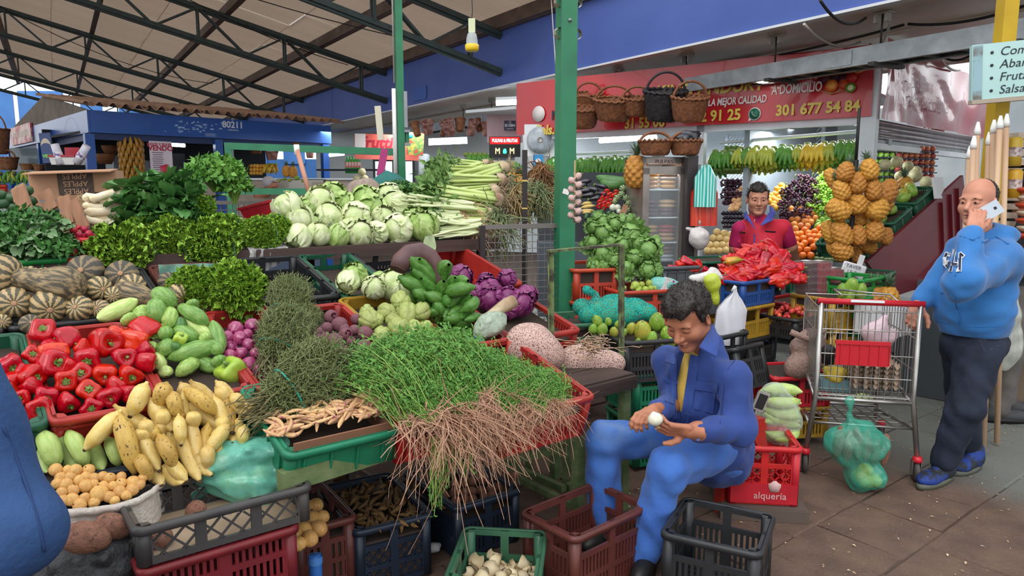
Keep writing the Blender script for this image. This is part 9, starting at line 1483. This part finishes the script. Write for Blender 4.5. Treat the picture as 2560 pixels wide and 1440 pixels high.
for nm,cx,cy,Y,els,lab in(('a',1480,900,3.62,((1320,850,.11),(1345,870,.1),(1370,890,.09),(1310,880,.08)),'pale pink net sack of onions leaning against the plantain crate'),('b',1480,905,3.68,((1420,920,.09),(1460,925,.085),(1500,920,.085),(1530,905,.07),(1440,895,.085),(1480,895,.08)),'pale pink net sack of onions lying along the side table')):
 els=[(OP(x,y,A3(0,Y if nm=='b' else 3.5,0),A3(0,1,0)),r_)for x,y,r_ in els];P=np.mean([e for e,_ in els],0);sd=SDF(P-A3(.35,.25,.2),P+A3(.4,.3,.3),.01)
 for e,r_ in els:sd.ell(e,(r_,r_*.9,r_*.8),None,.06)
 sd.wob(.006,35,71,6);m_=sd.mb();m_.V=[V-P for V in m_.V];o=TH('net_sack',lab,'sack',P);m_.obj('net',netmat('pink_net','#c9a79c',90,.62),o)
 for e,r_ in els:
  for q in range(5):c_=MO('onion',getm('net_onion')or blob(3,.04,12,8).mesh('net_onion',M_ON2),o,e-P+A3(unif(-.5,.5)*r_,unif(-.5,.5)*r_,unif(-.5,.3)*r_),rrot());c_.scale=(r_*.8,)*3
P=onz(1475,868,.86);Q=np.cumsum(gaus(0,.016,(40,10,3)),1)*[1.6,1,.6];tag(MB().strands(Q-Q[:,:1]*.3,.0022).obj('straw_tangle',mat('straw_fibre','#c9a88c',ro=.7),None,P),'tangle of straw coloured fibre on top of the onion nets','twine')
a,c_=onz(1850,1150,.4),onz(1972,1170,.4);Pm=onz(1905,1262,.06);x=nrm(A3(.93,-.12,0));y=A3(-x[1],x[0],0);Rm=stk([x,y,A3(0,0,1)],1);o=tag(mbox((0,0,.03),(.42,.42,.06)).obj('plinth',mat('grey_wood_plinth','#5a4d45',ro=.85),None,Pm*[1,1,0]+y*.15,Rm),'low grey wooden plinth under the red milk crate','plinth');mbox((0,.0,.062),(.4,.4,.006)).obj('top_board',MATS['grey_wood_plinth'],o)
mc=CR('red milk crate with a white globe emblem beside the stool','bright',.34,.34,.3,'diamond',Pm*[1,1,0]+y*.15+A3(0,0,.068),Rm,handle=True);mbox((0,-.168,.06),(.32,.01,.1)).obj('plain_band',cmat('bright'),mc);M_WP=mat('white_print','#cfa8a4',ro=.6);text('alquería',.05,M_WP,mc,(.03,-.175,.05),RX9);mlathe([(.001,0),(.03,0),(.03,.002),(.001,.002)],14,f=lambda a,r_,z:1+.12*np.sin(5*a)).obj('globe_emblem',M_WP,mc,(.05,-.174,.1),RX9)
P=atY(1945,1075,3.72);pg_=TH('plantain_bag','clear plastic bag of green plantains standing in the red milk crate','bag',P);k=1/ppm(P);sd=SDF((-.2,-.15,-.15),(.2,.2,.4),.009);sd.ell((0,0,.06),(.12,.09,.15)).ell((-.02,0,.17),(.08,.07,.1),None,.05).wob(.008,40,81,6);sd.mb().obj('film',film('clear_film','#c9d4c8',.2,.08),pg_)
for i in range(11):z=-.02+i*.024;c_=MO('plantain',GBANS[i%2]if i>5 else BANS[i%3],pg_,(unif(-.02,.02),unif(-.04,.02),z),rotz(unif(-.3,.3))@rotx(unif(0,6)));c_.scale=(.2,.2,.2);c_.data=GBANS[i%2]
P=atY(1902,1003,3.61);o=tag(mbox((0,0,0),(.06,.015,.1)).obj('handset',mat('chrome_box','#b9b4b0',ro=.25,metal=.5),None,P,roty(.35)),'small chrome framed handset against the plantain bag','phone');mbox((0,-.009,0),(.045,.004,.08)).obj('screen',M_BLK,o)
o,PR1=SA('bright red crate stacked behind the trolley',1935,945,4.35,.4,.36,.2,'bright','slots',RF@rotz(-.5),bed=.19);
for q,(col,lab)in enumerate((('yellow','mustard crate directly below the bright red one'),('yellow','mustard crate at floor level behind the trolley'))):P=PR1-A3(0,0,.205*(q+1));Rr=RF@rotz(-.5);CR(lab,col,.4,.36,max(.12,min(.2,P[2])),'slots',A3(P[0],P[1],max(0,P[2]-.2))+Rr[:,0]*.2+Rr[:,1]*.18,Rr)if P[2]>.08 else None
P=atY(2005,880,4.45);sd=SDF((-.25,-.2,-.2),(.25,.2,.25),.011);
for q in range(12):sd.ell((unif(-.1,.1),unif(-.06,.06),unif(-.13,.1)),(.065,.06,.055),None,.05)
sd.wob(.005,40,91);tag(sd.mb().obj('net_sack',mat('brown_net','#9a7f74','#84695f',scale=60,ro=.85,bu=.7,bs=90),None,P),'brownish net sack of tubers standing on the bright red crate','sack');o=[q for q in bpy.data.objects if q.get('label','').startswith('brownish net')][0];mtube([(-.1,-.05,.14),(0,-.09,.1),(.1,-.06,.15)],.02,8).obj('loose_net_fold',MATS['brown_net'],o)
P=onz(2150,1228,0);tbg=TH('vegetable_bag','translucent green plastic bag of vegetables tied shut on the paving','bag',P);k=1/ppm(P);Z=lambda y:(1228-y)*k*1.0;sd=SDF((-.25,-.2,-.01),(.25,.25,.55),.0085);sd.ell((-.02,.03,Z(1110)),(.165,.12,.13)).ell((.03,.02,Z(1190)),(.11,.1,.09),None,.06).cone((-.06,.03,Z(1050)),(-.07,.03,Z(1020)),.022,.01,.03).cone((-.07,.03,Z(1020)),(-.075,.03,Z(1003)),.01,.02,.01).wob(.01,36,95,6).wob(.005,85,96,5);sd.mb().obj('film',film('teal_clear_film','#3fae93',.36,.1),tbg)
for q in range(6):c_=MO('root_vegetable',TUB[q%2],tbg,(-.12+.05*q,.03,Z(1115)+unif(-.03,.03)),roty(PI/2+unif(-.2,.2)));c_.scale=(.15,.06,.06)
for q in range(7):c_=MO('green_fruit',LIME,tbg,(unif(-.05,.1),unif(-.02,.05),.045+unif(0,.07)),rrot());c_.scale=(.085,)*3
# shopping trolley
M_CHR=mat('trolley_steel','#b4b1ad','#9a9793',scale=8,ro=.3,metal=.85);M_RDP=mat('trolley_red','#bf1f2c',ro=.35);Yt=3.98;tl0=J(2045,745,Yt);tl1=J(2312,768,Yt-.12);T_=(tl0+tl1)/2*[1,1,0];tx=nrm((tl1-tl0)*[1,1,0]);ty=A3(-tx[1],tx[0],0);RTr=stk([tx,ty,A3(0,0,1)],1);tw=np.linalg.norm((tl1-tl0)[:2]);zt=(tl0[2]+tl1[2])/2
tr=TH('shopping_trolley','steel shopping trolley with red handle and red child seat flap','trolley',T_,RTr);hw=tw/2-.02;zb_=zt-.56
mtube([(-tw/2,0,zt),(tw/2,0,zt)],.017,10).obj('handle',M_RDP,tr);mbox((-.02,-.012,zt+.008),(.17,.025,.012)).obj('handle_label',MATS['white_enamel'],tr)
bk=lambda s_,z:(s_*(hw-.0)*(.92),.62,z)
for s_ in(-1,1):
 mtube([(s_*hw,0,zt),(s_*hw,.0,zb_+.02),(s_*(hw+.04),-.02,.13)],.015,8).obj('upright',M_CHR,tr);mtube([(s_*hw,.02,zb_),(s_*hw*.92,.62,zb_+.08),(s_*hw*.92,.62,.16)],.012,8).obj('side_frame',M_CHR,tr);mtube([(s_*(hw+.03),.0,.3),(s_*hw*.9,.6,.22)],.01,8).obj('lower_rail',M_CHR,tr)
mtube([(-hw,0,zb_),(hw,0,zb_)],.013,8).obj('cross_tube',M_CHR,tr);mtube([(-hw*.92,.62,.24),(hw*.92,.62,.24)],.012,8).obj('cross_tube',M_CHR,tr);mtube([(-hw*1.05,0,.3),(hw*1.05,0,.3)],.008,8).obj('cross_tube',M_CHR,tr)
b=MB()
for q in lsp(-hw,hw,15):b.tube([(q,.01,zt-.05),(q,.01,zb_)],.0028,5,cap=False);b.tube([(q,.01,zb_),(q*.92,.62,zb_+.08),(q*.92,.64,zt-.08)],.0028,5,cap=False)
for z in(zt-.05,zt-.16,zt-.3,zt-.43,zb_+.02):b.tube([(-hw,.01,z),(hw,.01,z)],.004,5,cap=False);b.tube([(-hw*.92,.63,z),(hw*.92,.63,z)],.004,5,cap=False)
o=b.obj('basket_end_wires',M_CHR,tr);o['kind']='stuff'
for s_ in(-1,1):
 b=MB()
 for q in lsp(.06,.6,12):b.tube([(s_*hw*(1-.08*q/.62),q,zt-.06),(s_*hw*(1-.08*q/.62),q,zb_+.08*q/.62)],.0028,5,cap=False)
 for z in(zt-.05,zt-.2,zt-.38,zb_+.03):b.tube([(s_*hw,.01,z),(s_*hw*.92,.63,z)],.004,5,cap=False)
 b.obj('basket_side_wires',M_CHR,tr)['kind']='stuff'
b=MB()
for q in lsp(0,.6,9):b.tube([(-hw,q,zb_+.08*q/.62),(hw,q,zb_+.08*q/.62)],.003,5,cap=False)
for q in lsp(-hw,hw,8):b.tube([(q*1.0,.05,.29),(q*.9,.6,.235)],.004,5,cap=False)
for q in lsp(.05,.6,5):b.tube([(-hw*1.02,q,.29-.1*q),(hw*1.02,q,.29-.1*q)],.004,5,cap=False)
b.obj('base_wires',M_CHR,tr)['kind']='stuff'
mtube([(-hw*.55,.05,zt+.03),(-hw*.6,.2,zt+.04),(hw*.6,.2,zt+.02),(hw*.62,.05,zt)],.006,6).obj('seat_hoop',M_CHR,tr);fp=mbox((-.03,-.012,zt-.29),(.27,.014,.13));
for q in range(6):fp.box((-.14+q*.05,-.02,zt-.29),(.006,.012,.12))
fp.box((-.03,-.018,zt-.225),(.28,.02,.02));fp.obj('seat_flap',M_RDP,tr)
for s_,y_ in((-1,-.02),(1,-.02),(-.9,.6),(.9,.6)):
 cs=MO('caster',mlathe([(.001,.15),(.02,.15),(.028,.13),(.022,.115),(.001,.115)],12).mesh('caster',M_RDP),tr,(s_*(hw+.04),y_,0));mlathe([(.001,-.014),(.03,-.014),(.058,-.01),(.06,0),(.058,.01),(.03,.014),(.001,.014)],20).xf(roty(PI/2)).obj('wheel',mat('grey_rubber','#4d4644',ro=.7),cs,(0,.02,.06));mbox((-.022,.015,.085),(.004,.04,.09)).box((.022,.015,.085),(.004,.04,.09)).box((0,.01,.125),(.05,.05,.008)).obj('fork',M_CHR,cs)
def intr(x,y,z):return T_+RTr@A3(x,y,z)
for q in range(5):o=TH('egg_tray',f'grey pulp egg tray, {ORD[q]} from the bottom in the trolley','tray',intr(.08,.22,zb_+.06+q*.03),RTr,'egg trays in the trolley');me=getm('egg_tray')or mgrid(arr([[A3(-.13+.26*u,-.13+.26*v,.016*cosf(u*31)*cosf(v*31))for u in lsp(0,1,41)]for v in lsp(0,1,41)])).mesh('egg_tray',mat('egg_pulp','#b7a08a','#9c8672',scale=9,ro=.9));MO('pulp_shell',me,o)
P=intr(.12,.25,zb_+.33);sd=SDF((-.15,-.12,-.1),(.15,.12,.14),.009).ell((0,0,0),(.1,.08,.07)).cone((0,0,.05),(.02,0,.1),.04,.02).wob(.01,50,7);tag(sd.mb().obj('plastic_bag',film('pink_film','#d9bcc4',.8,.3),None,P),'pale pink plastic bag on the egg trays in the trolley','bag')
P=intr(-.12,.2,zb_+.09);sd=SDF((-.12,-.1,-.08),(.12,.1,.1),.008).ell((0,0,0),(.07,.06,.05)).wob(.01,60,9);tag(sd.mb().obj('yellow_bag',mat('yellow_packet','#c9b03a','#b0962c',scale=9,ro=.35,bu=.5),None,P),'yellow packet lying at the left in the trolley','packet')
P=intr(-.12,.22,zb_+.035);o=BD('teal_tub','teal grey tub under the yellow packet in the trolley','tub',P,.16,.07,mat('teal_grey','#5f7f84',ro=.4),RTr,.14);P=intr(-.17,.15,zb_+.22);tag(mlathe([(.001,-.05),(.035,-.05),(.04,.04),(.02,.06),(.001,.06)],12).obj('black_jar',M_BLK,None,P),'black jar hanging at the left wires of the trolley','jar')
# hardware stall at the far right
Yh=4.5;P=J(2505,172,Yh);k=1/ppm(P);hb=TH('list_sign','pale green sign board listing goods in dark letters','sign',P+A3(.12,0,0),roty(-.07)@rotz(-.25));mbox((0,0,0),(.55,.05,.33)).obj('board',mat('mint_board','#b4d6d2','#a9cdc9',scale=2,ro=.5),hb);mbox((-.245,-.027,0),(.05,.004,.32)).obj('photo_strip',mat('photo_strip','#8fb0b8','#6b6058',scale=8,ro=.5,ramp=(.5,.65)),hb);mbox((0,.0,-.175),(.55,.07,.025)).obj('bottom_edge',mat('brown_edge','#a89a8a',ro=.7),hb)
M_INK=mat('sign_ink','#27313a',ro=.6)
for q,s_ in enumerate(('Comida','Abarrotes','Frutas','Salsamentaria')):text(s_,.072,M_INK,hb,(-.13,-.027,.11-.075*q),RX9,shear=.2,align='LEFT');mlathe([(.001,0),(.009,0),(.009,.002),(.001,.002)],10).obj('bullet',M_INK,hb,(-.17,-.027,.11-.075*q),RX9)
P=J(2492,300,4.75)*[1,1,0];o=tag(mbox((0,0,1.45),(.09,.09,2.9)).obj('yellow_post',mat('yellow_post_paint','#c9a41f','#b8941a',scale=4,ro=.5),None,P),'yellow painted post beside the broom handles','post');mbox((0,-.046,1.95),(.03,.004,.05)).obj('hook_plate',M_GAL,o)
for i,(x,y0_,y1_)in enumerate(((2420,385,560),(2440,325,600),(2468,350,640),(2480,320,640),(2512,305,640),(2430,360,600),(2496,310,500))):
 A,B=J(x+4,y0_,4.6-.02*i),J(x-6,y1_,4.55-.02*i);B=B+(B-A)*((B[2]-.02)/(A[2]-B[2]));o=mtube([(0,0,0),B-A],.017,10).obj('broom_handle',mat('pale_turned_wood','#c9a98a','#b8967a',scale=5,ro=.6,sr=(3,3,.4)),None,A);tag(o,f'pale wooden broom handle, {ORD[i]} in the leaning bundle by the yellow post','broom','broom handles');mtube([A3(0,0,.05),(0,0,0),nrm(B-A)*.03],[.008,.019,.02],10).obj('cap',MATS['white_plastic'],o)
P=J(2545,520,4.95);hs_=TH('goods_shelf','crowded shelf of wooden crates at the right edge','shelf',P*[1,1,0]);z_=lambda y:J(2545,y,4.95)[2]
M_PAL=mat('pale_crate_wood','#c4b3a4','#b09d8d',scale=6,ro=.7,sr=(.5,4,4))
for q in range(11):z=z_(560-q*22);mbox((.12,.05,z),(.4,.2,.04)).obj('crate_slat',M_PAL,hs_)
mbox((.12,.2,.9),(.5,.06,1.8)).obj('back_panel',mat('shelf_back','#6b5a4c',ro=.8),hs_)
for z in(z_(680),z_(610)):mbox((.15,.0,z),(.55,.4,.03)).obj('shelf_board',M_DKW,hs_)
for q in range(7):P2_=J(2545+(q%2)*4,590-q*19,4.7);tag(mlathe([(.001,-.02),(.05,-.02),(.075,0),(.075,.012),(.05,.02),(.001,.02)],18).obj('stacked_dish',mat('red_dish','#b8452c',ro=.4)if q%2==0 else mat('cream_dish','#d3c3ae',ro=.5),None,P2_+A3(.07,0,0)),f'{"red" if q % 2 == 0 else "cream"} dish, {ORD[q]} from the bottom of the stack at the right edge','dish','stacked dishes')
for y,c,lab in((460,'#c99a2a','tall yellow can on the shelf of crates'),(380,'#c9a83a','yellow labelled bag hanging at the right edge')):P2_=J(2535,y,4.75);o=tag(mlathe([(.001,-.09),(.045,-.09),(.045,.08),(.03,.095),(.001,.095)],18).obj('yellow_can',mat('can_'+c[1:],c,ro=.4),None,P2_),lab,'can');mlathe([(.046,-.03),(.0465,.03)],18).obj('paper_label',mat('can_label','#d0c4c0','#7a5a60',scale=40,ro=.6),o)
P=J(2535,700,5.0);tag(mbox((0,0,0),(.28,.3,.16)).obj('cardboard_box',M_CARD,None,P+A3(.1,0,0)),'brown cardboard box on the lower shelf at the right edge','box');P=J(2535,800,5.0);tag(mbox((0,0,0),(.3,.3,.2)).obj('cardboard_box',MATS['tan_cardboard'],None,P+A3(.1,0,0)),'tan cardboard box under the brown one at the right edge','box')
P=J(2522,830,4.7);sd=SDF((-.15,-.1,-.35),(.15,.12,.3),.011).ell((0,0,-.05),(.09,.06,.22)).cone((0,0,.12),(.0,0,.25),.05,.02).wob(.01,40,7);tag(sd.mb().obj('clear_bag',film('pale_film','#c4c9c0',.5,.15),None,P),'tall clear plastic bag hanging behind the hoodie man','bag')
P=onz(2560,985,.05);o=tag(mbox((0,0,0),(1.2,.5,.16)).obj('stone_kerb',mat('brown_stone','#7d624c','#6a5240',scale=9,ro=.9,bu=.5),None,P+A3(.35,.2,.03),rotz(.35)),'brown stone step along the right side stall','step');mbox((0,0,.085),(1.22,.52,.02)).obj('kerb_top',MATS['brown_stone'],o)
P=onz(2100,1015,.12);IT('plantain',[('plantain',GBANS[0])],onz(2150,1010,.1),rotz(.4),.26,'green plantain lying behind the trolley base','plantain')
flush_text()
